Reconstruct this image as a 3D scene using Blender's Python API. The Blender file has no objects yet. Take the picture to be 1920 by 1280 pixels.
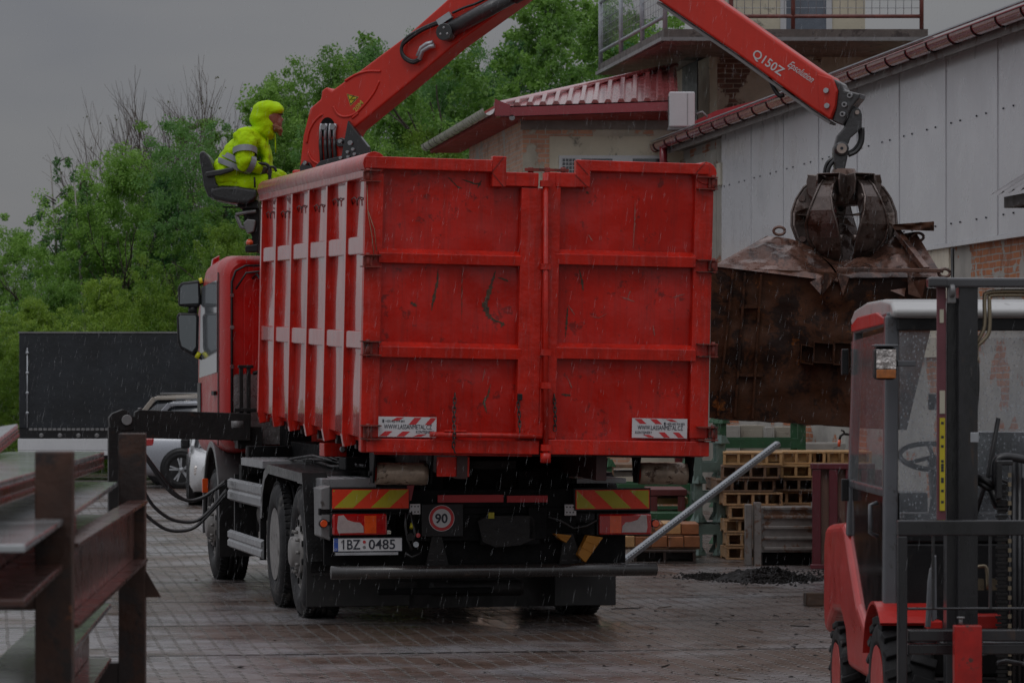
import bpy, math, random
import numpy as np
from mathutils import Vector as V, Matrix, noise as mnoise
R = math.radians
C = bpy.context.scene.collection
SC = bpy.context.scene
F, EYE, HZ = 6375.0, 1.85, 727.0      # focal length and horizon row in photograph pixels, eye height in metres

# ---------------------------------------------------------------- camera
cam_d = bpy.data.cameras.new("camera"); cam = bpy.data.objects.new("camera", cam_d); C.objects.link(cam)
cam.location = (0, 0, EYE); cam.rotation_euler = (R(90), 0, 0)
cam_d.sensor_width = 36; cam_d.lens = 36 * F / 1920; cam_d.shift_y = (HZ - 640) / 1920
cam_d.clip_start = .5; cam_d.clip_end = 2000
cam_d.dof.use_dof = True; cam_d.dof.focus_distance = 26.5; cam_d.dof.aperture_fstop = 9.5
SC.camera = cam
# ---------------------------------------------------------------- overcast sky and soft sun
w = bpy.data.worlds.new("World"); SC.world = w; w.use_nodes = True
nt = w.node_tree; N = nt.nodes; L = nt.links; N.clear()
out = N.new('ShaderNodeOutputWorld'); bg = N.new('ShaderNodeBackground'); bg.inputs['Strength'].default_value = .1
sky = N.new('ShaderNodeTexSky'); sky.sky_type = 'NISHITA'; sky.sun_disc = False
SUN_EL, SUN_AZ = 55, 205
sky.sun_elevation = R(SUN_EL); sky.sun_rotation = R(SUN_AZ)
tc = N.new('ShaderNodeTexCoord'); sep = N.new('ShaderNodeSeparateXYZ'); L.new(tc.outputs['Generated'], sep.inputs[0])
mp = N.new('ShaderNodeMapping'); mp.inputs['Scale'].default_value = (1, 1, 3.2); L.new(tc.outputs['Generated'], mp.inputs[0])
cl = N.new('ShaderNodeTexNoise'); cl.inputs['Scale'].default_value = 4.5; cl.inputs['Detail'].default_value = 4; cl.inputs['Roughness'].default_value = .5
L.new(mp.outputs[0], cl.inputs['Vector'])
cr = N.new('ShaderNodeValToRGB'); L.new(cl.outputs['Fac'], cr.inputs[0])
cr.color_ramp.elements[0].position = .3; cr.color_ramp.elements[0].color = (4.05, 4.2, 4.75, 1)
cr.color_ramp.elements[1].position = .7; cr.color_ramp.elements[1].color = (5.95, 5.88, 5.9, 1)
zr = N.new('ShaderNodeValToRGB'); L.new(sep.outputs['Z'], zr.inputs[0])
zr.color_ramp.elements[0].position = 0; zr.color_ramp.elements[0].color = (.93, .93, .93, 1)
zr.color_ramp.elements[1].position = .85; zr.color_ramp.elements[1].color = (2.9, 2.9, 2.95, 1)
e_ = zr.color_ramp.elements.new(.16); e_.color = (1.1, 1.1, 1.1, 1)
ar = N.new('ShaderNodeMapRange'); ar.interpolation_type = 'SMOOTHSTEP'; L.new(sep.outputs['Y'], ar.inputs['Value'])      # extra sky brightness added outside the view, for fill light and reflections
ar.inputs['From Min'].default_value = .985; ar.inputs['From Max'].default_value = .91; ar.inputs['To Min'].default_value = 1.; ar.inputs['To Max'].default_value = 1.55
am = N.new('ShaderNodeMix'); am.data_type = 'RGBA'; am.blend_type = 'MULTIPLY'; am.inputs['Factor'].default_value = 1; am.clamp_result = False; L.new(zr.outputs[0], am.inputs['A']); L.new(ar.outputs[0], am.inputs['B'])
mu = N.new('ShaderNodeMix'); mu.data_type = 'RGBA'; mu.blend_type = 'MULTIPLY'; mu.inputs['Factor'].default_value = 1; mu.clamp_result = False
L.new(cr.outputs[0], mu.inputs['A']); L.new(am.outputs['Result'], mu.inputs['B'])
mx = N.new('ShaderNodeMix'); mx.data_type = 'RGBA'; mx.inputs['Factor'].default_value = .93
L.new(sky.outputs[0], mx.inputs['A']); L.new(mu.outputs['Result'], mx.inputs['B'])
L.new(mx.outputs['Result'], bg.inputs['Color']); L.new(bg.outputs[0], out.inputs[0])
sd = bpy.data.lights.new("sun", 'SUN'); sun = bpy.data.objects.new("sun", sd); C.objects.link(sun)
sd.energy = .75; sd.angle = R(25); sd.color = (1, .98, .95)
sun.rotation_euler = (R(90 - SUN_EL), 0, R(180 - SUN_AZ)); sun.location = (0, 0, 60)
SC.view_settings.view_transform = 'Standard'; SC.view_settings.look = 'None'
SC.view_settings.exposure = -1.45; SC.view_settings.gamma = 1
SC.render.engine = 'CYCLES'; SC.cycles.max_bounces = 6; SC.cycles.transparent_max_bounces = 16; SC.cycles.caustics_reflective = False
SC.cycles.caustics_refractive = False; SC.cycles.use_denoising = True

# ---------------------------------------------------------------- helpers
def P(px, py, D): return V(((px - 960) / F * D, D, EYE + (HZ - py) / F * D))
class Frame:
    """a thing's own axes: x to its right, y away, z up; q/s/g give the local point where a sight line meets a plane of the thing"""
    def __init__(s, loc, yaw=0, pitch=0, roll=0):
        s.m = Matrix.Translation(loc) @ Matrix.Rotation(R(yaw), 4, 'Z') @ Matrix.Rotation(R(pitch), 4, 'X') @ Matrix.Rotation(R(roll), 4, 'Y')
        s.i = s.m.inverted(); s.o = s.i @ V((0, 0, EYE))
    def ray(s, px, py): return (s.i.to_3x3() @ V(((px - 960) / F, 1, (HZ - py) / F)))
    def hit(s, px, py, ax, c):
        d = s.ray(px, py); return s.o + d * ((c - s.o[ax]) / d[ax])
    def q(s, px, py, y=0): return s.hit(px, py, 1, y)
    def s_(s, px, py, x=0): return s.hit(px, py, 0, x)
    def g(s, px, py, z=0): return s.hit(px, py, 2, z)
    def at(s, px, py, D): return s.i @ P(px, py, D)

class MB:
    def __init__(s): s.v = []; s.f = []; s.mi = []; s.sm = []; s.cut = []
    def add(s, vs, fs, m=0, smooth=False):
        b = len(s.v); s.cut.append((b, len(s.f))); s.v += [tuple(v) for v in vs]
        for f in fs: s.f.append([i + b for i in f]); s.mi.append(m); s.sm.append(smooth)
        return s
    def box(s, a, b, m=0, rot=None, piv=None):
        x0, y0, z0 = [min(a[i], b[i]) for i in range(3)]; x1, y1, z1 = [max(a[i], b[i]) for i in range(3)]
        vs = [V((x, y, z)) for z in (z0, z1) for y in (y0, y1) for x in (x0, x1)]
        if rot is not None:
            c = V(piv) if piv is not None else (V(a) + V(b)) / 2
            vs = [c + rot @ (v - c) for v in vs]
        return s.add(vs, [(0, 2, 3, 1), (4, 5, 7, 6), (0, 1, 5, 4), (2, 6, 7, 3), (0, 4, 6, 2), (1, 3, 7, 5)], m)
    def bar(s, p, q, w=.05, h=None, m=0, up=(0, 0, 1)):
        h = h or w; p, q = V(p), V(q); d = (q - p).normalized(); u = V(up)
        if abs(d.dot(u)) > .98: u = V((0, 1, 0))
        a = d.cross(u).normalized() * w / 2; b = a.cross(d).normalized() * h / 2
        vs = [e + a * i + b * j for e in (p, q) for i, j in ((-1, -1), (1, -1), (1, 1), (-1, 1))]
        return s.add(vs, [(3, 2, 1, 0), (4, 5, 6, 7), (0, 1, 5, 4), (1, 2, 6, 5), (2, 3, 7, 6), (3, 0, 4, 7)], m)
    def tube(s, pts, r=.02, n=8, m=0, cap=True):
        pts = [V(p) for p in pts]; rs = r if isinstance(r, (list, tuple)) else [r] * len(pts); vs = []
        d0 = (pts[1] - pts[0]).normalized(); u = V((0, 0, 1)) if abs(d0.z) < .9 else V((1, 0, 0)); a = d0.cross(u).normalized()
        for i, p in enumerate(pts):
            d = (pts[min(i + 1, len(pts) - 1)] - pts[max(i - 1, 0)]).normalized()
            a = (a - d * a.dot(d)).normalized(); b = d.cross(a)
            for k in range(n):
                t = 2 * math.pi * k / n; vs.append(p + (a * math.cos(t) + b * math.sin(t)) * rs[i])
        fs = [(i * n + k, i * n + (k + 1) % n, (i + 1) * n + (k + 1) % n, (i + 1) * n + k) for i in range(len(pts) - 1) for k in range(n)]
        s.add(vs, fs, m, True)
        if cap:
            b = len(s.v) - len(vs)
            s.f += [[b + k for k in range(n)][::-1], [b + (len(pts) - 1) * n + k for k in range(n)]]; s.mi += [m, m]; s.sm += [False, False]
        return s
    def cyl(s, p, q, r, n=24, m=0, r2=None): return s.tube([p, q], [r, r if r2 is None else r2], n, m)
    def prism(s, pts, d, m=0, taper=None):
        """closed outline pts (3-D) pushed along d"""
        n = len(pts); pts = [V(p) for p in pts]; d = V(d)
        vs = pts + [p + d for p in pts]
        fs = [list(range(n)), list(range(2 * n - 1, n - 1, -1))] + [(i + n, (i + 1) % n + n, (i + 1) % n, i) for i in range(n)]
        nrm = sum(((pts[i].cross(pts[(i + 1) % n])) for i in range(n)), V((0, 0, 0)))
        if nrm.dot(d) > 0: fs = [list(f)[::-1] for f in fs]
        return s.add(vs, fs, m)
    def lathe(s, prof, c=(0, 0, 0), axis='x', n=32, m=0, smooth=True):
        """prof: list of (along axis, radius)"""
        c = V(c); vs = []
        for a, r in prof:
            for k in range(n):
                t = 2 * math.pi * k / n; u, w_ = r * math.cos(t), r * math.sin(t)
                vs.append(c + (V((a, u, w_)) if axis == 'x' else V((w_, a, u)) if axis == 'y' else V((u, w_, a))))
        fs = [(i * n + k, (i + 1) * n + k, (i + 1) * n + (k + 1) % n, i * n + (k + 1) % n) for i in range(len(prof) - 1) for k in range(n)]
        s.add(vs, fs, m, smooth); b = len(s.v) - len(vs)
        for i in (0, len(prof) - 1):
            if prof[i][1] > 1e-4: s.f.append([b + i * n + k for k in range(n)]); s.mi.append(m); s.sm.append(False)
        return s
    def each(s, name, mats, parent=None, **kw):
        """one object per shape that was added"""
        o = []
        for i, (v0, f0) in enumerate(s.cut):
            v1, f1 = s.cut[i + 1] if i + 1 < len(s.cut) else (len(s.v), len(s.f)); k = MB(); k.v = s.v[v0:v1]; k.f = [[j - v0 for j in f] for f in s.f[f0:f1]]; k.mi = s.mi[f0:f1]; k.sm = s.sm[f0:f1]; o.append(k.build(name, mats, parent, **kw))
        return o
    def quad(s, a, b, c, d, m=0): return s.add([a, b, c, d], [(0, 1, 2, 3)], m)
    def build(s, name, mats, parent=None, bevel=0, seg=2, label=None, mtx=None):
        me = bpy.data.meshes.new(name); me.from_pydata(s.v, [], s.f)
        me.polygons.foreach_set('material_index', s.mi); me.polygons.foreach_set('use_smooth', s.sm)
        for x in (mats if isinstance(mats, (list, tuple)) else [mats]): me.materials.append(x)
        me.update(); o = bpy.data.objects.new(name, me); C.objects.link(o)
        if parent is not None: o.parent = parent
        if mtx is not None: o.matrix_local = mtx
        if bevel:
            b = o.modifiers.new('bevel', 'BEVEL'); b.width = bevel; b.segments = seg; b.limit_method = 'ANGLE'; b.angle_limit = R(35)
        if label: o['label'] = label
        return o
def tag(o, label=None, cat=None, group=None, kind=None):
    for k, v_ in (('label', label), ('category', cat), ('group', group), ('kind', kind)):
        if v_: o[k] = v_
    return o
def empty(name, mtx, label, cat, group=None):
    o = bpy.data.objects.new(name, None); C.objects.link(o); o.empty_display_size = .2
    o.matrix_world = mtx if isinstance(mtx, Matrix) else Matrix.Translation(mtx)
    return tag(o, label, cat, group)
def copy_tree(o, parent=None):
    c = o.copy(); C.objects.link(c); c.parent = parent
    for ch in list(o.children): copy_tree(ch, c)
    return c
def text_mb(mb, body, mtx, size, m=0, ext=.001, width=None, font_shear=0, bold=0):
    """lettering laid into mb; mtx maps text x/y to the surface; width squeezes the line to that many metres"""
    cu = bpy.data.curves.new('lettering', 'FONT'); cu.body = body; cu.size = size; cu.extrude = ext; cu.shear = font_shear; cu.offset = bold
    cu.resolution_u = 3
    o = bpy.data.objects.new('lettering', cu); C.objects.link(o)
    dg = bpy.context.evaluated_depsgraph_get(); me = bpy.data.meshes.new_from_object(o.evaluated_get(dg))
    xs = [v.co.x for v in me.vertices]; x0, x1 = min(xs), max(xs); k = (width / (x1 - x0)) if width else 1
    vs = [mtx @ V(((v.co.x - x0) * k, v.co.y, v.co.z)) for v in me.vertices]
    mb.add(vs, [tuple(p.vertices) for p in me.polygons], m)
    bpy.data.objects.remove(o); bpy.data.curves.remove(cu); bpy.data.meshes.remove(me)
def basis(o, x, y):
    """matrix with text x along x, text y along y"""
    x = V(x).normalized(); y = V(y); y = (y - x * y.dot(x)).normalized(); z = x.cross(y)
    return Matrix.Translation(o) @ Matrix((x, y, z)).transposed().to_4x4()
def arc(c, r, a0, a1, n, ax='xz', y=0):
    o = []
    for i in range(n + 1):
        t = R(a0 + (a1 - a0) * i / n)
        o.append(V((c[0] + r * math.cos(t), y, c[1] + r * math.sin(t))) if ax == 'xz' else V((y, c[0] + r * math.cos(t), c[1] + r * math.sin(t))))
    return o

# ---------------------------------------------------------------- materials
MATS = {}
def mat(name, col, rough=.5, metal=0., coat=0., var=.12, vs=2.5, bump=0., bs=30., dirt=None, streak=0., rvar=.12, spec=.5, crough=.1, wear=None, pale=0., stretch=(1, 1, 1)):
    if name in MATS: return MATS[name]
    m = bpy.data.materials.new(name); m.use_nodes = True; nt = m.node_tree; N = nt.nodes; L = nt.links
    b = N['Principled BSDF']; MATS[name] = m
    tc = N.new('ShaderNodeTexCoord'); mp = N.new('ShaderNodeMapping'); mp.inputs['Scale'].default_value = stretch; L.new(tc.outputs['Object'], mp.inputs[0])
    def noise(sc, det=4, rg=.6, src=None, dist=0):
        n = N.new('ShaderNodeTexNoise'); n.inputs['Scale'].default_value = sc; n.inputs['Detail'].default_value = det; n.inputs['Roughness'].default_value = rg
        n.inputs['Distortion'].default_value = dist
        L.new((src or mp).outputs[0], n.inputs['Vector']); return n
    def ramp(src, p0, p1, c0=(0, 0, 0, 1), c1=(1, 1, 1, 1)):
        r = N.new('ShaderNodeValToRGB'); r.color_ramp.elements[0].position = p0; r.color_ramp.elements[1].position = p1
        r.color_ramp.elements[0].color = c0; r.color_ramp.elements[1].color = c1; L.new(src, r.inputs[0]); return r
    def mix(a, bb, fac):
        x = N.new('ShaderNodeMix'); x.data_type = 'RGBA'
        for k, v_ in (('A', a), ('B', bb)):
            if isinstance(v_, tuple): x.inputs[k].default_value = v_
            else: L.new(v_, x.inputs[k])
        L.new(fac, x.inputs['Factor']); return x.outputs['Result']
    n1 = noise(vs)
    c0 = tuple(max(0, c * (1 - var)) for c in col) + (1,); c1 = tuple(c * (1 + var) for c in col) + (1,)
    cur = ramp(n1.outputs['Fac'], .3, .7, c0, c1).outputs[0]
    if streak:
        ms = N.new('ShaderNodeMapping'); ms.inputs['Scale'].default_value = (14, 14, .8); L.new(tc.outputs['Object'], ms.inputs[0])
        ns = noise(1.6, 5, .7, ms); rs = ramp(ns.outputs['Fac'], .5, .75)
        mm = N.new('ShaderNodeMath'); mm.operation = 'MULTIPLY'; mm.inputs[1].default_value = streak; L.new(rs.outputs[0], mm.inputs[0])
        cur = mix(cur, tuple(c * .25 + .012 for c in col) + (1,), mm.outputs[0])
    if pale:      # runs of rain water over the paint
        ms = N.new('ShaderNodeMapping'); ms.inputs['Scale'].default_value = (20, 20, 2.2); ms.inputs['Location'].default_value = (3, 1, 7); L.new(tc.outputs['Object'], ms.inputs[0])
        ns = noise(1.2, 4, .65, ms); rs = ramp(ns.outputs['Fac'], .54, .66); mm = N.new('ShaderNodeMath'); mm.operation = 'MULTIPLY'; mm.inputs[1].default_value = pale; L.new(rs.outputs[0], mm.inputs[0])
        cur = mix(cur, tuple(c * .8 + .055 for c in col) + (1,), mm.outputs[0])
    rough_src = None
    if dirt:
        for (dc, th, dsc) in (dirt if isinstance(dirt[0], (list, tuple)) and isinstance(dirt[0][0], (list, tuple)) else [dirt]):
            nd = noise(dsc, 8, .72, dist=.3); rd = ramp(nd.outputs['Fac'], th, th + .06)
            cur = mix(cur, tuple(dc) + (1,), rd.outputs[0]); rough_src = rd
    L.new(cur, b.inputs['Base Color'])
    n2 = noise(vs * 2.3, 3); rr = ramp(n2.outputs['Fac'], .3, .7, (max(.02, rough - rvar),) * 3 + (1,), (min(1, rough + rvar),) * 3 + (1,))
    L.new(rr.outputs[0], b.inputs['Roughness'])
    b.inputs['Metallic'].default_value = metal; b.inputs['Specular IOR Level'].default_value = spec
    if coat:
        b.inputs['Coat Weight'].default_value = coat; b.inputs['Coat Roughness'].default_value = crough
    if bump:
        nb = noise(bs, 4, .6); bp = N.new('ShaderNodeBump'); bp.inputs['Strength'].default_value = min(1, bump); bp.inputs['Distance'].default_value = .01 * max(1, bump)
        L.new(nb.outputs['Fac'], bp.inputs['Height']); L.new(bp.outputs[0], b.inputs['Normal'])
        if coat: L.new(bp.outputs[0], b.inputs['Coat Normal'])
    return m
RUST = (.09, .035, .018); DRK = (.012, .011, .011)
m_red = mat('red_paint', (.48, .010, .0035), .34, coat=.28, spec=.3, var=.26, vs=1.1, bump=1.0, bs=2.6, streak=.45, pale=.12, dirt=[((.05, .02, .012), .67, 5), ((.22, .010, .007), .58, 9), ((.05, .025, .015), .70, 19), ((.32, .07, .05), .72, 26)], crough=.14)
m_redpost = mat('worn_red_paint', (.49, .013, .004), .36, coat=.3, spec=.3, pale=.4, var=.25, vs=4, bump=.8, bs=7, streak=.55, dirt=[((.045, .03, .018), .66, 6), ((.025, .01, .008), .69, 12)], crough=.14)
m_redside = mat('wet_red_paint', (.48, .014, .006), .28, coat=1., var=.15, vs=1.2, bump=.10, bs=3.2, streak=.45, dirt=((.06, .02, .015), .70, 7), crough=.05)
m_cran = mat('red_crane_paint', (.55, .026, .012), .42, coat=.18, pale=.12, spec=.4, var=.1, vs=1.5, bump=.25, bs=6, streak=.15, crough=.12)
m_cab = mat('red_cab_paint', (.46, .008, .006), .3, coat=.25, spec=.4, pale=.25, var=.06, crough=.3)
m_black = mat('black_paint', (.012, .012, .013), .38, spec=.35, var=.3, dirt=((.04, .035, .03), .62, 5), bump=.2, bs=20)
m_dark = mat('grimy_dark_steel', (.014, .013, .013), .5, spec=.3, var=.4, vs=4, dirt=[((.035, .018, .012), .6, 6), ((.05, .045, .042), .66, 9)], bump=.4, bs=18)
m_chassis = mat('chassis_black', (.005, .005, .0055), .6, spec=.15, var=.4, vs=4, dirt=((.018, .012, .01), .6, 6), bump=.3, bs=18)
m_grey = mat('grey_steel', (.20, .20, .20), .38, metal=.3, var=.15, dirt=((.07, .06, .055), .6, 8), bump=.15, bs=30)
m_galv = mat('galvanised_steel', (.42, .44, .46), .38, metal=.6, var=.15, vs=8, dirt=((.16, .15, .14), .64, 12))
m_alu = mat('aluminium_plank', (.36, .37, .38), .35, metal=.5, var=.15, vs=6, dirt=((.1, .09, .085), .62, 10))
m_chrome = mat('bright_steel', (.34, .34, .35), .3, metal=1.)
m_tyre = mat('tyre_rubber', (.014, .014, .015), .6, spec=.3, var=.35, vs=6, dirt=((.075, .07, .065), .56, 5), bump=.3, bs=25)
m_rim = mat('dusty_rim', (.22, .21, .20), .45, metal=.2, var=.2, vs=6, dirt=((.07, .06, .05), .58, 8))
m_roller = mat('worn_roller_steel', (.30, .235, .175), .38, metal=.3, var=.35, vs=8, dirt=((.07, .04, .025), .55, 12), bump=.5, bs=30)
m_white = mat('white_paint', (.62, .63, .64), .35, var=.05, coat=.2)
m_whitestrip = mat('white_sticker', (.55, .55, .56), .4, var=.06, dirt=((.30, .27, .25), .64, 12))
m_sred = mat('sticker_red', (.50, .03, .035), .4, var=.1)
m_sblack = mat('sticker_black', (.015, .018, .03), .5, var=.1)
m_lred = mat('lamp_red', (.40, .006, .006), .12, coat=1, var=.15, vs=30)
m_lor = mat('lamp_orange', (.75, .085, .01), .12, coat=1, var=.12, vs=30)
m_lwht = mat('lamp_clear', (.42, .36, .35), .12, coat=1, var=.12, vs=30)
m_yel = mat('reflector_yellow', (.42, .37, .02), .3, var=.08)
m_ored = mat('reflector_red', (.75, .045, .012), .3, var=.08)
m_blue = mat('plate_blue', (.02, .08, .38), .4)
m_hose = mat('rubber_hose', (.012, .012, .013), .35, var=.2, spec=.6)
m_rusty = mat('dark_rust', (.066, .026, .012), .55, var=.45, vs=2.2, dirt=[((.020, .010, .007), .50, 2.2), ((.20, .065, .014), .60, 3), ((.10, .06, .04), .69, 9)], bump=.8, bs=9, rvar=.16, streak=.6, spec=.15)
m_grab = mat('worn_grab_steel', (.13, .10, .088), .33, metal=.55, var=.35, vs=5, dirt=[((.05, .025, .016), .52, 5), ((.22, .20, .19), .66, 9)], bump=.5, bs=16, coat=.3)
m_graphite = mat('graphite_cast_steel', (.05, .05, .052), .35, metal=.3, var=.25, vs=6, bump=.35, bs=30, coat=.4)
m_seat = mat('black_vinyl', (.012, .012, .013), .28, var=.15, coat=.5, bump=.5, bs=9)
m_hiv = mat('hi_vis_yellow', (.42, .68, .002), .6, var=.12, vs=5, bump=2.6, bs=8, spec=.12)
m_band = mat('reflective_band', (.22, .235, .25), .3, metal=.2, var=.1)
m_skin = mat('skin', (.30, .125, .085), .5, var=.12, vs=20)
m_beard = mat('ginger_beard', (.26, .12, .055), .7, var=.3, vs=60, bump=1, bs=90)
m_glove = mat('dark_glove', (.06, .04, .032), .6, var=.2)
m_mirror = mat('mirror_glass', (.20, .22, .23), .04, metal=1, var=0, rvar=0)
def rain_glass(name, col, lo, hi, rough=.06):
    m = mat(name, col, rough, rvar=.03, var=.08, vs=2); nt = m.node_tree; N = nt.nodes; L = nt.links; b = N['Principled BSDF']; tc = [n for n in N if n.type == 'TEX_COORD'][0]
    v = N.new('ShaderNodeTexVoronoi'); v.inputs['Scale'].default_value = 55; mp = N.new('ShaderNodeMapping'); mp.inputs['Scale'].default_value = (1, 1, .6); L.new(tc.outputs['Object'], mp.inputs[0]); L.new(mp.outputs[0], v.inputs['Vector'])
    r = N.new('ShaderNodeValToRGB'); r.color_ramp.elements[0].position = .12; r.color_ramp.elements[0].color = (hi,) * 3 + (1,); r.color_ramp.elements[1].position = .30; r.color_ramp.elements[1].color = (lo,) * 3 + (1,); L.new(v.outputs['Distance'], r.inputs[0])
    n = N.new('ShaderNodeTexNoise'); n.inputs['Scale'].default_value = 5; n.inputs['Detail'].default_value = 6; L.new(tc.outputs['Object'], n.inputs['Vector']); a = N.new('ShaderNodeMath'); a.operation = 'MULTIPLY_ADD'; a.inputs[1].default_value = .35; L.new(n.outputs['Fac'], a.inputs[0]); L.new(r.outputs[0], a.inputs[2]); s2 = N.new('ShaderNodeMath'); s2.operation = 'SUBTRACT'; s2.inputs[1].default_value = .15; L.new(a.outputs[0], s2.inputs[0]); L.new(s2.outputs[0], b.inputs['Alpha'])
    bp = N.new('ShaderNodeBump'); bp.inputs['Strength'].default_value = .6; bp.inputs['Distance'].default_value = .003; L.new(r.outputs[0], bp.inputs['Height']); L.new(bp.outputs[0], b.inputs['Normal']); return m
def glass(name, col=(.6, .65, .68), alpha=.25, rough=.03):
    m = mat(name, col, rough, rvar=.01, var=.02); b = m.node_tree.nodes['Principled BSDF']; b.inputs['Alpha'].default_value = alpha; return m

m_redside.node_tree.nodes["Principled BSDF"].inputs["Coat IOR"].default_value = 3.8
# ================================================================ ground
def ground_material():
    m = bpy.data.materials.new('wet_pavers'); m.use_nodes = True; nt = m.node_tree; N = nt.nodes; L = nt.links; b = N['Principled BSDF']
    tc = N.new('ShaderNodeTexCoord'); rot = N.new('ShaderNodeMapping'); rot.inputs['Rotation'].default_value = (0, 0, R(-8.7)); L.new(tc.outputs['Object'], rot.inputs[0])
    def noise(sc, det=5, rg=.6, stretch=None):
        src = rot
        if stretch:
            src = N.new('ShaderNodeMapping'); src.inputs['Scale'].default_value = stretch; L.new(rot.outputs[0], src.inputs[0])
        n = N.new('ShaderNodeTexNoise'); n.inputs['Scale'].default_value = sc; n.inputs['Detail'].default_value = det; n.inputs['Roughness'].default_value = rg
        L.new(src.outputs[0], n.inputs['Vector']); return n.outputs['Fac']
    def ramp(src, p0, p1, c0=(0, 0, 0, 1), c1=(1, 1, 1, 1)):
        r = N.new('ShaderNodeValToRGB'); r.color_ramp.elements[0].position = p0; r.color_ramp.elements[1].position = p1
        r.color_ramp.elements[0].color = c0; r.color_ramp.elements[1].color = c1; L.new(src, r.inputs[0]); return r.outputs[0]
    def mix(a, bb, fac, mode='MIX'):
        x = N.new('ShaderNodeMix'); x.data_type = 'RGBA'; x.blend_type = mode
        for k, v_ in (('A', a), ('B', bb), ('Factor', fac)):
            if isinstance(v_, (tuple, float, int)): x.inputs[k].default_value = v_
            else: L.new(v_, x.inputs[k])
        return x.outputs['Result']
    def math_(op, a, bb=0., c=None):
        x = N.new('ShaderNodeMath'); x.operation = op
        for i, v_ in enumerate((a, bb) if c is None else (a, bb, c)):
            if isinstance(v_, (float, int)): x.inputs[i].default_value = v_
            else: L.new(v_, x.inputs[i])
        return x.outputs[0]
    wob = N.new('ShaderNodeTexNoise'); wob.inputs['Scale'].default_value = .8; wob.inputs['Detail'].default_value = 2; L.new(rot.outputs[0], wob.inputs['Vector'])
    vm = N.new('ShaderNodeVectorMath'); vm.operation = 'MULTIPLY_ADD'; vm.inputs[1].default_value = (.035, .05, 0); L.new(wob.outputs['Color'], vm.inputs[0]); L.new(rot.outputs[0], vm.inputs[2])
    sep = N.new('ShaderNodeSeparateXYZ'); L.new(vm.outputs[0], sep.inputs[0])
    # long joints running with the yard, short cross joints staggered between them
    def joint(val, pitch, wid):
        f = math_('FRACT', math_('DIVIDE', val, pitch)); d = math_('ABSOLUTE', math_('SUBTRACT', f, .5)); return math_('GREATER_THAN', d, .5 - wid / pitch / 2)
    jx = joint(sep.outputs['X'], .134, .026); jy = joint(sep.outputs['Y'], .225, .02); dot = joint(sep.outputs['Y'], .1125, .045)
    joints = math_('MAXIMUM', math_('MULTIPLY', jx, dot), math_('MULTIPLY', jy, .35))
    big = joint(sep.outputs['Y'], 2.95, .12)
    joints = math_('MAXIMUM', joints, big)
    vor = N.new('ShaderNodeTexVoronoi'); vor.inputs['Scale'].default_value = 24; L.new(rot.outputs[0], vor.inputs['Vector'])
    peb = ramp(vor.outputs['Distance'], .25, .5, (1, 1, 1, 1), (0, 0, 0, 1))
    base = mix((.20, .19, .195, 1), (.27, .26, .265, 1), ramp(noise(3.0), .35, .65))
    cell = N.new('ShaderNodeTexVoronoi'); cell.inputs['Scale'].default_value = 3.2; L.new(vm.outputs[0], cell.inputs['Vector'])
    gx = N.new('ShaderNodeMapRange'); L.new(sep.outputs['X'], gx.inputs['Value']); gx.inputs['From Min'].default_value = -2.5; gx.inputs['From Max'].default_value = 4.5; gx.inputs['To Min'].default_value = -.07; gx.inputs['To Max'].default_value = .10
    bn = ramp(math_('ADD', noise(.45, 6, .65), gx.outputs[0]), .47, .60); base = mix(base, (.105, .064, .044, 1), math_('MULTIPLY', bn, .9))
    base = mix(base, (.018, .016, .016, 1), math_('MULTIPLY', joints, .85))
    base = mix(base, (.30, .28, .26, 1), math_('MULTIPLY', math_('MULTIPLY', jx, math_('SUBTRACT', 1., dot)), .7))
    mud = ramp(noise(1.3, 8, .75, (1, .45, 1)), .63, .68); base = mix(base, (.045, .034, .028, 1), math_('MULTIPLY', mud, .8))
    spk = ramp(noise(30, 3, .7), .70, .74); base = mix(base, (.16, .145, .13, 1), math_('MULTIPLY', spk, .5))
    L.new(base, b.inputs['Base Color'])
    pud = ramp(noise(.42, 5, .62, (.8, .28, 1)), .60, .66)
    wet = ramp(noise(2.2, 5, .65), .35, .68, (.15, .15, .15, 1), (.42, .42, .42, 1))
    rg = mix(wet, (.10, .10, .10, 1), pud); rg = mix(rg, (.6, .6, .6, 1), math_('MULTIPLY', mud, .5)); L.new(rg, b.inputs['Roughness'])
    hgt = math_('SUBTRACT', math_('MULTIPLY', noise(14, 5, .7), .55), math_('MULTIPLY', joints, .55))
    hgt = math_('ADD', hgt, math_('MULTIPLY', math_('MULTIPLY', jx, math_('SUBTRACT', 1., dot)), .35))
    hgt = math_('ADD', hgt, math_('MULTIPLY', noise(1.7, 2, .5), 2.0))
    hgt = math_('MULTIPLY', hgt, math_('SUBTRACT', 1., math_('MULTIPLY', pud, .93)))
    bp = N.new('ShaderNodeBump'); bp.inputs['Strength'].default_value = .8; bp.inputs['Distance'].default_value = .012; L.new(hgt, bp.inputs['Height']); L.new(bp.outputs[0], b.inputs['Normal'])
    sl = math_('SUBTRACT', .6, math_('MULTIPLY', math_('MAXIMUM', math_('MULTIPLY', jx, dot), math_('MULTIPLY', big, .7)), .6)); L.new(sl, b.inputs['Specular IOR Level'])
    return m
g = MB(); g.quad((-220, -5, 0), (30, -5, 0), (30, 73, 0), (-220, 73, 0)); g.quad((-260, 73, 0), (-19, 73, 0), (-40, 400, 0), (-260, 400, 0)); tag(g.build('yard_paving', ground_material()), kind='structure')  # second strip lies out of view, added to reflect pale in the container side
m_grass = mat('rough_grass', (.05, .075, .02), .8, var=.35, vs=1.5, bump=1, bs=12)
g = MB(); g.quad((-900, -300, -.02), (900, -300, -.02), (900, 1500, -.02), (-900, 1500, -.02)); tag(g.build('ground', m_grass), kind='structure')
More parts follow.
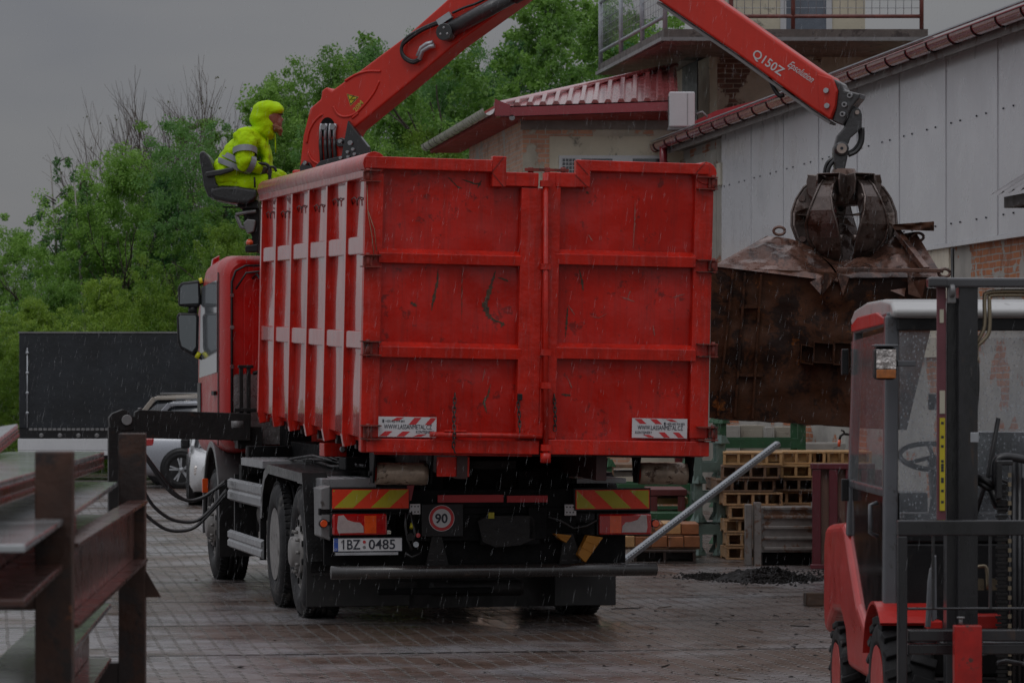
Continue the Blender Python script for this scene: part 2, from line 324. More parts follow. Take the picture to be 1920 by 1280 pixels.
# a wooded bank behind the yard
g = MB(); nx, ny = 40, 12
gv = [(-60 + 120 * i / nx, 76 + 74 * j / ny, -.1 + 4.5 * (j / ny) ** .8 * (1 if j else 0) * min(1, max(0, (i * 3 - 60 + 20) / 6)) + .5 * mnoise.noise(V((i * .4, j * .5, 0)))*(j>0)*(i>14)) for j in range(ny + 1) for i in range(nx + 1)]
g.add(gv, [(j * (nx + 1) + i, j * (nx + 1) + i + 1, (j + 1) * (nx + 1) + i + 1, (j + 1) * (nx + 1) + i) for j in range(ny) for i in range(nx)], 0, True)
tag(g.build('hill', m_grass), kind='structure')

# ================================================================ container
Y_SET = V((.168, 25.26, 1.353)); CF = Frame(Y_SET, 11.5, 1.45, 1.0)
CW, CH, CL = 1.305, 2.19, 6.15
box_root = empty('scrap_container', CF.m, 'tall red ribbed steel container with double rear doors, riding on the truck', 'container')
def crect(mb, a, b_, c, d, y0, y1, m=0):
    """box from photograph rows/columns (x0,y0)-(x1,y1) on the rear face, local depth y0..y1"""
    p = CF.q(a, b_, 0); q = CF.q(c, d, 0); mb.box((p.x, y0, p.z), (q.x, y1, q.z), m)
m_redrail = mat('wet_red_rail', (.48, .018, .010), .35, coat=1., var=.2, vs=3, bump=.8, bs=14, streak=.3, crough=.25, pale=.5)
# body shell: floor, front, right side, left side
b = MB(); xi = CW - .10
b.box((-xi, .06, .06), (xi, CL, .14)); b.box((-xi, CL - .05, .14), (xi, CL, CH - .1))
b.box((xi - .03, .14, .14), (xi, CL - .05, CH - .1)); b.build('shell', m_red, box_root)
b = MB(); nseg = 60
# left panel sheet gently buckled
for k in range(6):
    pass
pv = []; nyp, nzp = 72, 16
for j in range(nzp + 1):
    for i in range(nyp + 1):
        y = .14 + (CL - .2) * i / nyp; z = .10 + (CH - .2) * j / nzp
        pv.append((-xi - .052 + .010 * mnoise.noise(V((y * 1.1, z * 1.2, 3))) + .0035 * mnoise.noise(V((y * 4, z * 2.2, 8))), y, z))
b.add(pv, [(j * (nyp + 1) + i + nyp + 1, j * (nyp + 1) + i + nyp + 2, j * (nyp + 1) + i + 1, j * (nyp + 1) + i) for j in range(nzp) for i in range(nyp)], 0, True)
b.build('side_panel', m_redside, box_root)
for sx in (-1, 1):
    t = MB()
    ys = [1.00, 2.02, 3.04, 4.06, 5.08, 6.07]
    for k, y in enumerate(ys):
        t2 = MB(); xo = CW * sx; xin = (xi + .002) * sx if sx > 0 else (xi - .012) * sx
        t2.prism([(xin, y - .04, .02), (xo * .985, y - .04, .0), (xo, y - .04, .10), (xo, y - .04, CH - .16), (xin, y - .04, CH - .16)], (0, .08, 0))
        rb_ = t2.build('rib', [m_redpost, m_redside], box_root, bevel=.006)
        for pl_ in rb_.data.polygons: pl_.material_index = 1 if abs(pl_.normal.x) > .8 else 0
    for z in (1.46, .755):
        yy = [.13] + ys
        for k in range(6):
            t.box(((xi - .012) * sx, yy[k] + .043, z), ((CW - .012) * sx, yy[k + 1] - .043, z + .135))
    t.each('side_rail', m_redside, box_root, bevel=.01)
    t = MB(); xo = (CW + .035) * sx; xc = (CW - .10) * sx
    t.tube([((CW - .05) * sx, -.02, CH - .065), ((CW - .05) * sx, CL, CH - .065)], .085, 12)
    t.box((xc - .02 * sx, .03, CH - .17), (xo * .985, CL - .01, CH - .09)); t.build('top_rail', m_redrail, box_root, bevel=.01); t = MB(); t.cyl(((CW - .05) * sx, -.032, CH - .065), ((CW - .05) * sx, -.0205, CH - .065), .084, 16); t.build('rail_cap', m_redpost, box_root, bevel=.004)
    if sx < 0:
        for k in range(6):
            y = ([.13] + ys)[k] * .35 + ys[k] * .65 - .05; z = CH - .31 + .02 * (k % 2)
            h = MB(); h.tube([(-xi - .05, y + .32, z - .035), (-xi - .068, y + .28, z + .005), (-xi - .068, y + .12, z + .016), (-xi - .068, y, z - .012), (-xi - .068, y - .01, z - .05)], .0055, 6)
            h.tube([(-xi - .068, y, z - .012), (-xi - .068, y - .12, z + .012), (-xi - .05, y - .22, z - .002)], .0055, 6); h.build('rope_hook', mat('dark_red_hook', (.09, .010, .008), .5), box_root)
    c = MB(); c.box(((CW - .115) * sx, .0, .0), (CW * sx, .13, CH - .05)); c.build('corner_post', m_redpost, box_root, bevel=.012)
t = MB(); t.box((-CW, CL - .06, CH - .13), (CW, CL + .04, CH)); t.build('front_rail', m_redside, box_root, bevel=.015)
# doors
def door(side):
    L_ = side == 'l'
    X = (702, 1012) if L_ else (1014, 1312)
    d = MB()
    # sheet, slightly bulged and dented
    p0 = CF.q(X[0], 852); p1 = CF.q(X[1], 300); n, mz = 44, 60; vs = []
    hi = (702, 940) if L_ else (1098, 1312)
    x_hi0, x_hi1 = CF.q(hi[0], 300).x, CF.q(hi[1], 300).x
    zt_hi = CF.q(800, 300).z; zt_lo = CF.q(990, 325).z
    for j in range(mz + 1):
        for i in range(n + 1):
            x = p0.x + (p1.x - p0.x) * i / n; top = zt_hi if x_hi0 <= x <= x_hi1 else zt_lo
            z = p0.z + (top - p0.z) * j / mz
            dz = .030 * mnoise.noise(V((x * 1.6 + (5 if L_ else 9), z * 1.3, 1))) + .007 * mnoise.noise(V((x * 6, z * 5, 4)))
            vs.append((x, .035 - dz, z))
    d.add(vs, [(j * (n + 1) + i, j * (n + 1) + i + 1, (j + 1) * (n + 1) + i + 1, (j + 1) * (n + 1) + i) for j in range(mz) for i in range(n)], 0, True)
    root = d.build('door', m_red, box_root)
    fr = MB()
    if L_:
        crect(fr, 684, 293, 921, 323, -.055, .03); crect(fr, 921.5, 293, 946, 351, -.055, .03); crect(fr, 946.5, 323, 1007, 351, -.055, .03)
        crect(fr, 976, 352, 1008, 818, -.045, .03)
        crect(fr, 686, 324, 709, 820, -.015, .03)
        crect(fr, 686, 821, 1008, 851, -.055, .03)
    else:
        crect(fr, 1104, 301, 1326, 328, -.055, .03); crect(fr, 1078, 300, 1103.5, 352, -.055, .03); crect(fr, 1040, 324, 1077.5, 352, -.055, .03)
        crect(fr, 1019, 323, 1039, 822, -.045, .03); crect(fr, 1303, 329, 1326, 822, -.02, .03)
        crect(fr, 1019, 823, 1326, 855, -.055, .03)
    fr.build('door_frame', m_redpost, root, bevel=.006)
    ws = MB(); yw = -.0575
    for a_, b2_ in ([((922, 323), (945, 294)), ((945, 351), (923, 324))] if L_ else [((1079, 301), (1103, 328)), ((1103, 352), (1079, 328)), ((1302, 328), (1325, 302))]): ws.bar(CF.q(*a_, yw), CF.q(*b2_, yw), .005, .003)
    ws.build('weld_seam', mat('dark_weld', (.10, .012, .010), .5, var=.3, vs=20), root)
    for (ya, yb) in ((465, 497), (640, 672)):
        ch = MB(); xa, xb = (709, 975) if L_ else (1040, 1302); sl = 2 if not L_ else 0
        p = CF.q(xa, ya + sl); q = CF.q(xb, yb + sl + (2 if L_ else 3))
        z0, z1 = q.z, p.z
        ch.prism([(p.x, .03, z0), (p.x, -.045, z0), (p.x, -.05, z1 - .035), (p.x, .01, z1), (p.x, .03, z1)], (q.x - p.x, 0, 0)); ch.build('channel_bar', m_redpost, root, bevel=.004)
    for (a, bb) in (((320, 340), (478, 500), (640, 665), (797, 822)) if L_ else ((333, 355), (488, 510), (645, 668), (800, 824))):
        h = MB(); x0, x1 = (674, 712) if L_ else (1304, 1341); px = 688 if L_ else 1334
        for yy in (a, bb):
            p = CF.q(x0, yy - 1.5); q = CF.q(x1, yy + 1.5); h.box((p.x, -.085, q.z), (q.x, -.015, p.z))
        p = CF.q(px, a - 4); q = CF.q(px, bb + 4); h.cyl((p.x, -.05, p.z), (q.x, -.05, q.z), .016, 10)
        p = CF.q(px - 8, a + 2); q = CF.q(px + 8, bb - 2); h.box((p.x, -.05, p.z), (q.x, -.016, q.z)); h.build('hinge', mat('rusty_hinge', (.20, .028, .018), .5, var=.4, vs=10, dirt=((.035, .02, .015), .52, 9)), root)
    # hazard stickers with the yard's lettering
    st = MB(); (a, b_, c, dd) = (708, 782, 818, 818) if L_ else (1184, 785, 1288, 820)
    p = CF.q(a, dd, 0); q = CF.q(c, b_, 0); W_, H_ = q.x - p.x, q.z - p.z; y = -.0135
    O = V((p.x, y, p.z)); U = lambda u, v_, e=0: V((p.x + u * W_, y - e, p.z + v_ * H_))
    st.box(U(0, 0), U(1, 1, -.003) + V((0, .002, 0)), 0)
    sg = 1 if L_ else -1
    def stripe(u0, v0, u1, v1):   # slanted red stripe pieces
        k = .10 * sg
        st.prism([U(u0, v0, .001), U(u1, v0, .001), U(u1 + k, v1, .001), U(u0 + k, v1, .001)], (0, -.0008, 0), 1)
    if L_:
        for u in (.22, .52, .80): stripe(u, .80 if u < .3 else .62, u + .12 if u < .75 else u + .10, .97)
        for u in (.02, .32, .60): stripe(u, .03, u + .13, .28 if u < .55 else .15)
        text_mb(st, 'WWW.LASSANMETAL.CZ', basis(U(.10, .40, .002), (1, 0, 0), (0, 0, 1)), .048, 2, .0006, W_ * .82)
        text_mb(st, '+420 602 914 803', basis(U(.12, .73, .002), (1, 0, 0), (0, 0, 1)), .024, 2, .0006, W_ * .33)
        st.box(U(.07, .71, .002), U(.10, .86, .003), 2)
        text_mb(st, 'KONTEJNERY', basis(U(.65, .20, .002), (1, 0, 0), (0, 0, 1)), .028, 2, .0006, W_ * .31)
    else:
        for u in (.14, .42, .70): stripe(u, .72 if u < .6 else .85, u + .12, .97)
        for u in (.30, .58, .84): stripe(u, .03, u + .11, .16 if u < .5 else .30)
        text_mb(st, 'WWW.LASSANMETAL.CZ', basis(U(.10, .42, .002), (1, 0, 0), (0, 0, 1)), .048, 2, .0006, W_ * .82)
        text_mb(st, '+420 602 914 803', basis(U(.62, .68, .002), (1, 0, 0), (0, 0, 1)), .024, 2, .0006, W_ * .33)
        st.box(U(.575, .66, .002), U(.605, .81, .003), 2)
        text_mb(st, 'KONTEJNERY', basis(U(.06, .21, .002), (1, 0, 0), (0, 0, 1)), .028, 2, .0006, W_ * .30)
    st.build('hazard_sticker', [m_whitestrip, m_sred, m_sblack], root)
    return root
dl = door('l'); dr = door('r')
for q_ in (dl, dr): pass
# bare scrapes in the paint
m_scr = mat('bare_scrape', (.065, .036, .016), .55, var=.5, vs=14, bump=.8, bs=40, dirt=((.10, .02, .012), .55, 16))
m_scr2 = mat('pale_scratch', (.34, .10, .08), .6, var=.3, vs=20)
def scrape(root, pts, w_, m, seed):
    rnd = random.Random(seed); mb = MB(); up, dn = [], []
    path = []
    for i in range(len(pts) - 1):
        for k in range(9): t = k / 9; path.append((pts[i][0] * (1 - t) + pts[i + 1][0] * t, pts[i][1] * (1 - t) + pts[i + 1][1] * t))
    path.append(pts[-1]); n = len(path)
    for i, (x, y) in enumerate(path):
        a, b_ = path[max(i - 1, 0)], path[min(i + 1, n - 1)]; dx, dy = b_[0] - a[0], b_[1] - a[1]; l = math.hypot(dx, dy) or 1
        ww = w_ * (math.sin(math.pi * (i + .35) / (n)) ** .6) * rnd.uniform(.55, 1.3)
        w1, w2 = ww * rnd.uniform(.5, 1.25), ww * rnd.uniform(.4, 1.2); up.append((x - dy / l * w1, y + dx / l * w1)); dn.append((x + dy / l * w2, y - dx / l * w2))
    f_up = [CF.q(x, y, 0) for x, y in up]; f_dn = [CF.q(x, y, 0) for x, y in dn]; vs = []
    def yy(p, L_): return .035 - (.030 * mnoise.noise(V((p.x * 1.6 + (5 if L_ else 9), p.z * 1.3, 1))) + .007 * mnoise.noise(V((p.x * 6, p.z * 5, 4)))) - .003
    L_ = root is dl
    for a, b_ in zip(f_up, f_dn): vs += [(a.x, yy(a, L_), a.z), (b_.x, yy(b_, L_), b_.z)]
    mb.add(vs, [(2 * i, 2 * i + 1, 2 * i + 3, 2 * i + 2) for i in range(n - 1)]); mb.build('paint_scrape', m, root)
scrape(dl, [(931, 508), (924, 530), (918, 552), (911, 572), (916, 590), (928, 600), (944, 606)], 5.2, m_scr, 1)
scrape(dl, [(946, 604), (941, 613)], 3, m_scr, 2)
scrape(dl, [(823, 503), (821, 530), (814, 560), (810, 582)], 2.6, m_scr, 3)
scrape(dl, [(770, 566), (782, 574)], 3.2, m_scr, 4)
scrape(dl, [(842, 332), (860, 350), (868, 353)], 1.6, m_scr, 5); scrape(dl, [(868, 336), (895, 345), (903, 342)], 1.8, m_scr, 6); scrape(dl, [(905, 338), (898, 352)], 2, m_scr, 16)
scrape(dl, [(921, 720), (916, 742), (908, 752), (914, 775)], 2.6, m_scr, 7); scrape(dl, [(911, 690), (906, 715)], 1.2, m_scr2, 8)
scrape(dl, [(868, 500), (868, 560), (867, 600)], .8, m_scr, 9); scrape(dl, [(935, 520), (955, 527)], 1.8, m_scr, 10)
scrape(dr, [(1088, 505), (1093, 525), (1096, 545)], 2.2, m_scr, 11); scrape(dr, [(1165, 556), (1192, 565)], 1.6, m_scr2, 12); scrape(dr, [(1179, 560), (1184, 545)], 1.3, m_scr2, 13)
scrape(dr, [(1262, 558), (1286, 551)], 1.2, m_scr2, 14); scrape(dr, [(1067, 575), (1065, 600), (1063, 632)], 1.9, m_scr, 15); scrape(dr, [(1068, 572), (1080, 590)], 1.2, m_scr2, 17)
scrape(dr, [(1192, 375), (1192, 420), (1189, 465)], 1.4, m_scr2, 18); scrape(dr, [(1192, 405), (1191, 432)], .9, m_scr, 19)
scrape(dr, [(1101, 360), (1106, 362)], 2.4, m_scr, 20); scrape(dr, [(1105, 440), (1112, 452)], 1.5, m_scr2, 21); scrape(dr, [(1054, 739), (1072, 741)], 2.2, m_scr, 22)
scrape(dr, [(1065, 705), (1075, 728)], 1.5, m_scr2, 23); scrape(dr, [(1226, 610), (1229, 630)], 1.2, m_scr2, 24); scrape(dr, [(1107, 592), (1125, 596), (1140, 588)], .8, m_scr2, 25)
# locking gear
lk = MB(); a = CF.q(1019, 326); b_ = CF.q(1019, 862); lk.cyl((a.x, -.075, a.z), (b_.x, -.075, b_.z), .022, 12)
for y in (345, 500, 660, 722, 838):
    p = CF.q(1010, y - 6); q = CF.q(1028, y + 6); lk.box((p.x, -.10, p.z), (q.x, -.04, q.z))
lk.cyl(CF.q(1019, 848) + V((0, -.075, 0)), CF.q(1019, 866) + V((0, -.075, 0)), .04, 12)
lk.build('lock_pipe', m_redpost, box_root)
lk = MB(); a = CF.q(806, 814, -.09); b_ = CF.q(1016, 817, -.09); lk.cyl(a, b_, .021, 10)
lk.prism([CF.q(980, 812, -.07), CF.q(1021, 789, -.07), CF.q(1021, 812, -.07)], (0, .012, 0)); lk.build('lock_lever', m_redpost, box_root)
lt = MB(); lt.bar(CF.q(984, 318, .0), CF.q(1066, 320, .0), .022); lt.cyl(CF.q(995, 326, .02), CF.q(995, 314, .02), .022, 8); lt.cyl(CF.q(1026, 326, .02), CF.q(1026, 314, .02), .022, 8)
lt.cyl(CF.q(1056, 325, .02), CF.q(1056, 314, .02), .02, 8); lt.build('top_latch', mat('rusty_hinge', (.2, .03, .02)), box_root)
lt = MB(); lt.box(CF.q(833, 806, -.11), CF.q(872, 809, -.04)); lt.box(CF.q(848, 797, -.06), CF.q(858, 828, -.056)); lt.build('lever_bracket', m_redpost, box_root, bevel=.003)
def chain(pts, name='chain'):
    c = MB(); pts = [V(p) for p in pts]; L_ = 0; seq = []
    for i in range(len(pts) - 1):
        n = max(1, int((pts[i + 1] - pts[i]).length / .03))
        seq += [pts[i].lerp(pts[i + 1], k / n) for k in range(n)]
    for i in range(len(seq) - 1):
        a, b2 = seq[i], seq[i + 1]; d = (b2 - a).normalized(); s_ = d.cross(V((0, 1, 0))).normalized() if i % 2 else V((0, 1, 0)); e = d * .008
        w2 = s_ * .010; loop = [a - e + w2 * .5, a + w2, b2 + w2, b2 + e + w2 * .5, b2 + e - w2 * .5, b2 - w2, a - w2, a - e - w2 * .5, a - e + w2 * .5]
        c.tube(loop, .0042, 5)
    c.build(name, mat('old_chain', (.07, .05, .045), .45, metal=.6, var=.4, vs=30), box_root)
chain([CF.q(853, 738, -.02), CF.q(851, 790, -.05), CF.q(852, 812, -.115), CF.q(850, 838, -.09), CF.q(856, 858, -.08)])
chain([CF.q(971, 745, -.06), CF.q(974, 790, -.09), CF.q(975, 818, -.115)]); chain([CF.q(1039, 740, -.06), CF.q(1041, 780, -.07), CF.q(1040, 815, -.06)])
pd = MB(); pd.box(CF.q(971, 738, -.08), CF.q(978, 750, -.05)); pd.build('padlock', m_black, box_root, bevel=.004)
wr = MB(); wr.tube([CF.q(688, 345, -.03), CF.q(690, 400, -.035), CF.q(697, 440, -.03), CF.q(702, 487, -.03)], .003, 4); wr.tube([CF.q(690, 395, -.03), CF.q(702, 430, -.03), CF.q(706, 470, -.03)], .003, 4); wr.build('loose_wire', mat('tan_wire', (.35, .2, .13), .6), box_root)
# tow eye strips and rollers underneath
for (a, c, name_) in ((704, 800, 'l'), (1198, 1287, 'r')):
    y0 = .28; r0 = CF.q(a, 887, y0); r1 = CF.q(c, 887, y0); rl = MB(); rr = .082; n_ = 9
    rl.lathe([(0, rr * .8)] + [((r1.x - r0.x) * i / n_, rr * (1 + .02 * ((i * 7) % 3 - 1))) for i in range(n_ + 1)] + [(r1.x - r0.x, rr * .8)], (r0.x, y0, r0.z), 'x', 28)
    ro = rl.build('roller', m_roller, box_root)
    br = MB()
    for x in (r0.x - .03, r1.x + .015):
        br.prism([(x, y0 - .13, -.0), (x, y0 + .13, -.0), (x, y0 + .06, r0.z - .07), (x, y0 - .06, r0.z - .07)], (.015, 0, 0))
    br.cyl((r0.x - .05, y0, r0.z), (r1.x + .05, y0, r0.z), .02, 10)
    br.lathe([(-.012, .02), (-.012, .06), (.0, .06)], (r0.x, y0, r0.z), 'x', 20, 1)
    br.build('roller_bracket', [m_chassis, m_redpost], ro)
sub = MB()
for x in (-.53, .53): sub.box((x - .04, .08, -.19), (x + .04, CL - .1, .058)); 
for y in (.12, 1.0, 2.0, 3.0, 4.0, 5.0, 5.9): sub.box((-xi + .02, y, -.015), (xi - .02, y + .08, .058))
sub.build('skid_frame', mat('dull_red_black', (.03, .008, .007), .5, var=.4, vs=6), box_root, bevel=.004)
tb = MB(); tb.box(CF.q(820, 856, .1), CF.q(878, 893, .13)); tb.build('tow_plate', m_redpost, box_root)
# a little loose scrap inside keeps the load from being an empty shell
# ================================================================ truck
TF = Frame(V((-.20, 26.2, 0)), 12)
truck = empty('hook_lift_truck', TF.m, 'red and black hook lift truck seen from behind on three axles, carrying the container', 'truck')
def diamond(name, col, scale=38, rough=.35, metal=.3, coat=.4, depth=.006):
    if name in MATS: return MATS[name]
    m = mat(name, col, rough, metal, coat, var=.2, vs=5, dirt=(tuple(c * .5 + .01 for c in col), .62, 8)); nt = m.node_tree; N = nt.nodes; L = nt.links; b = N['Principled BSDF']
    tc = [n for n in N if n.type == 'TEX_COORD'][0]; sp = N.new('ShaderNodeSeparateXYZ'); L.new(tc.outputs['Object'], sp.inputs[0])
    def op(o, a, bb=0.):
        x = N.new('ShaderNodeMath'); x.operation = o
        for i, v_ in enumerate((a, bb)):
            if isinstance(v_, (float, int)): x.inputs[i].default_value = v_
            else: L.new(v_, x.inputs[i])
        return x.outputs[0]
    u = op('ADD', sp.outputs['X'], sp.outputs['Y']); a = op('SINE', op('MULTIPLY', op('ADD', u, sp.outputs['Z']), scale * 2)); c = op('SINE', op('MULTIPLY', op('SUBTRACT', u, sp.outputs['Z']), scale * 2))
    h = op('GREATER_THAN', op('MULTIPLY', a, c), .35)
    bp = N.new('ShaderNodeBump'); bp.inputs['Strength'].default_value = 1; bp.inputs['Distance'].default_value = depth; L.new(h, bp.inputs['Height'])
    L.new(bp.outputs[0], b.inputs['Normal']); L.new(bp.outputs[0], b.inputs['Coat Normal']); return m
m_dpb = diamond('black_checker_plate', (.022, .022, .023)); m_dpa = diamond('aluminium_checker_plate', (.33, .31, .31), 22, .3, .6)
# wheels
def truck_wheel(side, y, kind, w_=.33, r=.53):
    s = side; x0 = 1.24 * s; t = MB(); f = lambda a: -a * s     # a grows towards the truck's middle
    prof = [(.05, .29), (.02, .31), (.0, .36), (.0, .42), (.012, .48), (.04, .515), (.075, r)]
    for g0 in (.115, .16, .205): prof += [(g0 - .006, r), (g0 - .004, r - .014), (g0 + .004, r - .014), (g0 + .006, r)]
    prof += [(w_ - .075, r), (w_ - .03, .51), (w_ - .01, .45), (w_, .36), (w_ - .02, .30)]
    pr = [(f(a), q) for a, q in prof]
    t.lathe(pr, (x0, y, r), 'x', 56)
    for k in range(56):      # shoulder lugs
        an = 2 * math.pi * k / 56; cz, cy = r + math.sin(an) * (r - .006), y + math.cos(an) * (r - .006)
        rot = Matrix.Rotation(an, 3, 'X')
        for a0, a1 in ((.03, .10), (w_ - .10, w_ - .03)):
            t.box((x0 + f(a0), cy - .017, cz - .012), (x0 + f(a1), cy + .017, cz + .009), rot=Matrix.Rotation(an - math.pi / 2, 3, 'X'))
    wroot = bpy.data.objects.new('wheel', None); C.objects.link(wroot); wroot.parent = truck
    t.build('tyre', m_tyre, wroot)
    h = MB()
    if kind == 'convex':
        h.lathe([(f(a), q) for a, q in ((.03, .30), (.04, .285), (.10, .27), (.10, .225), (.02, .205), (.0, .20), (.0, .13), (-.05, .12), (-.06, .10), (-.06, .0))], (x0, y, r), 'x', 40)
        bx, br = -.0, .167
    else:
        h.lathe([(f(a), q) for a, q in ((.01, .305), (.02, .29), (.05, .285), (.15, .265), (.17, .20), (.165, .14), (.12, .125), (.05, .11), (.04, .09), (.04, .0))], (x0, y, r), 'x', 40)
        bx, br = .165, .167
    for k in range(10):
        an = 2 * math.pi * (k + .5) / 10; rh, xh = (.235, .018) if kind == 'convex' else (.222, .158); c = V((x0 + f(xh), y + rh * math.cos(an), r + rh * math.sin(an))); h.cyl(c, c + V((f(-.012), 0, 0)), .026, 10, 1)
    h.build('rim', [m_rim, m_chassis], wroot)
    n_ = MB()
    for k in range(10):
        an = 2 * math.pi * k / 10; c = V((x0 + f(bx), y + br * math.cos(an), r + br * math.sin(an)))
        n_.cyl(c, c + V((f(-.035), 0, 0)), .016, 6)
    n_.build('wheel_nuts', m_rim, wroot)
for s in (-1, 1):
    truck_wheel(s, 1.56, 'convex'); truck_wheel(s, 2.92, 'concave'); truck_wheel(s, 7.2, 'convex')
ax = MB()
for y in (1.56, 2.92, 7.2): ax.cyl((-1.0, y, .53), (1.0, y, .53), .075, 12)
ax.lathe([(-.2, .08), (-.12, .2), (0, .24), (.12, .2), (.2, .08)], (0, 2.92, .53), 'x', 20); ax.cyl((0, 2.9, .56), (0, 6.5, .75), .05, 10); ax.build('axles', m_chassis, truck)
ch = MB()
for s in (-1, 1): ch.box((.36 * s, .12, .78), (.44 * s, 8.0, 1.06)); ch.box((.30 * s, .2, 1.065), (.46 * s, 5.2, 1.2))
for y in (.14, 1.3, 2.3, 3.4, 4.6, 5.6): ch.box((-.355, y, .80), (.355, y + .12, 1.04))
for s in (-1, 1):
    for y in (1.0, 2.24, 3.5): ch.box((.55 * s, y - .1, .50), (.45 * s, y + .1, .95))
    for y in (1.56, 2.92): ch.lathe([(-.14, .10), (-.1, .13), (.0, .12), (.1, .13), (.14, .10)], (.62 * s, y + .32, .66), 'z', 16)
ch.build('chassis_rails', m_chassis, truck)
# rear cross beam, lamp boards and everything mounted on it
tl = MB()
def trect(mb, a, b_, c, d, y0=-.02, y1=.03, m=0):
    p = TF.q(a, b_, 0); q = TF.q(c, d, 0); mb.box((p.x, y0, p.z), (q.x, y1, q.z), m)
trect(tl, 770, 918, 1082, 1012, .04, .10); trect(tl, 600, 953, 1222, 961, .03, .10); trect(tl, 612, 1008, 1180, 1056, .12, .16); trect(tl, 780, 880, 1082, 918, .30, .40)
trect(tl, 900, 968, 1012, 1020, -.02, .03); trect(tl, 990, 950, 1024, 1010, -.03, .035)
tl.build('tail_crossbeam', m_chassis, truck, bevel=.006)
kp = MB(); pts = [TF.q(x, y, -.03) for x, y in ((896, 976), (915, 966), (998, 966), (1008, 980), (1004, 1010), (975, 1022), (930, 1026), (905, 1016))]
kp.prism(pts, (0, .02, 0)); kp.cyl(TF.q(932, 990, -.035), TF.q(932, 990, -.02), .012, 8); kp.build('coupling_plate', m_dark, truck, bevel=.004)
nt_ = MB(); trect(nt_, 914, 960, 925, 971, -.036, -.031); nt_.build('notice_tag', m_yel, truck)
for (a, b_, c, d) in ((822, 928, 945, 941), (952, 929, 1028, 941)):
    r_ = MB(); trect(r_, a, b_, c, d, .02, .038); r_.build('red_stripe', m_sred, truck)
for s, (a, b_, c, d) in ((-1, (622, 917, 765, 952)), (1, (1078, 918, 1216, 953))):
    bd = MB(); p = TF.q(a, b_, 0); q = TF.q(c, d, 0); bd.box((p.x, -.03, p.z), (q.x, -.015, q.z), 0)
    W_, H_ = q.x - p.x, p.z - q.z
    for k in range(-1, 6):
        u0 = k * .25 * 2 * .96 + .02; u = [u0, u0 + .25, u0 + .25 - .25 * s * -1, u0 + (-.25 * s * -1)]
        lo = [u0, u0 + .25]; sh = .25 if s < 0 else -.25
        poly = [(lo[0], 0), (lo[1], 0), (lo[1] + sh, 1), (lo[0] + sh, 1)]
        # clip to 0..1 across
        def clip(poly, side, val):
            o = []
            for i in range(len(poly)):
                A, B = poly[i], poly[(i + 1) % len(poly)]; ia = (A[0] >= val) if side else (A[0] <= val); ib = (B[0] >= val) if side else (B[0] <= val)
                if ia: o.append(A)
                if ia != ib: t = (val - A[0]) / (B[0] - A[0]); o.append((val, A[1] + t * (B[1] - A[1])))
            return o
        poly = clip(clip(poly, True, .012), False, .988)
        if len(poly) >= 3: bd.prism([(p.x + x * W_, -.0305, q.z + .006 + z * (H_ - .012)) for x, z in poly], (0, -.001, 0), 1)
    bd.build('reflector_board', [m_ored, m_yel], truck)
    e = MB(); trect(e, a - 3, b_ - 3, c + 3, d + 3, -.014, .02); e.build('board_backing', m_black, truck)
for s, (a, b_, c, d) in ((-1, (622, 963, 724, 1002)), (1, (1121, 963, 1219, 1001))):
    p = TF.q(a, b_, 0); q = TF.q(c, d, 0); lm = MB(); lm.box((p.x - .01, .0, p.z + .01), (q.x + .01, .08, q.z - .01), 0); root = lm.build('tail_light', m_black, truck, bevel=.01)
    ln = MB(); ln.box((p.x, -.05, p.z), (q.x, .0, q.z)); ln.build('red_lens', m_lred, root, bevel=.014)
    U = lambda u, v_: V((p.x + (u if s < 0 else 1 - u) * (q.x - p.x), -.052, q.z + v_ * (p.z - q.z)))
    wl = MB(); pts = [U(*t) for t in ((.10, .92), (.20, .95), (.27, .72), (.40, .62), (.50, .60), (.56, .42), (.57, .12), (.10, .10), (.08, .35))]; pts = pts if s > 0 else pts[::-1]
    wl.prism(pts, (0, .006, 0)); wl.build('clear_lens', m_lwht, root, bevel=.002)
    ol = MB(); ol.prism([U(.58, .08), U(.80, .08), U(.80, .92), U(.58, .92)], (0, .006, 0)); ol.build('orange_lens', m_lor, root, bevel=.002)
    c2 = TF.q(607 if s < 0 else 1229, 981, -.02); sm = MB(); sm.cyl(c2, c2 + V((0, .06, 0)), .034, 16, 0); o_ = sm.build('marker_lamp', m_black, truck)
    sm = MB(); sm.cyl(c2 + V((0, -.012, 0)), c2 + V((0, -.001, 0)), .028, 16); sm.build('marker_lens', m_lor, o_, bevel=.004)
    sm = MB(); sm.bar(c2 + V((0, .04, 0)), V(((p.x if s < 0 else q.x), .04, c2.z)), .025); sm.build('lamp_arm', m_hose, o_)
# number plate
pl = MB(); p = TF.q(624, 1034, 0); q = TF.q(753, 1006, 0); W_, H_ = q.x - p.x, q.z - p.z; y = -.032
pl.box((p.x, y, p.z), (q.x, y + .006, q.z), 0); pl.box((p.x + .004, y - .001, p.z + .004), (p.x + .036, y, q.z - .004), 1)
text_mb(pl, '1BZ', basis((p.x + .072, y - .002, p.z + .02), (1, 0, 0), (0, 0, 1)), .105, 2, .001, .135, bold=.0012)
pl.bar((p.x + .080, y - .002, p.z + .092), (p.x + .058, y - .002, p.z + .074), .012, .002, 2)
text_mb(pl, '0485', basis((p.x + .272, y - .002, p.z + .02), (1, 0, 0), (0, 0, 1)), .105, 2, .001, .205, bold=.0012)
text_mb(pl, 'CZ', basis((p.x + .010, y - .002, p.z + .012), (1, 0, 0), (0, 0, 1)), .022, 0, .001, .02)
for k in range(12): a = R(30 * k); pl.cyl((p.x + .02 + .009 * math.cos(a), y - .002, q.z - .028 + .009 * math.sin(a)), (p.x + .02 + .009 * math.cos(a), y - .0012, q.z - .028 + .009 * math.sin(a)), .0014, 5, 3)
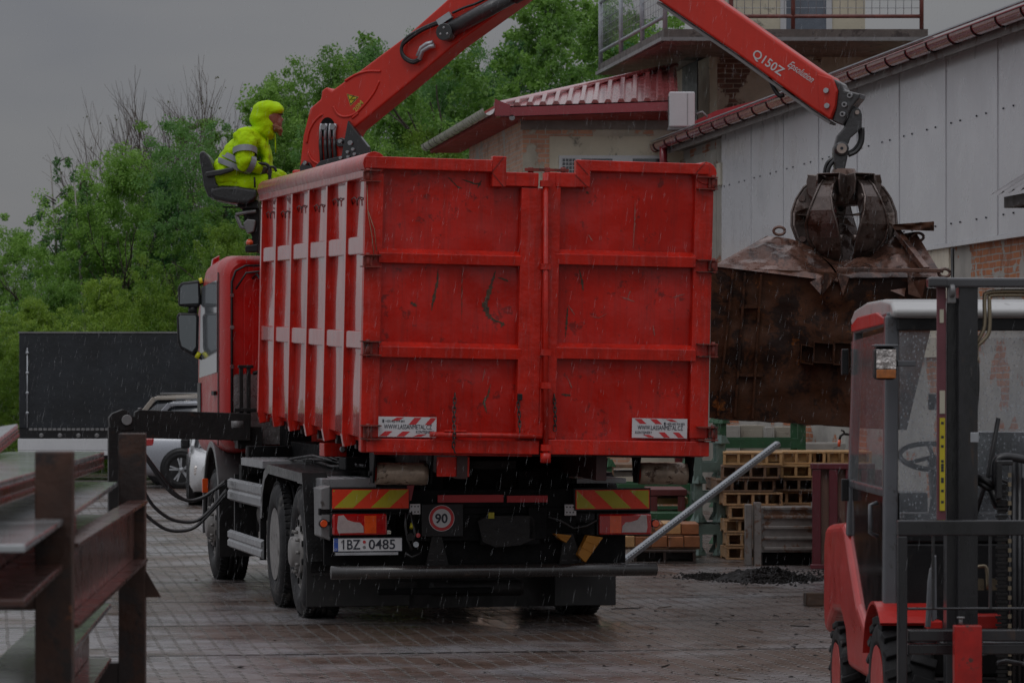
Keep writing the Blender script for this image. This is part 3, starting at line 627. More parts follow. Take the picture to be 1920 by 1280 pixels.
pl.cyl((p.x + .238, y - .003, p.z + .075), (p.x + .238, y - .001, p.z + .075), .013, 6, 4); pl.cyl((p.x + .238, y - .003, p.z + .035), (p.x + .238, y - .001, p.z + .035), .012, 12, 5)
for (u0, v0, u1, v1) in ((0, 0, 1, .05), (0, .95, 1, 1), (.992, 0, 1, 1)): pl.box((p.x + u0 * W_, y - .0025, p.z + v0 * H_), (p.x + u1 * W_, y - .001, p.z + v1 * H_), 2)
pl.build('number_plate', [m_white, m_blue, m_sblack, m_yel, m_sred, m_grey], truck)
ph = MB(); trect(ph, 628, 1035, 745, 1039, -.035, -.01); ph.build('plate_holder', m_galv, truck)
# speed sign
c2 = TF.q(828, 971, -.01); sp = MB(); ry = R(0)
for r_, m_, e in ((.100, 0, 0), (.096, 1, .0012), (.072, 0, .0024)): sp.cyl(c2 + V((0, -.004 - e, 0)), c2 + V((0, -.002, 0)), r_, 40, m_)
text_mb(sp, '90', basis(c2 + V((-.052, -.0072, -.035)), (1, 0, 0), (0, 0, 1)), .10, 2, .0008, .098, bold=.0025)
sp.build('speed_sign', [m_whitestrip, m_sred, m_sblack], truck); sp = MB(); trect(sp, 790, 944, 868, 1005, -.011, .0); sp.build('sign_backing', m_black, truck, bevel=.01)
for (a, b_, c, d) in ((767, 944, 788, 964), (1058, 945, 1080, 966)):
    k_ = MB(); trect(k_, a, b_, c, d, -.014, -.002); root = k_.build('white_socket_plate', m_whitestrip, truck, bevel=.006)
    h = MB()
    for i in range(3):
        for j in range(2): cc = TF.q(a + 5 + 6 * i, b_ + 5 + 10 * j, -.015); h.cyl(cc, cc + V((0, .003, 0)), .006, 8)
    h.build('screw', m_black, root)
# under-run bar
ub = MB(); a = TF.q(620, 1073, -.06); b_ = TF.q(1231, 1075, -.06); ub.lathe([(0, .0), (0, .046), (.004, .052), (b_.x - a.x - .004, .052), (b_.x - a.x, .046), (b_.x - a.x, .035), (b_.x - a.x - .02, .033), (b_.x - a.x - .02, 0)], a, 'x', 28)
ub.build('underrun_bar', mat('wet_dark_tube', (.022, .020, .019), .28, var=.3, vs=5, coat=.6, dirt=((.06, .045, .035), .6, 9)), truck)
for (x0, x1, xx) in ((798, 842, 815), (1048, 1096, 1062)):
    k_ = MB(); A = [TF.q(xx - 4, 1000, .0), TF.q(xx + 12, 1000, .0), TF.q(x1, 1062, .0), TF.q(x0, 1062, .0)]; k_.prism(A, (0, .03, 0))
    for yy in (1038, 1050):
        for dx in (10, 30): cc = TF.q(x0 + dx, yy, -.003); k_.box(cc + V((-.02, -.002, -.006)), cc + V((.02, .001, .006)), 1)
    k_.build('underrun_bracket', [m_dark, m_hose], truck, bevel=.004)
at_ = MB(); a = TF.q(806, 1103, .35); b_ = TF.q(980, 1104, .35); at_.lathe([(0, .0), (.0, .05), (.03, .062), (b_.x - a.x - .03, .062), (b_.x - a.x, .05), (b_.x - a.x, 0)], a, 'x', 24); at_.box(TF.q(746, 1090, .36), TF.q(775, 1112, .5)); at_.build('air_tank', m_dark, truck)
ml = MB(); ml.box((-.35, .2, .45), (.35, .5, .62)); ml.box((-.8, .25, .25), (.1, .29, .30)); ml.build('rear_fittings', m_chassis, truck, bevel=.01)
ho = MB()
for k, pts in enumerate([[(762, 962), (760, 985), (764, 1010), (772, 1030)], [(1028, 968), (1050, 975), (1075, 990), (1100, 985), (1118, 975)], [(770, 960), (778, 1000), (770, 1030)], [(760, 1036), (772, 1044), (790, 1035)]]):
    ho.tube([TF.q(x, y, -.05 - .02 * (i % 2)) for i, (x, y) in enumerate(pts)], .012, 6)
ho.build('air_hose', m_hose, truck)
cp = MB(); cp.cyl(TF.q(770, 1006, -.09), TF.q(770, 1006, -.02), .03, 12, 0); cp.cyl(TF.q(780, 1020, -.09), TF.q(780, 1020, -.02), .022, 12, 1); cp.cyl(TF.q(771, 990, -.07), TF.q(773, 980, -.05), .014, 8, 2); cp.cyl(TF.q(784, 1003, -.08), TF.q(784, 1003, -.04), .018, 10, 3)
cp.build('air_coupling', [m_dark, m_galv, mat('coupling_yellow', (.5, .45, .01), .4), m_sred], truck)
for (pts) in ([(1102, 1003), (1131, 1007), (1098, 1054), (1084, 1040)], [(1040, 1000), (1072, 1003), (1062, 1017), (1050, 1010)]):
    k_ = MB(); k_.prism([TF.q(x, y, -.09) for x, y in pts], (0, .10, 0)); cc = [TF.q(x, y, -.092) for x, y in pts]
    for t in (.3, .6): k_.bar(cc[0].lerp(cc[3], t), cc[1].lerp(cc[2], t), .008, .006)
    k_.build('wheel_chock', mat('chock_orange', (.42, .17, .01), .45, var=.25, dirt=((.12, .05, .01), .6, 12)), truck, bevel=.006)
tri = MB(); tri.prism([TF.q(x, y, -.02) for x, y in ((763, 910), (777, 909), (771, 938), (768, 938))], (0, .004, 0)); tri.build('pink_pennant_sticker', mat('faded_red', (.30, .05, .06), .5), truck)
# mudflaps
k_ = MB(); p = TF.q(766, 1139, 1.1); q = TF.q(1046, 1050, 1.1); k_.box((p.x, 1.1, p.z), (q.x, 1.115, q.z)); k_.box((p.x, 1.13, .5), (q.x, 1.3, .75)); k_.build('spray_skirt', mat('mudflap_rubber', (.014, .014, .014), .5, var=.3, streak=.3, vs=3, dirt=((.05, .045, .04), .64, 6)), truck)
for s, (a, b_, c, d) in ((-1, (574, 1044, 768, 1135)), (1, (1040, 1062, 1155, 1134))):
    k_ = MB(); p = TF.q(a, b_, .75); q = TF.q(c, d, .75); k_.box((p.x, .75, p.z), (q.x, .765, q.z)); k_.build('mudflap', mat('mudflap_rubber', (.014, .014, .014), .5, var=.3, streak=.3, vs=3, dirt=((.05, .045, .04), .64, 6)), truck, bevel=.006)
# rear wheel guards, checker plate
for s in (-1, 1):
    xo, xin = 1.25 * s, .80 * s; pth = [(3.66, .72), (3.60, .95), (3.42, 1.13), (3.18, 1.20), (1.05, 1.17), (.82, 1.02), (.74, .80), (.74, .40)]
    gm = MB(); th = .02
    for i in range(len(pth) - 1):
        (y0, z0), (y1, z1) = pth[i], pth[i + 1]
        gm.add([(xo, y0, z0), (xo, y1, z1), (xin, y1, z1), (xin, y0, z0), (xo, y0 , z0 - th), (xo, y1 , z1 - th), (xin, y1, z1 - th), (xin, y0, z0 - th)], [(0, 1, 2, 3), (7, 6, 5, 4), (0, 4, 5, 1), (3, 2, 6, 7)])
    # outer lip, 7 cm deep
    ins = [(3.56, .72), (3.51, .93), (3.37, 1.06), (3.16, 1.12), (1.10, 1.09), (.92, .98), (.84, .80), (.84, .40)]
    for i in range(len(pth) - 1):
        a, b_, c, d = pth[i], pth[i + 1], ins[i + 1], ins[i]
        gm.prism([(xo - .004 * s, q_[0], q_[1]) for q_ in (a, b_, c, d)], (.008 * s, 0, 0))
    gm.build('wheel_guard', m_dpb, truck, label=None)
pb = MB(); a = TF.q(572, 905, .62); b_ = TF.q(617, 1052, .62); pb.prism([TF.q(x, y, .62) for x, y in ((566, 886), (612, 886), (622, 930), (622, 1052), (577, 1052), (570, 950))], (0, .02, 0)); pb.build('guard_end_plate', m_dpb, truck)
lb = MB(); lb.prism([TF.q(x, y, .03) for x, y in ((601, 915), (620, 910), (620, 1014), (602, 1006))], (0, .35, 0)); lb.build('lamp_bracket', m_grey, truck, bevel=.01)
sl = MB(); cc = TF.s_(579, 940, -1.27); sl.lathe([(-.015, .02), (-.01, .045), (.01, .05)], cc, 'x', 14); sl.build('side_marker', m_lor, truck)
# catwalk planks
for (a, b_, c, d, yn, yf) in ((594, 886, 700, 903, .35, 1.6), (445, 852, 560, 862, 3.7, 5.1)):
    w_ = MB(); z = 1.15 if yn < 1 else 1.22
    x0 = -1.22; x1 = -.80
    for k in range(5):
        xa = x0 + (x1 - x0) * k / 5; w_.box((xa, yn, z - .035), (xa + .068, yf, z))
    w_.box((x0 - .01, yn - .01, z - .07), (x1, yn, z - .002)); w_.box((x0 - .012, yn, z - .07), (x0 - .001, yf, z - .004)); w_.build('catwalk', m_alu, truck, bevel=.004)
w_ = MB(); w_.box((.80, .35, 1.10), (1.2, 1.5, 1.14)); w_.box((.82, 3.6, 1.10), (1.2, 5.2, 1.14)); w_.build('catwalk', m_alu, truck, bevel=.004)
hp = MB()
rnd = random.Random(4)
for k in range(9):
    y0, y1 = rnd.uniform(.5, 2), rnd.uniform(3, 5.2); x = rnd.uniform(-.95, -.6); hp.tube([(x, y0, 1.24), (x + rnd.uniform(-.1, .1), (y0 + y1) / 2, 1.20 + rnd.uniform(0, .1)), (x + rnd.uniform(-.1, .1), y1, 1.22)], .014, 6)
hp.build('hydraulic_line', m_hose, truck)
hb = MB(); hb.box((-.95, .9, 1.2), (-.55, 1.25, 1.30)); hb.box((-.75, 2.2, 1.18), (-.5, 5.3, 1.36)); hb.box((.5, .6, 1.18), (.75, 5.3, 1.30)); hb.build('hook_frame', m_chassis, truck, bevel=.01)
va = MB(); va.box(TF.s_(605, 826, -.7) , TF.s_(605, 826, -.7) + V((.12, .35, .08))); c0 = TF.q(628, 842, 1.6); va.box(c0 + V((-.09, 0, -.06)), c0 + V((.1, .25, .05)), 0); va.cyl(c0 + V((.06, -.02, 0)), c0 + V((.06, .0, 0)), .025, 12, 1); va.build('red_valve_block', [m_redpost, m_galv], truck, bevel=.008)
# side guards and tanks
for s in (-1, 1):
    for (z0, h_) in ((.80, .21), (.36, .17)):
        k_ = MB(); x = 1.21 * s; o_ = .03 * s
        pr = [(x, z0), (x + o_, z0 + .02), (x + o_, z0 + h_ * .40), (x + o_ * .5, z0 + h_ * .5), (x + o_, z0 + h_ * .6), (x + o_, z0 + h_ - .02), (x, z0 + h_)]
        k_.prism([(a, 3.72, b_) for a, b_ in pr], (0, 2.3, 0)); k_.build('side_guard', m_alu, truck, bevel=.003)
    k_ = MB()
    for y in (4.0, 5.75): k_.box((1.15 * s, y, .34), (1.205 * s, y + .06, 1.05))
    k_.build('guard_post', m_black, truck)
    k_ = MB(); k_.lathe([(0, .0), (.0, .2), (.03, .26), (1.12, .26), (1.15, .2), (1.15, 0)], (.80 * s, 4.2, .70), 'y', 28); k_.build('fuel_tank', m_rim, truck)
    k_ = MB()
    for y in (4.45, 5.0): k_.lathe([(0, .262), (0, .268), (.05, .268), (.05, .262)], (.80 * s, y, .70), 'y', 28)
    k_.build('tank_strap', m_grey, truck)
# cab
def rounded(x0, x1, z0, z1, r, n=5, y=0):
    pts = []
    for cx, cz, a in ((x1 - r, z0 + r, -90), (x1 - r, z1 - r, 0), (x0 + r, z1 - r, 90), (x0 + r, z0 + r, 180)):
        pts += arc((cx, cz), r, a, a + 90, n, y=y)
    return pts
cb = MB(); secs = [(6.22, 1.19, 1.30, 3.03, .14), (6.27, 1.235, 1.26, 3.09, .17), (6.9, 1.245, 1.22, 3.12, .16), (7.7, 1.25, 1.2, 3.08, .15), (8.25, 1.25, 1.2, 2.75, .15), (8.42, 1.22, 1.2, 2.1, .15), (8.46, 1.2, 1.2, 1.7, .15)]
rings = [rounded(-a, a, z0, z1, r_, 5, y) for y, a, z0, z1, r_ in secs]; n = len(rings[0]); vs = [p for r_ in rings for p in r_]
cb.add(vs, [(i * n + k, i * n + (k + 1) % n, (i + 1) * n + (k + 1) % n, (i + 1) * n + k) for i in range(len(rings) - 1) for k in range(n)], 0, True)
cb.add(rings[0], [tuple(range(n))[::-1]]); cb.add(rings[-1], [tuple(range(n))]); cab = cb.build('cab', m_cab, truck)
k_ = MB(); k_.prism(rounded(-1.06, 1.06, 1.95, 2.88, .08, 4, 6.19), (0, .028, 0)); k_.prism(rounded(-.98, -.62, 2.0, 2.78, .04, 3, 6.18), (0, .008, 0)); k_.box((-1.02, 6.175, 2.93), (-.4, 6.185, 2.99)); k_.build('rear_panel', m_cab, cab, bevel=.006)
k_ = MB(); k_.prism(rounded(-1.16, 1.16, 1.32, 1.98, .03, 2, 6.17), (0, .04, 0)); k_.build('checker_panel', m_dpa, cab)
k_ = MB(); k_.tube([(-1.175, 6.2, 1.35), (-1.175, 6.2, 2.85), (-1.14, 6.19, 2.95), (-1.05, 6.18, 3.0), (-.3, 6.18, 3.01)], .012, 6, 0)
for z in (1.5, 2.05, 2.42, 2.72): k_.cyl((-1.175, 6.19, z), (-1.175, 6.17, z), .02, 8, 1)
k_.build('seal_strip', [m_hose, m_chrome], cab)
k_ = MB(); k_.prism([(-1.252, y, z) for y, z in ((6.75, 2.0), (8.15, 1.95), (8.0, 2.85), (6.75, 2.88))], (.004, 0, 0)); k_.prism([(1.252, y, z) for y, z in ((6.75, 2.0), (8.15, 1.95), (8.0, 2.85), (6.75, 2.88))], (-.004, 0, 0)); k_.each('side_window', mat('cab_glass', (.35, .38, .4), .05, coat=1, var=.02, rvar=.01), cab)
for s in (-1, 1):
    k_ = MB(); k_.box((1.247 * s, 6.62, 1.3), (1.256 * s, 6.645, 2.95)); k_.box((1.247 * s, 6.8, 1.78), (1.275 * s, 6.98, 1.82)); k_.box((1.247 * s, 8.0, 1.5), (1.26 * s, 8.25, 1.9)); k_.each('door_seam', m_black, cab)
k_ = MB(); k_.box((-.9, 8.47, .55), (1.1, 8.7, 1.18)); k_.build('front_bumper', m_cab, cab, bevel=.05)
k_ = MB(); k_.prism([(-1.15, y, z) for y, z in ((8.3, 2.1), (8.44, 1.95), (8.3, 2.7), (8.18, 2.75))], (2.3, 0, 0)); k_.build('windscreen', MATS['cab_glass'], cab)
k_ = MB(); k_.tube([(-.98, 6.2, 2.88), (-.95, 6.12, 2.92), (-.87, 6.1, 2.80), (-.92, 6.15, 2.62)], .012, 6); k_.tube([(-1.14, 6.18, 2.78), (-1.05, 6.12, 2.93), (-.8, 6.1, 2.96), (-.5, 6.1, 2.94)], .01, 6); k_.build('cable', m_hose, cab)
c0 = TF.at(401, 497, 33.4); k_ = MB(); k_.prism([c0 + V((.04, 0, -.10)), c0 + V((-.03, 0, -.08)), c0 + V((-.01, 0, .06)), c0 + V((.06, 0, .10))], (0, .1, 0)); k_.build('roof_marker', m_lred, cab, bevel=.01)
# mirrors
def mirror(name, poly, D, glass_poly, arm, parent):
    k_ = MB(); k_.prism([TF.at(x, y, D) for x, y in poly], TF.i.to_3x3() @ V((0, .10, 0))); root = k_.build(name, m_black, parent, bevel=.02)
    k_ = MB(); k_.prism([TF.at(x, y, D - .004) for x, y in glass_poly], TF.i.to_3x3() @ V((0, .004, 0))); k_.build('mirror_glass', m_mirror, root)
    k_ = MB(); k_.tube([TF.at(x, y, D + .04) for x, y in arm], .028, 8); k_.build('mirror_arm', m_black, root); return root
r1 = mirror('wide_mirror', [(333, 538), (340, 529), (374, 525), (376, 570), (370, 577), (334, 574)], 33.7, [(338, 540), (343, 534), (371, 531), (372, 568), (337, 570)], [(374, 530), (388, 527), (396, 520), (412, 516)], truck)
r2 = mirror('main_mirror', [(331, 593), (334, 586), (368, 586), (372, 593), (371, 655), (362, 667), (338, 655), (332, 640)], 33.7, [(335, 594), (338, 591), (366, 591), (368, 596), (367, 650), (360, 659), (341, 649), (337, 635)], [(362, 662), (375, 668), (398, 678)], truck)
k_ = MB(); k_.tube([TF.at(362, 575, 33.75), TF.at(361, 588, 33.75)], .045, 8); k_.build('mirror_joint', m_black, r2)
for (a, b_, c, d, rr_) in ((374, 528, 380, 526, r1), (368, 664, 375, 668, r2)):
    k_ = MB(); k_.cyl(TF.at(a, b_, 33.74), TF.at(c, d, 33.74), .034, 12); k_.build('yellow_tape', mat('tape_yellow', (.62, .60, .01), .5), rr_)
# front mudguard
for s in (-1, 1):
    xo = 1.255 * s; k_ = MB(); cy, cz = 7.2, .53; n = 18; vs = []
    angs = [-8 + (196) * i / n for i in range(n + 1)]
    for a in angs:
        for (dx, rr) in ((0, .63), (-.38, .63), (-.38, .615), (-.03, .615), (-.03, .585), (0, .585)):
            vs.append((xo + dx * s, cy - math.cos(R(a)) * rr * 1.08, cz + math.sin(R(a)) * rr * 1.28))
    k_.add(vs, [(i * 6 + j, i * 6 + (j + 1) % 6, (i + 1) * 6 + (j + 1) % 6, (i + 1) * 6 + j) for i in range(n) for j in range(6)]); k_.build('front_mudguard', mat('grey_plastic', (.07, .07, .072), .35, coat=.4), truck, bevel=.006)
    k_ = MB(); k_.prism([TF.s_(x, y, xo * 1.0) if s < 0 else TF.s_(x, y, -xo) * 1 for x, y in ()] or [(xo, 6.5, .25), (xo, 6.52, .95), (xo - .35 * s, 6.52, .95), (xo - .35 * s, 6.5, .25)], (0, .015, 0)); k_.build('front_mudflap', m_dark, truck)
sm = MB(); c0 = TF.at(385, 910, 33.2); sm.box(c0 + V((-.03, 0, -.07)), c0 + V((.03, .04, .07))); sm.build('side_marker', m_lor, truck, bevel=.008)
# black lifting frame behind the cab
fr = MB(); y = 6.0
for x in (452, 466): fr.bar(TF.q(x, 686, y), TF.q(x, 842, y), .035, .05)
fr.box(TF.q(447, 684, y - .03), TF.q(474, 690, y + .03)); fr.box(TF.q(440, 765, y - .04), TF.q(482, 772, y + .04)); fr.box(TF.q(446, 800, y - .04), TF.q(486, 840, y + .2)); fr.tube([TF.q(474, 700, y), TF.q(484, 697, y), TF.q(490, 700, y)], .02, 8)
fr.build('guard_frame', m_dark, truck, bevel=.006)
cn = MB(); cn.box((-1.05, 5.45, 1.06), (1.05, 6.15, 1.30)); cn.box((-.75, 5.5, 1.3), (-.2, 6.0, 2.0)); cn.box((-1.2, 5.3, .75), (-.5, 5.5, 1.15)); cn.box((-1.15, 5.2, 1.06), (-.4, 5.42, 1.32)); cn.build('crane_base', m_chassis, truck, bevel=.01)
ex = MB(); ex.cyl(TF.q(432, 795, 5.9), TF.q(455, 795, 5.9), .06, 14); ex.box(TF.q(430, 800, 5.86), TF.q(437, 822, 5.95)); ex.build('lock_cylinder', m_grey, truck)
# stabiliser
st = MB(); y0 = 5.85; a = TF.q(252, 772, y0); b_ = TF.q(470, 823, y0); st.prism([TF.q(x, yy, y0) for x, yy in ((254, 772), (262, 768), (470, 775), (470, 826), (262, 821), (250, 815))], (0, .16, 0))
sr = st.build('stabiliser_beam', m_dark, truck, bevel=.006)
st = MB(); p0 = TF.q(216, 785, y0 + .05); st.prism([TF.q(x, yy, y0) for x, yy in ((205, 783), (211, 775), (231, 767), (240, 770), (244, 778), (256, 782), (258, 800), (247, 806), (225, 808), (207, 800))], (0, .18, 0)); st.cyl(TF.q(238, 787, y0 - .03), TF.q(238, 787, y0 + .2), .05, 14, 1); st.cyl(TF.q(262, 768, y0 + .08), TF.q(262, 764, y0 + .08), .02, 8, 1); st.build('stabiliser_joint', [m_dark, m_grey], sr, bevel=.006)
st = MB(); q0 = TF.q(204, 800, y0); q1 = TF.q(262, 800, y0); st.box((q0.x, y0, .42), (q0.x + .11, y0 + .13, q0.z)); st.box((q0.x + .12, y0 + .01, .45), (q1.x, y0 + .15, q0.z)); st.cyl(((q0.x + q1.x) / 2, y0 + .07, .08), ((q0.x + q1.x) / 2, y0 + .07, .6), .05, 12, 1)
st.box((q0.x - .05, y0 - .12, .0), (q1.x + .05, y0 + .26, .07)); st.build('stabiliser_leg', [m_dark, m_chrome], sr, bevel=.006)
for pts in ([(255, 830), (272, 852), (300, 890), (325, 922), (352, 938), (380, 932), (402, 918), (425, 905)], [(255, 832), (280, 868), (310, 912), (335, 932), (360, 938), (385, 930), (425, 900)], [(262, 905), (285, 945), (315, 970), (345, 978), (370, 975), (395, 955), (425, 918)], [(258, 950), (285, 975), (312, 992), (340, 995), (365, 988), (390, 965), (425, 925)]):
    k_ = MB(); P_ = [TF.q(x, yy, y0 + .02) for x, yy in pts]
    sm_ = []
    for i in range(len(P_) - 1):
        p_1 = P_[max(i - 1, 0)]; p2_ = P_[min(i + 2, len(P_) - 1)]
        for t in (0, .25, .5, .75):
            a_, b2 = P_[i], P_[i + 1]; sm_.append(.5 * ((2 * a_) + (-p_1 + b2) * t + (2 * p_1 - 5 * a_ + 4 * b2 - p2_) * t * t + (-p_1 + 3 * a_ - 3 * b2 + p2_) * t ** 3))
    sm_.append(P_[-1]); k_.tube(sm_, .016, 8); k_.build('stabiliser_hose', m_hose, sr)
# things glimpsed under the load: hook arm cylinder and shields
k_ = MB(); k_.cyl((-.18, .8, 1.16), (-.18, 4.5, 1.16), .07, 14); k_.cyl((.18, .8, 1.16), (.18, 4.5, 1.16), .07, 14); k_.box((-.3, .3, 1.08), (.3, .6, 1.28)); k_.build('hook_cylinder', m_dark, truck)
k_ = MB(); k_.prism([TF.q(x, yy, .5) for x, yy in ((1098, 860), (1140, 858), (1136, 893), (1098, 897))], (0, .03, 0)); k_.prism([TF.q(x, yy, .3) for x, yy in ((786, 862), (824, 866), (826, 900), (786, 905))], (0, .03, 0)); k_.build('side_shield', mat('dull_red_black', (.03, .008, .007)), truck)
# ================================================================ crane
KF = Frame(P(600, 300, 31.8), -20.7)
crane = empty('loader_crane', KF.m, 'red loader crane arched over the truck like an upturned V, with open operator seat', 'crane')
def kprism(mb, pts, y0, y1, m=0): mb.prism([KF.q(x, y, y0) for x, y in pts], (0, y1 - y0, 0), m)
bo = MB(); outline = [(556, 345), (561, 318), (568, 255), (581, 203), (601, 186), (603, 170), (612, 163), (622, 170), (648, 151), (668, 138), (766, 64), (836, 2), (900, -60), (975, -125), (1060, -190), (1100, -205), (1130, -180), (1125, -130), (1085, -80), (1000, -22), (917, 38), (850, 86), (766, 157), (663, 241), (650, 262), (640, 345)]
kprism(bo, outline, -.16, .16); boom = bo.build('main_boom', m_cran, crane, bevel=.018, seg=3)
def kline(mb, pts, r, y=-.165, n=8, m=0): mb.tube([KF.q(x, yy, y) for x, yy in pts], r, n, m)
def spline(pts, k=5):
    o = []; n = len(pts)
    for i in range(n - 1):
        a, b_ = pts[max(i - 1, 0)], pts[i]; c, d = pts[i + 1], pts[min(i + 2, n - 1)]
        for j in range(k):
            t = j / k; o.append(tuple(.5 * (2 * b_[q_] + (c[q_] - a[q_]) * t + (2 * a[q_] - 5 * b_[q_] + 4 * c[q_] - d[q_]) * t * t + (3 * b_[q_] - a[q_] - 3 * c[q_] + d[q_]) * t ** 3) for q_ in range(2)))
    o.append(pts[-1]); return o
rb = MB()
for pts in ([(647, 152), (668, 140), (690, 134), (714, 134)], [(625, 200), (632, 213), (645, 219), (665, 214), (685, 195), (702, 172), (711, 152)], [(605, 214), (592, 225), (580, 245), (575, 268)], [(660, 222), (672, 212)], [(578, 285), (585, 300), (598, 308)]):
    kline(rb, spline(pts), .012, -.162, 8)
rb.build('pressed_rib', m_cran, boom)
# warning triangle and lettering
tr = MB(); A, B, D_ = [KF.q(x, y, -.1612) for x, y in ((650, 176), (673, 182), (657, 199))]
c3 = (A + B + D_) / 3
for k, (sc, m_) in enumerate(((1.0, 2), (.88, 1), (.70, 0))): pts = [c3 + (q_ - c3) * sc for q_ in (A, B, D_)]; tr.prism([q_ + V((0, -.001 - .0012 * k, 0)) for q_ in pts], (0, .001, 0), m_)
tr.bar(c3 + V((-.02, -.006, -.01)), c3 + V((.02, -.006, .03)), .012, .002, 1); tr.bar(c3 + V((.0, -.006, -.01)), c3 + V((.035, -.006, .0)), .008, .002, 1)
dx = (KF.q(674, 184, 0) - KF.q(659, 202, 0)); o0 = KF.q(667, 211, -.163); text_mb(tr, '20M', basis(o0, dx, V((-dx.z, 0, dx.x))), .062, 2, .001, .115, bold=.001)
tr.build('warning_sticker', [mat('sticker_yellow', (.55, .50, .01), .4), m_sblack, mat('sticker_yellow_dull', (.5, .40, .06), .4)], boom)
# hose nest in its oval window
ov = MB(); ov.prism([KF.q(614 + 14 * math.cos(t), 240 + 20 * math.sin(t), -.164) for t in [2 * math.pi * i / 20 for i in range(20)]], (0, .006, 0)); ov.build('hose_opening', m_chassis, boom)
for i, x in enumerate((601, 610, 618, 627)):
    k_ = MB(); kline(k_, [(x + 2, 232), (x, 245), (x, 262)], .016, -.185, 8, 1); kline(k_, [(x, 262), (x, 275), (x + 1, 285), (x + 3, 320)], .018, -.185, 8, 0); k_.build('hydraulic_hose', [m_hose, m_galv], boom)
k_ = MB()
for x in (607, 624): p = KF.q(x, 238, -.2) + V((0, .2, 0)); k_.cyl(p + V((0, -.215, 0)), p + V((0, -.165, 0)), .028, 12)
k_.each('hose_fitting', m_chrome, boom)
# black link plates at the boom root
k_ = MB(); kprism(k_, [(591, 312), (600, 302), (640, 292), (652, 226), (690, 275), (694, 320), (591, 330)], -.24, -.18, 0)
k_.build('link_plate', mat('link_black', (.012, .013, .015), .28, coat=.6), crane, bevel=.006)
k_ = MB()
for (x, y, r_) in ((571, 306, .017), (638, 296, .015), (651, 285, .014), (661, 280, .014), (652, 294, .014), (664, 289, .014), (637, 265, .018), (656, 268, .022)):
    p = KF.q(x, y, -.26) + V((0, .26, 0)); k_.cyl(p + V((0, -.265, 0)), p + V((0, -.17, 0)), r_, 12)
k_.build('pin', m_chrome, crane)
k_ = MB(); kprism(k_, [(562, 312), (570, 300), (580, 305), (600, 340), (562, 340)], -.20, -.165, 0); kprism(k_, [(630, 262), (640, 258), (650, 262), (645, 275), (632, 275)], -.20, -.165, 0); k_.build('pin_carrier', MATS['link_black'], crane, bevel=.006)
p0 = KF.q(600, 330, 0); co = MB(); zb = 1.30 - KF.m.translation.z; co.box((p0.x - .20, -.2, zb), (p0.x + .26, .2, p0.z + .05)); co.lathe([(0, .33), (.35, .33), (.36, .26)], (p0.x + .05, 0, zb), 'z', 28); co.build('crane_column', m_cran, crane, bevel=.02)
# boom cylinder along the underside
cy = MB(); a = KF.q(838, 60, -.22); b_ = KF.q(1060, -62, -.22); d = (b_ - a).normalized(); cy.cyl(a, a + (b_ - a) * .58, .072, 24, 0); cy.cyl(a + (b_ - a) * .56, a + (b_ - a) * .70, .085, 24, 1); cy.cyl(a + (b_ - a) * .70, b_, .045, 16, 2); cy.build('boom_cylinder', [m_graphite, m_black, m_chrome], boom)
k_ = MB(); p = KF.q(832, 60, -.3) + V((0, .3, 0)); k_.cyl(p + V((0, -.30, 0)), p + V((0, -.165, 0)), .078, 28, 0)
for i in range(3): a_ = R(90 + 120 * i); q_ = p + V((.038 * math.cos(a_), -.305, .038 * math.sin(a_))); k_.cyl(q_, q_ + V((0, .01, 0)), .012, 8, 1)
k_.build('cylinder_pivot', [MATS['link_black'], m_chrome], boom, bevel=.004)
k_ = MB()
for off in (0, 3): kline(k_, spline([(848, 32 + off), (820, 42 + off), (790, 55 + off), (762, 72 + off * 2), (753, 90), (757, 108 - off), (775, 118 - off), (790, 110 - off)]), .017, -.21, 8)
kline(k_, spline([(848, 25), (870, 15), (895, 6), (930, -12)]), .012, -.2, 6); k_.build('hydraulic_hose', m_hose, boom)
k_ = MB()
for pts in ([(786, 112), (792, 96), (805, 88), (815, 86)], [(783, 106), (790, 90), (800, 83), (812, 80)]): kline(k_, pts, .022, -.22, 8)
k_.bar(KF.q(822, 44, -.21), KF.q(846, 28, -.21), .05, .06); k_.build('hose_fitting', m_galv, boom)
# stick
sk = MB(); kprism(sk, [(1060, -170), (1085, -205), (1120, -200), (1345, -2), (1450, 72), (1537, 133), (1560, 145), (1570, 170), (1566, 203), (1557, 226), (1522, 203), (1380, 100), (1233, 0), (1110, -88), (1062, -130)], -.135, .135); stick = sk.build('stick_boom', m_cran, crane, bevel=.022, seg=3)
k_ = MB(); kprism(k_, [(1233, 3), (1380, 103), (1522, 206), (1557, 229), (1555, 233), (1520, 211), (1378, 108), (1230, 7)], -.10, .10); k_.build('wear_strip', m_grey, stick)
k_ = MB(); kprism(k_, [(1533, 139), (1560, 148), (1568, 172), (1565, 200), (1556, 222), (1537, 208), (1534, 180)], -.146, .146); k_.build('stick_collar', m_cran, stick, bevel=.006)
k_ = MB(); u = KF.q(1537, 196, 0) - KF.q(1411, 108, 0); u.normalize(); vv = V((-u.z, 0, u.x))
text_mb(k_, 'Q150Z', basis(KF.q(1409, 105, -.1375), u, vv), .108, 0, .001, .33, bold=.0015); text_mb(k_, 'Epsolution', basis(KF.q(1476, 124, -.1375), u, vv), .088, 0, .001, .275, font_shear=.45, bold=.0006)
k_.build('lettering', m_whitestrip, stick)
k_ = MB()
for (x, y, s_) in ((1549.5, 170, .15), (1551, 198.5, .15)): p = KF.q(x, y, -.15) + V((0, .15, 0)); k_.cyl(p + V((0, -s_ - .02, 0)), p + V((0, -s_ + .005, 0)), .024, 8)
k_.build('bolt', m_galv, stick)
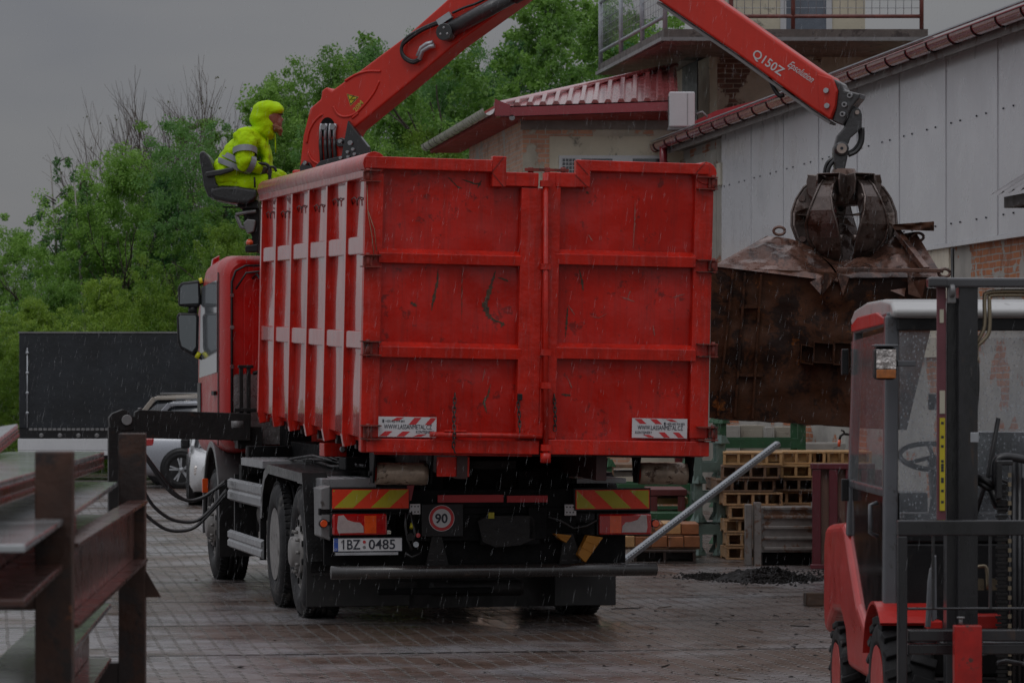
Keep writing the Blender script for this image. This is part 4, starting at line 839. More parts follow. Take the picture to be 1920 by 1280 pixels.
k_ = MB(); kprism(k_, [(1560, 147), (1577, 156), (1583, 169), (1596, 172), (1613, 176), (1611, 184), (1604, 192), (1596, 203), (1580, 236), (1560, 227), (1567, 203), (1571, 172)], -.10, .10); tip = k_.build('boom_tip', m_graphite, crane, bevel=.012)
k_ = MB()
for (x, y) in ((1583, 196), (1579.5, 214), (1593, 179)): p = KF.q(x, y, -.12) + V((0, .12, 0)); k_.cyl(p + V((0, -.125, 0)), p + V((0, .125, 0)), .024, 12, 0); k_.cyl(p + V((0, -.13, 0)), p + V((0, -.124, 0)), .012, 8, 1)
k_.build('pin', [m_chrome, m_black], tip)
k_ = MB(); kline(k_, spline([(1442, 145), (1452, 168), (1462, 180), (1470, 178)]), .02, -.05, 8, 0); kprism(k_, [(1466, 165), (1474, 158), (1490, 170), (1480, 182)], -.06, .06, 0); k_.build('work_lamp', m_black, stick, bevel=.005)
# open operator seat on its pedestal
SF = Frame(P(440, 380, 32.0), 0)
def sprism(mb, pts, y0, y1, m=0): mb.prism([SF.q(x, y, 0) + V((0, y0, 0)) for x, y in pts], (0, y1 - y0, 0), m)
KS = KF.i @ SF.m
seat = bpy.data.objects.new('operator_seat', None); C.objects.link(seat); seat.parent = crane; seat.matrix_local = KS
k_ = MB(); sprism(k_, [(377, 292), (381, 286), (388, 287), (396, 297), (405, 318), (409, 345), (418, 356), (412, 378), (394, 371), (386, 352)], -.22, .22); k_.build('backrest', m_seat, seat, bevel=.03, seg=4)
k_ = MB(); sprism(k_, [(398, 355), (420, 350), (450, 351), (486, 357), (486, 376), (470, 385), (440, 384), (405, 376), (396, 368)], -.24, .24); k_.build('cushion', m_seat, seat, bevel=.035, seg=4)
k_ = MB(); sprism(k_, [(390, 326), (415, 322), (442, 317), (444, 324), (420, 332), (392, 336)], -.30, -.24); sprism(k_, [(390, 326), (415, 322), (442, 317), (444, 324), (420, 332), (392, 336)], .24, .30); k_.build('armrest', m_seat, seat, bevel=.012, seg=3)
k_ = MB(); k_.tube([SF.q(x, y, -.26) for x, y in spline([(470, 309), (490, 307), (500, 309), (505, 316), (506, 330), (505, 350)])], .016, 8); k_.tube([SF.q(x, y, -.24) for x, y in spline([(506, 313), (514, 314), (518, 322)])], .012, 8); k_.tube([SF.q(477, 332, -.27), SF.q(478, 352, -.27)], .01, 6); k_.build('control_lever', m_black, seat)
k_ = MB(); sprism(k_, [(445, 384), (486, 378), (486, 392), (452, 392)], -.15, .15); sprism(k_, [(455, 392), (487, 390), (487, 475), (468, 470), (474, 445), (462, 420)], -.08, .12); k_.tube([SF.q(x, y, -.15) for x, y in ((442, 402), (462, 398), (480, 396))], .018, 8, 1); k_.tube([SF.q(x, y, -.13) for x, y in ((443, 403), (452, 425), (470, 430))], .02, 8, 1)
k_.tube([SF.q(x, y, -.16) for x, y in ((418, 388), (440, 389), (470, 384))], .008, 6, 0)
k_.build('seat_pedestal', [m_dark, m_grey], seat, bevel=.008)
k_ = MB(); sprism(k_, [(458, 420), (466, 412), (482, 414), (478, 436), (466, 440)], -.16, -.08); sprism(k_, [(462, 462), (486, 458), (486, 474), (462, 474)], -.15, -.05, 1); k_.each('valve_block', [m_grey, m_black], seat, bevel=.01)
k_ = MB(); k_.lathe([(0, .035), (.03, .035), (.05, .02), (.055, 0)], SF.q(468, 459, -.12), 'z', 12); k_.build('amber_lamp', m_lor, seat)
# ================================================================ person
def organic(name, caps, m, parent=None, voxel=.018, smooth=6, disp=0., dscale=6, mtx=None):
    mb = MB()
    def ball(c, r):
        r = r if isinstance(r, (tuple, list)) else (r, r, r); n1, n2 = 14, 9; vs = [V(c) + V((0, 0, r[2]))]; 
        for j in range(1, n2):
            t = math.pi * j / n2
            for i in range(n1): a = 2 * math.pi * i / n1; vs.append(V(c) + V((r[0] * math.sin(t) * math.cos(a), r[1] * math.sin(t) * math.sin(a), r[2] * math.cos(t))))
        vs.append(V(c) - V((0, 0, r[2]))); fs = [(0, 1 + i, 1 + (i + 1) % n1) for i in range(n1)]
        for j in range(n2 - 2): fs += [(1 + j * n1 + i, 1 + (j + 1) * n1 + i, 1 + (j + 1) * n1 + (i + 1) % n1, 1 + j * n1 + (i + 1) % n1) for i in range(n1)]
        e = len(vs) - 1; fs += [(e, 1 + (n2 - 2) * n1 + (i + 1) % n1, 1 + (n2 - 2) * n1 + i) for i in range(n1)]; mb.add(vs, fs)
    for (p, q, r0, r1) in caps:
        p, q = V(p), V(q); a0 = r0 if not isinstance(r0, (tuple, list)) else max(r0); n = max(1, int((q - p).length / (a0 * .22)))
        for i in range(n + 1):
            t = i / n
            r = tuple(r0[k] * (1 - t) + r1[k] * t for k in range(3)) if isinstance(r0, (tuple, list)) else r0 * (1 - t) + r1 * t
            ball(p.lerp(q, t), r)
    o = mb.build(name, m, None); md = o.modifiers.new('r', 'REMESH'); md.mode = 'VOXEL'; md.voxel_size = voxel; md.use_smooth_shade = True
    s = o.modifiers.new('s', 'SMOOTH'); s.iterations = smooth; s.factor = .5
    dg = bpy.context.evaluated_depsgraph_get(); me = bpy.data.meshes.new_from_object(o.evaluated_get(dg)); old = o.data; o.modifiers.clear(); o.data = me; bpy.data.meshes.remove(old)
    if disp:
        me.calc_loop_triangles() if False else None
        for v in me.vertices:
            c = v.co; f = disp * (mnoise.noise(V((c.x * dscale * .8 + c.z * dscale * .9, c.y * dscale, c.z * dscale * 1.5 - c.x * dscale * .6))) + .5 * mnoise.noise(c * dscale * 2.7 + V((5, 1, 2)))); v.co = c + v.normal * f
    me.polygons.foreach_set('use_smooth', [True] * len(me.polygons)); me.materials.clear(); me.materials.append(m)
    o.parent = parent
    return o
S = lambda px, py, y=0.: SF.q(px, py, 0) + V((0, y, 0))
hipc, chest, neck, head = S(430, 338), S(462, 278), S(494, 243), S(508, 224)
caps = [(hipc, chest, .12, .13), (chest, neck, .10, .06), (neck, head, .055, .08), (head, head + V((.01, 0, .05)), .088, .09), (head + V((.05, 0, -.03)), head + V((.06, 0, -.06)), .055, .04)]
nose = head + V((.105, 0, .00)); caps += [(nose - V((.03, 0, -.03)), nose, .014, .017), (head + V((.085, 0, -.045)), head + V((.092, 0, -.045)), .018, .016)]
for sy in (-1, 1):
    caps += [(S(434, 347, .10 * sy), S(512, 342, .14 * sy), .085, .06), (S(512, 342, .14 * sy), S(515, 420, .14 * sy), .055, .045), (S(515, 422, .14 * sy), S(535, 426, .14 * sy), .05, .035)]
    sh, el, wr = S(466, 262, .19 * sy), S(466 if sy < 0 else 480, 312, .25 * sy), S(488 if sy < 0 else 500, 320, .20 * sy)
    caps += [(sh, el, .055, .045), (el, wr, .042, .03)]
    pc = wr + V((.05, 0, -.01)); caps += [(wr, pc, .032, .034)]
    for k in range(4):
        f0 = pc + V((.015, (-.03 + .02 * k), .012)); f1 = f0 + V((.045 - .004 * abs(k - 1), 0, .0)); f2 = f1 + V((.006, 0, -.035)); f3 = f2 + V((-.022, 0, -.012)); caps += [(f0, f1, .011, .010), (f1, f2, .010, .009), (f2, f3, .009, .008)]
    caps += [(pc + V((-.01, -.035 * sy, .0)), pc + V((.03, -.05 * sy, -.02)), .012, .010)]
    caps += [(head + V((-.005, .085 * sy, .0)), head + V((-.005, .09 * sy, .03)), .012, .016)]
m_body = mat('skin', (.4, .2, .14))
person = organic('person', caps, m_skin, None, voxel=.011, smooth=3); person.matrix_world = SF.m
tag(person, 'seated crane driver in yellow hi-vis rain suit and hood, leaning forward over the levers', 'person')
# clothing
jc = [(S(424, 335), S(448, 292), (.17, .24, .14), (.165, .25, .16)), (S(448, 292), S(468, 264), (.165, .25, .16), (.14, .23, .13)), (S(468, 262), S(488, 250), (.12, .17, .11), (.09, .10, .08)), (S(418, 342), S(440, 340), (.13, .23, .07), (.14, .24, .07)), (S(486, 262), S(502, 292), (.06, .12, .08), (.05, .14, .08)), (S(502, 292), S(500, 318), (.05, .14, .06), (.06, .15, .06))]
jk = organic('jacket', jc, m_hiv, person, voxel=.014, smooth=5, disp=.024, dscale=6.5)
for sy in (-1, 1):
    sh, el, wr = S(462, 266, .20 * sy), S(464 if sy < 0 else 482, 308, .28 * sy), S(488 if sy < 0 else 500, 318, .22 * sy)
    organic('sleeve', [(sh, sh.lerp(el, .5), .115, .105), (sh.lerp(el, .5), el, .105, .085), (el, wr, .085, .058)], m_hiv, person, voxel=.012, smooth=4, disp=.020, dscale=9)
    bn = MB(); a = sh.lerp(el, .55); d = (el - sh).normalized(); bn.tube([a - d * .03, a + d * .03], [.118, .114], 20, cap=False); a = el.lerp(wr, .32); d = (wr - el).normalized(); bn.tube([a - d * .028, a + d * .028], [.094, .090], 20, cap=False); bn.build('reflective_band', m_band, person)
# hood: shell around the head with its opening to the front
hood = [(S(496, 238), S(492, 222), (.105, .115, .09), (.125, .125, .115)), (S(492, 222), S(497, 207), (.125, .125, .115), (.12, .12, .10)), (S(497, 207), S(512, 205), (.12, .12, .10), (.095, .10, .075)), (S(500, 206), S(519, 207.5), (.11, .115, .085), (.065, .10, .055)), (S(497, 240), S(504, 250), (.09, .115, .08), (.06, .10, .05)), (S(490, 246), S(500, 252), (.10, .12, .06), (.08, .10, .05))]
hd = organic('hood', hood, m_hiv, person, voxel=.012, smooth=4, disp=.013, dscale=8)
fc = MB()
# face in the opening of the hood, cap peak, beard
face = organic('face', [(S(512, 222), S(515, 238), (.050, .075, .06), (.05, .065, .045)), (S(520, 227), S(523, 231), .02, .018), (S(519, 243), S(521, 245), (.03, .05, .02), (.03, .04, .02)), (S(517, 219), S(521, 220), (.03, .06, .012), (.03, .05, .012))], m_skin, person, voxel=.007, smooth=2)
k_ = MB()
for sy in (-1, 1): k_.lathe([(-.008, 0), (-.006, .007), (0, .009)], S(521.5, 224.5, .03 * sy), 'x', 8)
k_.build('eye', m_sblack, person)
organic('beard', [(S(512, 236), S(523, 243), (.05, .075, .03), (.036, .055, .035)), (S(523, 243), S(525, 252), (.034, .045, .035), (.014, .022, .02)), (S(508, 228), S(512, 238), (.03, .075, .03), (.04, .07, .03))], m_beard, person, voxel=.008, smooth=2, disp=.006, dscale=40)
k_ = MB(); k_.prism([S(504, 213), S(519, 210), S(528, 212), S(531, 216), S(518, 218), S(505, 222)], (0, .001, 0)); pk = []
k_ = MB(); n = 10; vs = []
for i in range(n + 1):
    a = R(-80 + 160 * i / n)
    for (rx, ry, z) in ((.02, .085, .012), (.115, .08, -.018), (.112, .08, -.026), (.02, .085, .0)): vs.append(S(509, 210.5) + V((rx * math.cos(a), ry * math.sin(a), z)))
k_.add(vs, [(i * 4 + j, (i + 1) * 4 + j, (i + 1) * 4 + (j + 1) % 4, i * 4 + (j + 1) % 4) for i in range(n) for j in range(4)]); k_.build('cap_peak', mat('dark_cap', (.03, .032, .036), .6), person)
trs = [(S(425, 346, -.08), S(470, 347, -.12), .13, .12), (S(470, 347, -.12), S(512, 342, -.14), .12, .10), (S(425, 346, .08), S(470, 345, .12), .13, .12), (S(470, 345, .12), S(520, 334, .14), .12, .095), (S(512, 342, -.14), S(515, 412, -.14), .095, .075), (S(520, 334, .14), S(520, 412, .14), .095, .075)]
organic('trousers', trs, m_hiv, person, voxel=.014, smooth=4, disp=.012, dscale=8)
# bands round the jacket: rings that follow the body
def band(p0, p1, rx, ry, w_=.026):
    k_ = MB(); n = 40; vs = []; d = (p1 - p0)
    for i in range(n + 1):
        a = 2 * math.pi * i / n; off = V((rx * math.cos(a), ry * math.sin(a), 0))
        tilt = V((d.z, 0, -d.x)).normalized(); c = (p0 + p1) / 2 + d.normalized() * (math.cos(a) * d.length / 2) + V((0, ry * math.sin(a), 0))
        nrm = tilt if True else tilt
        vs += [c - tilt * w_, c + tilt * w_]
    k_.add(vs, [(2 * i, 2 * i + 1, 2 * i + 3, 2 * i + 2) for i in range(n)], 0, True); k_.build('reflective_band', m_band, person)
band(S(417, 288), S(478, 318), .1, .285); band(S(408, 300), S(478, 330), .1, .29)
k_ = MB(); k_.tube([S(502, 246, -.05), S(503, 262, -.06), S(503, 285, -.07)], .006, 5); k_.tube([S(506, 248, -.04), S(516, 252, -.02), S(516.5, 270, -.02), S(517, 287, -.02)], .006, 5); k_.build('drawstring', m_hiv, person)
for sy in (-1, 1):
    wr = S(488 if sy < 0 else 500, 320, .20 * sy); pc = wr + V((.05, 0, -.01)); g_ = [(wr + V((.01, 0, 0)), pc, .040, .040)]
    for k in range(4):
        f0 = pc + V((.015, (-.03 + .02 * k), .012)); f1 = f0 + V((.045 - .004 * abs(k - 1), 0, .0)); f2 = f1 + V((.006, 0, -.035)); f3 = f2 + V((-.022, 0, -.012)); g_ += [(f0, f1, .014, .013), (f1, f2, .013, .012), (f2, f3, .012, .011)]
    g_ += [(pc + V((-.01, -.035 * sy, .0)), pc + V((.03, -.05 * sy, -.02)), .015, .013)]
    organic('glove', g_, m_glove, person, voxel=.006, smooth=1)
for sy in (-1, 1): organic('boot', [(S(514, 412, .14 * sy), S(516, 424, .14 * sy), .065, .06), (S(516, 425, .14 * sy), S(538, 428, .14 * sy), .055, .045)], m_black, person, voxel=.012, smooth=2)

# ================================================================ grapple
GF = Frame(P(1582, 330, 30.0), 0)
gr = empty('scrap_grapple', GF.m, 'worn dark steel five-finger grapple closed on top of the rusty hopper', 'grapple')
G = lambda px, py, y=0.: GF.q(px, py, 0) + V((0, y, 0))
Z5 = lambda pts: [(1480 + x / 3.66, 170 + y / 3.66) for x, y in pts]
def gprism(mb, pts, y0, y1, m=0): mb.prism([G(x, y, y0) for x, y in pts], (0, y1 - y0, 0), m)
k_ = MB(); gprism(k_, Z5([(425, 122), (455, 115), (482, 130), (495, 170), (493, 262), (415, 330), (402, 370), (300, 400), (325, 310), (375, 255), (400, 175), (410, 140)]), -.06, .06); k_.build('hanger_link', m_graphite, gr, bevel=.012)
k_ = MB(); gprism(k_, Z5([(325, 365), (350, 355), (380, 365), (398, 400), (395, 460), (382, 520), (372, 575), (318, 575), (305, 520), (298, 430), (303, 385)]), -.075, .075); rt = k_.build('rotator', m_graphite, gr, bevel=.012)
k_ = MB(); c0 = G(1576, 280); k_.lathe([(-.10, 0), (-.10, .055), (-.09, .065), (.09, .065), (.10, .055)], c0, 'y', 20, 0); k_.cyl(c0 + V((0, -.115, 0)), c0 + V((0, -.1, 0)), .045, 16, 1); k_.cyl(c0 + V((0, -.118, 0)), c0 + V((0, -.115, 0)), .014, 10, 2); c1 = G(1605.5, 212); k_.cyl(c1 + V((0, -.08, 0)), c1 + V((0, .08, 0)), .02, 10, 1); k_.build('pivot_pin', [m_graphite, mat('pin_steel', (.4, .33, .29), .35, metal=.5), m_sblack], rt)
for k, pts in enumerate(([(1612, 240), (1613, 262), (1604, 278), (1592, 286), (1580, 290)], [(1617, 240), (1616, 266), (1606, 284), (1590, 292)], [(1565, 296), (1553, 304), (1548, 316), (1547, 328)], [(1566, 300), (1558, 308), (1553, 318), (1552, 330)])):
    h = MB(); h.tube([G(x, y, -.03 if k % 2 else .03) for x, y in spline(pts)], .017, 8); h.build('grab_hose', m_hose, gr)
# head: pentagonal crown of paired plates round a hub
k_ = MB(); k_.lathe([(-.26, 0), (-.26, .17), (-.22, .19), (-.06, .17), (-.05, .20), (.0, .20), (.01, .12), (.06, .10), (.06, 0)], (0, 0, 0), 'z', 30)
for z in (-.10, -.13): k_.lathe([(z - .008, .175), (z, .19), (z + .008, .175)], (0, 0, 0), 'z', 30)
hub = k_.build('hub', mat('rubbed_hub', (.17, .115, .095), .4, metal=.2, var=.3, vs=5, dirt=((.06, .03, .02), .55, 6), bump=.4, bs=16), gr)
AZ = [238, 302, 14, 90, 166]
for a in AZ:
    ra = Matrix.Rotation(R(a), 3, 'Z'); k_ = MB()
    for s_ in (-1, 1):
        y = .10 * s_; pts = [(.08, -.02), (.30, .01), (.315, -.05), (.30, -.16), (.2, -.26), (.08, -.25)]
        k_.prism([ra @ V((r_, y, z)) for r_, z in pts], ra @ V((0, .016 * s_, 0)))
    k_.prism([ra @ V((r_, -.10, z)) for r_, z in ((.08, -.0), (.31, .012), (.31, .0), (.08, -.012))], ra @ V((0, .20, 0)))
    k_.build('crown_bracket', m_grab, gr, bevel=.005)
    # finger
    t = MB(); outer = [(.27, -.05), (.34, -.10), (.405, -.20), (.44, -.32), (.435, -.44), (.39, -.56), (.31, -.67), (.21, -.76), (.10, -.84)]
    dep = [.10, .13, .16, .18, .17, .14, .10, .06, .01]; wid = [.06, .065, .08, .115, .15, .155, .12, .07, .012]; inw = [.06, .06, .05, .03, .02, .015, .012, .01, .008]; vs = []
    for i, (r_, z) in enumerate(outer):
        a_, b_ = outer[max(i - 1, 0)], outer[min(i + 1, 8)]; tx, tz = b_[0] - a_[0], b_[1] - a_[1]; l = math.hypot(tx, tz); nx_, nz_ = tz / l, -tx / l   # inward normal
        if nx_ > 0: nx_, nz_ = -nx_, -nz_
        w_ = wid[i]; d = dep[i]
        for (yy, e) in ((-w_, 0), (w_, 0), (w_ * 1.0, .02), (inw[i], d), (-inw[i], d), (-w_, .02)):
            vs.append(ra @ V((r_ + nx_ * e, yy, z + nz_ * e)))
    t.add(vs, [(i * 6 + j, i * 6 + (j + 1) % 6, (i + 1) * 6 + (j + 1) % 6, (i + 1) * 6 + j) for i in range(8) for j in range(6)]); t.add([vs[j] for j in range(6)], [tuple(range(6))[::-1]]); t.add([vs[48 + j] for j in range(6)], [tuple(range(6))])
    ft = t.build('finger', m_grab, gr, bevel=.006)
    e = MB()
    for s_ in (-1, 1):     # raised edge strips
        e.tube([ra @ V((r_ + .006, wid[i] * s_, z)) for i, (r_, z) in enumerate(outer)], .011, 6)
    for i in (2, 5): r_, z = outer[i]; e.cyl(ra @ V((r_ - .05, -wid[i] - .012, z)), ra @ V((r_ - .05, wid[i] + .012, z)), .028, 10)
    e.build('finger_edge', m_grab, ft)
    # spade wing at mid height
    wv = MB(); wv.prism([ra @ V(q_) for q_ in ((.40, -.10, -.34), (.18, -.13, -.36), (.16, .13, -.36), (.40, .10, -.34), (.26, .08, -.66), (.26, -.08, -.66))], ra @ V((.03, 0, 0))); wv.build('finger_wing', m_grab, ft, bevel=.006)
    cyb = MB(); cyb.cyl(ra @ V((.16, 0, -.10)), ra @ V((.30, 0, -.30)), .035, 12, 0); cyb.cyl(ra @ V((.30, 0, -.30)), ra @ V((.35, 0, -.38)), .02, 10, 1); cyb.build('finger_cylinder', [m_graphite, m_chrome], ft)

# ================================================================ rusty hopper
HF = Frame(P(1545, 800, 29.4), -4)
hp_ = empty('rusted_steel_hopper', HF.m, 'large dark rusted steel hopper hanging crumpled under the grapple, right of the container', 'hopper')
Hq = lambda px, py, y=0.: HF.q(px, py, 0) + V((0, y, 0))
def rough_sheet(mb, A, B, Cc, D_, nu, nv, amp, seed, fr=3.5, m=0, dent=0.):
    """bilinear patch A-B-C-D with dents"""
    vs = []; nrm = (B - A).cross(D_ - A).normalized()
    for j in range(nv + 1):
        for i in range(nu + 1):
            u, v_ = i / nu, j / nv; p = A * (1 - u) * (1 - v_) + B * u * (1 - v_) + Cc * u * v_ + D_ * (1 - u) * v_
            e = min(u, 1 - u, v_, 1 - v_) * 6; e = min(1, e)
            p = p - V((0, 0, dent * math.exp(-((p.x - GC.x) ** 2 + (p.y - GC.y) ** 2) / .11)))
            vs.append(p + nrm * amp * e * (mnoise.noise(p * fr + V((seed, 0, 0))) + .4 * mnoise.noise(p * fr * 3 + V((seed, 3, 0)))))
    mb.add(vs, [(j * (nu + 1) + i, j * (nu + 1) + i + 1, (j + 1) * (nu + 1) + i + 1, (j + 1) * (nu + 1) + i) for j in range(nv) for i in range(nu)], m, True)
GC = HF.i @ P(1582, 450, 30.0)
fl, frr, bl, br_ = Hq(1330, 783), Hq(1700, 806), Hq(1350, 790, 1.5), Hq(1680, 800, 1.5)
tfl, tfr, tbl, tbr = Hq(1334, 500), Hq(1768, 520), Hq(1345, 498, 1.5), Hq(1775, 510, 1.5)
k_ = MB(); rough_sheet(k_, fl, frr, tfr, tfl, 40, 30, .05, 1); rough_sheet(k_, frr, br_, tbr, tfr, 20, 20, .05, 2); rough_sheet(k_, bl, fl, tfl, tbl, 20, 20, .04, 3); rough_sheet(k_, br_, bl, tbl, tbr, 20, 10, .05, 4); rough_sheet(k_, bl, br_, frr, fl, 10, 10, .03, 5)
k_.build('hopper_body', m_rusty, hp_)
m_rust2 = mat('bare_rubbed_rust', (.13, .062, .042), .3, metal=.3, var=.35, vs=3, dirt=[((.045, .022, .016), .50, 4), ((.18, .135, .12), .64, 7)], bump=1.0, bs=7, coat=.3)
k_ = MB(); a, b_, c, d, e, f_ = Hq(1336, 499, -.02), Hq(1440, 437, .55), Hq(1462, 432, .6), Hq(1735, 418, .55), Hq(1722, 428, .5), Hq(1766, 520, -.03)
rough_sheet(k_, Hq(1336, 499, -.02), Hq(1575, 528, -.06), Hq(1535, 436, .50), Hq(1440, 437, .50), 34, 20, .045, 7, 5, dent=.26); rough_sheet(k_, Hq(1575, 520, -.05), Hq(1768, 520, -.02), Hq(1722, 428, .5), Hq(1535, 436, .50), 34, 20, .05, 8, 5, dent=.26)
rough_sheet(k_, Hq(1440, 437, .5), Hq(1722, 428, .5), Hq(1760, 505, 1.5), Hq(1350, 498, 1.5), 26, 14, .05, 9, dent=.30); rough_sheet(k_, Hq(1768, 520, -.02), Hq(1775, 512, 1.5), Hq(1722, 428, .52), Hq(1722, 430, .5), 8, 8, .03, 10); rough_sheet(k_, Hq(1345, 498, 1.5), Hq(1336, 499, -.02), Hq(1440, 437, .5), Hq(1440, 438, .52), 8, 8, .03, 11)
k_.build('hopper_lid', m_rust2, hp_)
for (x0, y0, x1, y1) in ((1375, 508, 1346, 780), (1397, 512, 1378, 782), (1427, 515, 1411, 785)):
    k_ = MB(); k_.bar(Hq(x0, y0, -.03), Hq(x1, y1, -.03), .022, .035); k_.build('angle_rib', m_rusty, hp_, bevel=.004)
for (y0, y1) in ((572, 578), (700, 706)):
    k_ = MB(); k_.box(Hq(1385, y0, -.035), Hq(1430, y1, .0)); k_.build('cross_strip', m_rusty, hp_)
k_ = MB(); k_.bar(Hq(1568, 506, -.075), Hq(1768, 508, -.06), .05, .035); k_.bar(Hq(1736, 506, -.05), Hq(1686, 430, .42), .06, .05); k_.build('rim_bar', m_rust2, hp_, bevel=.006)
for (pts) in ([(1502, 645), (1526, 650), (1524, 684), (1500, 680)], [(1525, 640), (1563, 644), (1562, 682), (1525, 680)], [(1563, 641), (1610, 643), (1608, 686), (1561, 684)]):
    k_ = MB(); P4 = [Hq(x, y, -.16) for x, y in pts]
    for i in range(4): A, B = P4[i], P4[(i + 1) % 4]; cc = sum(P4, V((0, 0, 0))) / 4; A2, B2 = A + (cc - A) * .1, B + (cc - B) * .1; k_.prism([A, B, B2, A2], (0, .18, 0))
    k_.prism([q_ + V((0, .10, 0)) for q_ in P4], (0, .02, 0)); k_.build('fork_pocket', m_rusty, hp_)
for pts in ([(1518, 530), (1547, 516), (1538, 552)], [(1545, 512), (1566, 520), (1540, 555)], [(1568, 512), (1592, 520), (1580, 554), (1576, 556)], [(1668, 545), (1698, 540), (1694, 556)], [(1700, 512), (1712, 528), (1735, 524), (1728, 560), (1702, 552)]):
    k_ = MB(); P3 = [Hq(x, y, -.12 + .06 * (i % 2)) for i, (x, y) in enumerate(pts)]; k_.prism(P3, (.01, .03, 0)); k_.build('torn_flap', m_rust2, hp_)
k_ = MB(); rough_sheet(k_, Hq(1672, 418, .3), Hq(1755, 412, .3), Hq(1755, 430, .3), Hq(1680, 428, .3), 14, 4, .07, 21, 9); rough_sheet(k_, Hq(1672, 418, .3), Hq(1755, 412, .3), Hq(1750, 414, .7), Hq(1680, 418, .7), 14, 4, .05, 22, 9); k_.build('bent_scrap_strip', m_rusty, hp_)
for (cx_, cy_, y_) in ((1462, 428, .5), (1726, 440, .45), (1770, 512, -.04)):
    k_ = MB(); c0 = Hq(cx_, cy_, y_); k_.tube([c0 + V((.05 * math.cos(t), 0, .035 * math.sin(t))) for t in [2 * math.pi * i / 14 for i in range(15)]], .014, 6); k_.build('lifting_eye', m_rust2, hp_)
# ================================================================ forklift
FF = Frame(V((2.42, 17.0, 0)), 2)
fk = empty('forklift', FF.m, 'red forklift with black mast and glazed cab, cut off by the right edge', 'forklift')
m_fred = mat('forklift_red', (.50, .022, .016), .38, coat=.4, var=.12, dirt=((.3, .10, .09), .68, 9), bump=.2, bs=6)
m_fgrey = mat('forklift_grey', (.10, .105, .115), .35, coat=.4, var=.15, dirt=((.05, .045, .04), .6, 8))
m_mast = mat('greased_mast', (.016, .016, .018), .32, var=.4, vs=5, coat=.3, dirt=[((.05, .03, .02), .62, 6), ((.10, .09, .085), .70, 14)], stretch=(1, 1, .25), bump=.3, bs=25)
m_glass = rain_glass('rain_glass', (.50, .54, .58), .10, .42)
m_fglass = rain_glass('side_rain_glass', (.26, .28, .28), .24, .60, .07)
def ftyre(x, y, r, w_, lugs):
    s = -1 if x < 0 else 1; root = bpy.data.objects.new('wheel', None); C.objects.link(root); root.parent = fk; t = MB(); f = lambda a: x - a * s
    t.lathe([(f(a) , q) for a, q in ((.03, r * .58), (.0, r * .66), (-.0, r * .85), (.02, r * .93), (w_ - .02, r * .93), (w_, r * .85), (w_, r * .6))], (0, y, r), 'x', 40)
    for k in range(lugs):
        a = 2 * math.pi * k / lugs
        for (a0, a1, da) in ((-.005, w_ * .5, 0), (w_ * .5, w_ + .005, math.pi / lugs)):
            aa = a + da; c = V((0, y + math.cos(aa) * r * .95, r + math.sin(aa) * r * .95)); t.box((f(a0), c.y - r * .065, c.z - r * .06), (f(a1), c.y + r * .065, c.z + r * .06), rot=Matrix.Rotation(aa - math.pi / 2, 3, 'X') @ Matrix.Rotation(R(18 if a0 < 0 else -18), 3, 'Z'))
    t.build('tyre', m_tyre, root, bevel=.006)
    t = MB(); t.lathe([(f(a), q) for a, q in ((-.0, r * .60), (.01, r * .56), (.07, r * .52), (.09, r * .30), (.03, r * .24), (.03, 0))], (0, y, r), 'x', 32); t.build('rim', m_fred, root)
for s in (-1, 1): ftyre(.60 * s, 0, .355, .25, 20); ftyre(.585 * s, 1.68, .285, .20, 16)
k_ = MB(); k_.prism([(-.57, y, z) for y, z in ((.42, .34), (1.32, .34), (1.42, .52), (1.62, .62), (1.95, .60), (2.3, .45), (2.36, .62), (2.34, .98), (2.26, 1.08), (1.55, 1.12), (1.42, 1.08), (.95, .72), (.45, .55))], (1.14, 0, 0)); k_.build('body', m_fred, fk, bevel=.05, seg=4)
for s in (-1, 1):
    k_ = MB(); vs = []; n = 16; aa = [52 + 108 * i / n for i in range(n + 1)]
    for a in aa:
        for dx, rr in ((0, .43), (-.26, .43), (-.26, .415), (0, .415)): vs.append((.615 * s + dx * s, .02 - math.cos(R(a)) * rr * .98, .355 + math.sin(R(a)) * rr))
    k_.add(vs, [(i * 4 + j, i * 4 + (j + 1) % 4, (i + 1) * 4 + (j + 1) % 4, (i + 1) * 4 + j) for i in range(n) for j in range(4)]); k_.build('front_fender', m_fred, fk)
k_ = MB(); k_.prism([(-.545, y, z) for y, z in ((.30, .56), (.10, .60), (.02, .80), (.04, 1.31), (1.32, 1.32), (1.36, 1.0), (.95, .66))], (.03, 0, 0)); k_.prism([(.515, y, z) for y, z in ((.30, .56), (.10, .60), (.02, .80), (.04, 1.31), (1.32, 1.32), (1.36, 1.0), (.95, .66))], (.03, 0, 0)); k_.each('door_panel', mat('smoked_door', (.035, .026, .027), .12, coat=1, var=.3), fk, bevel=.008)
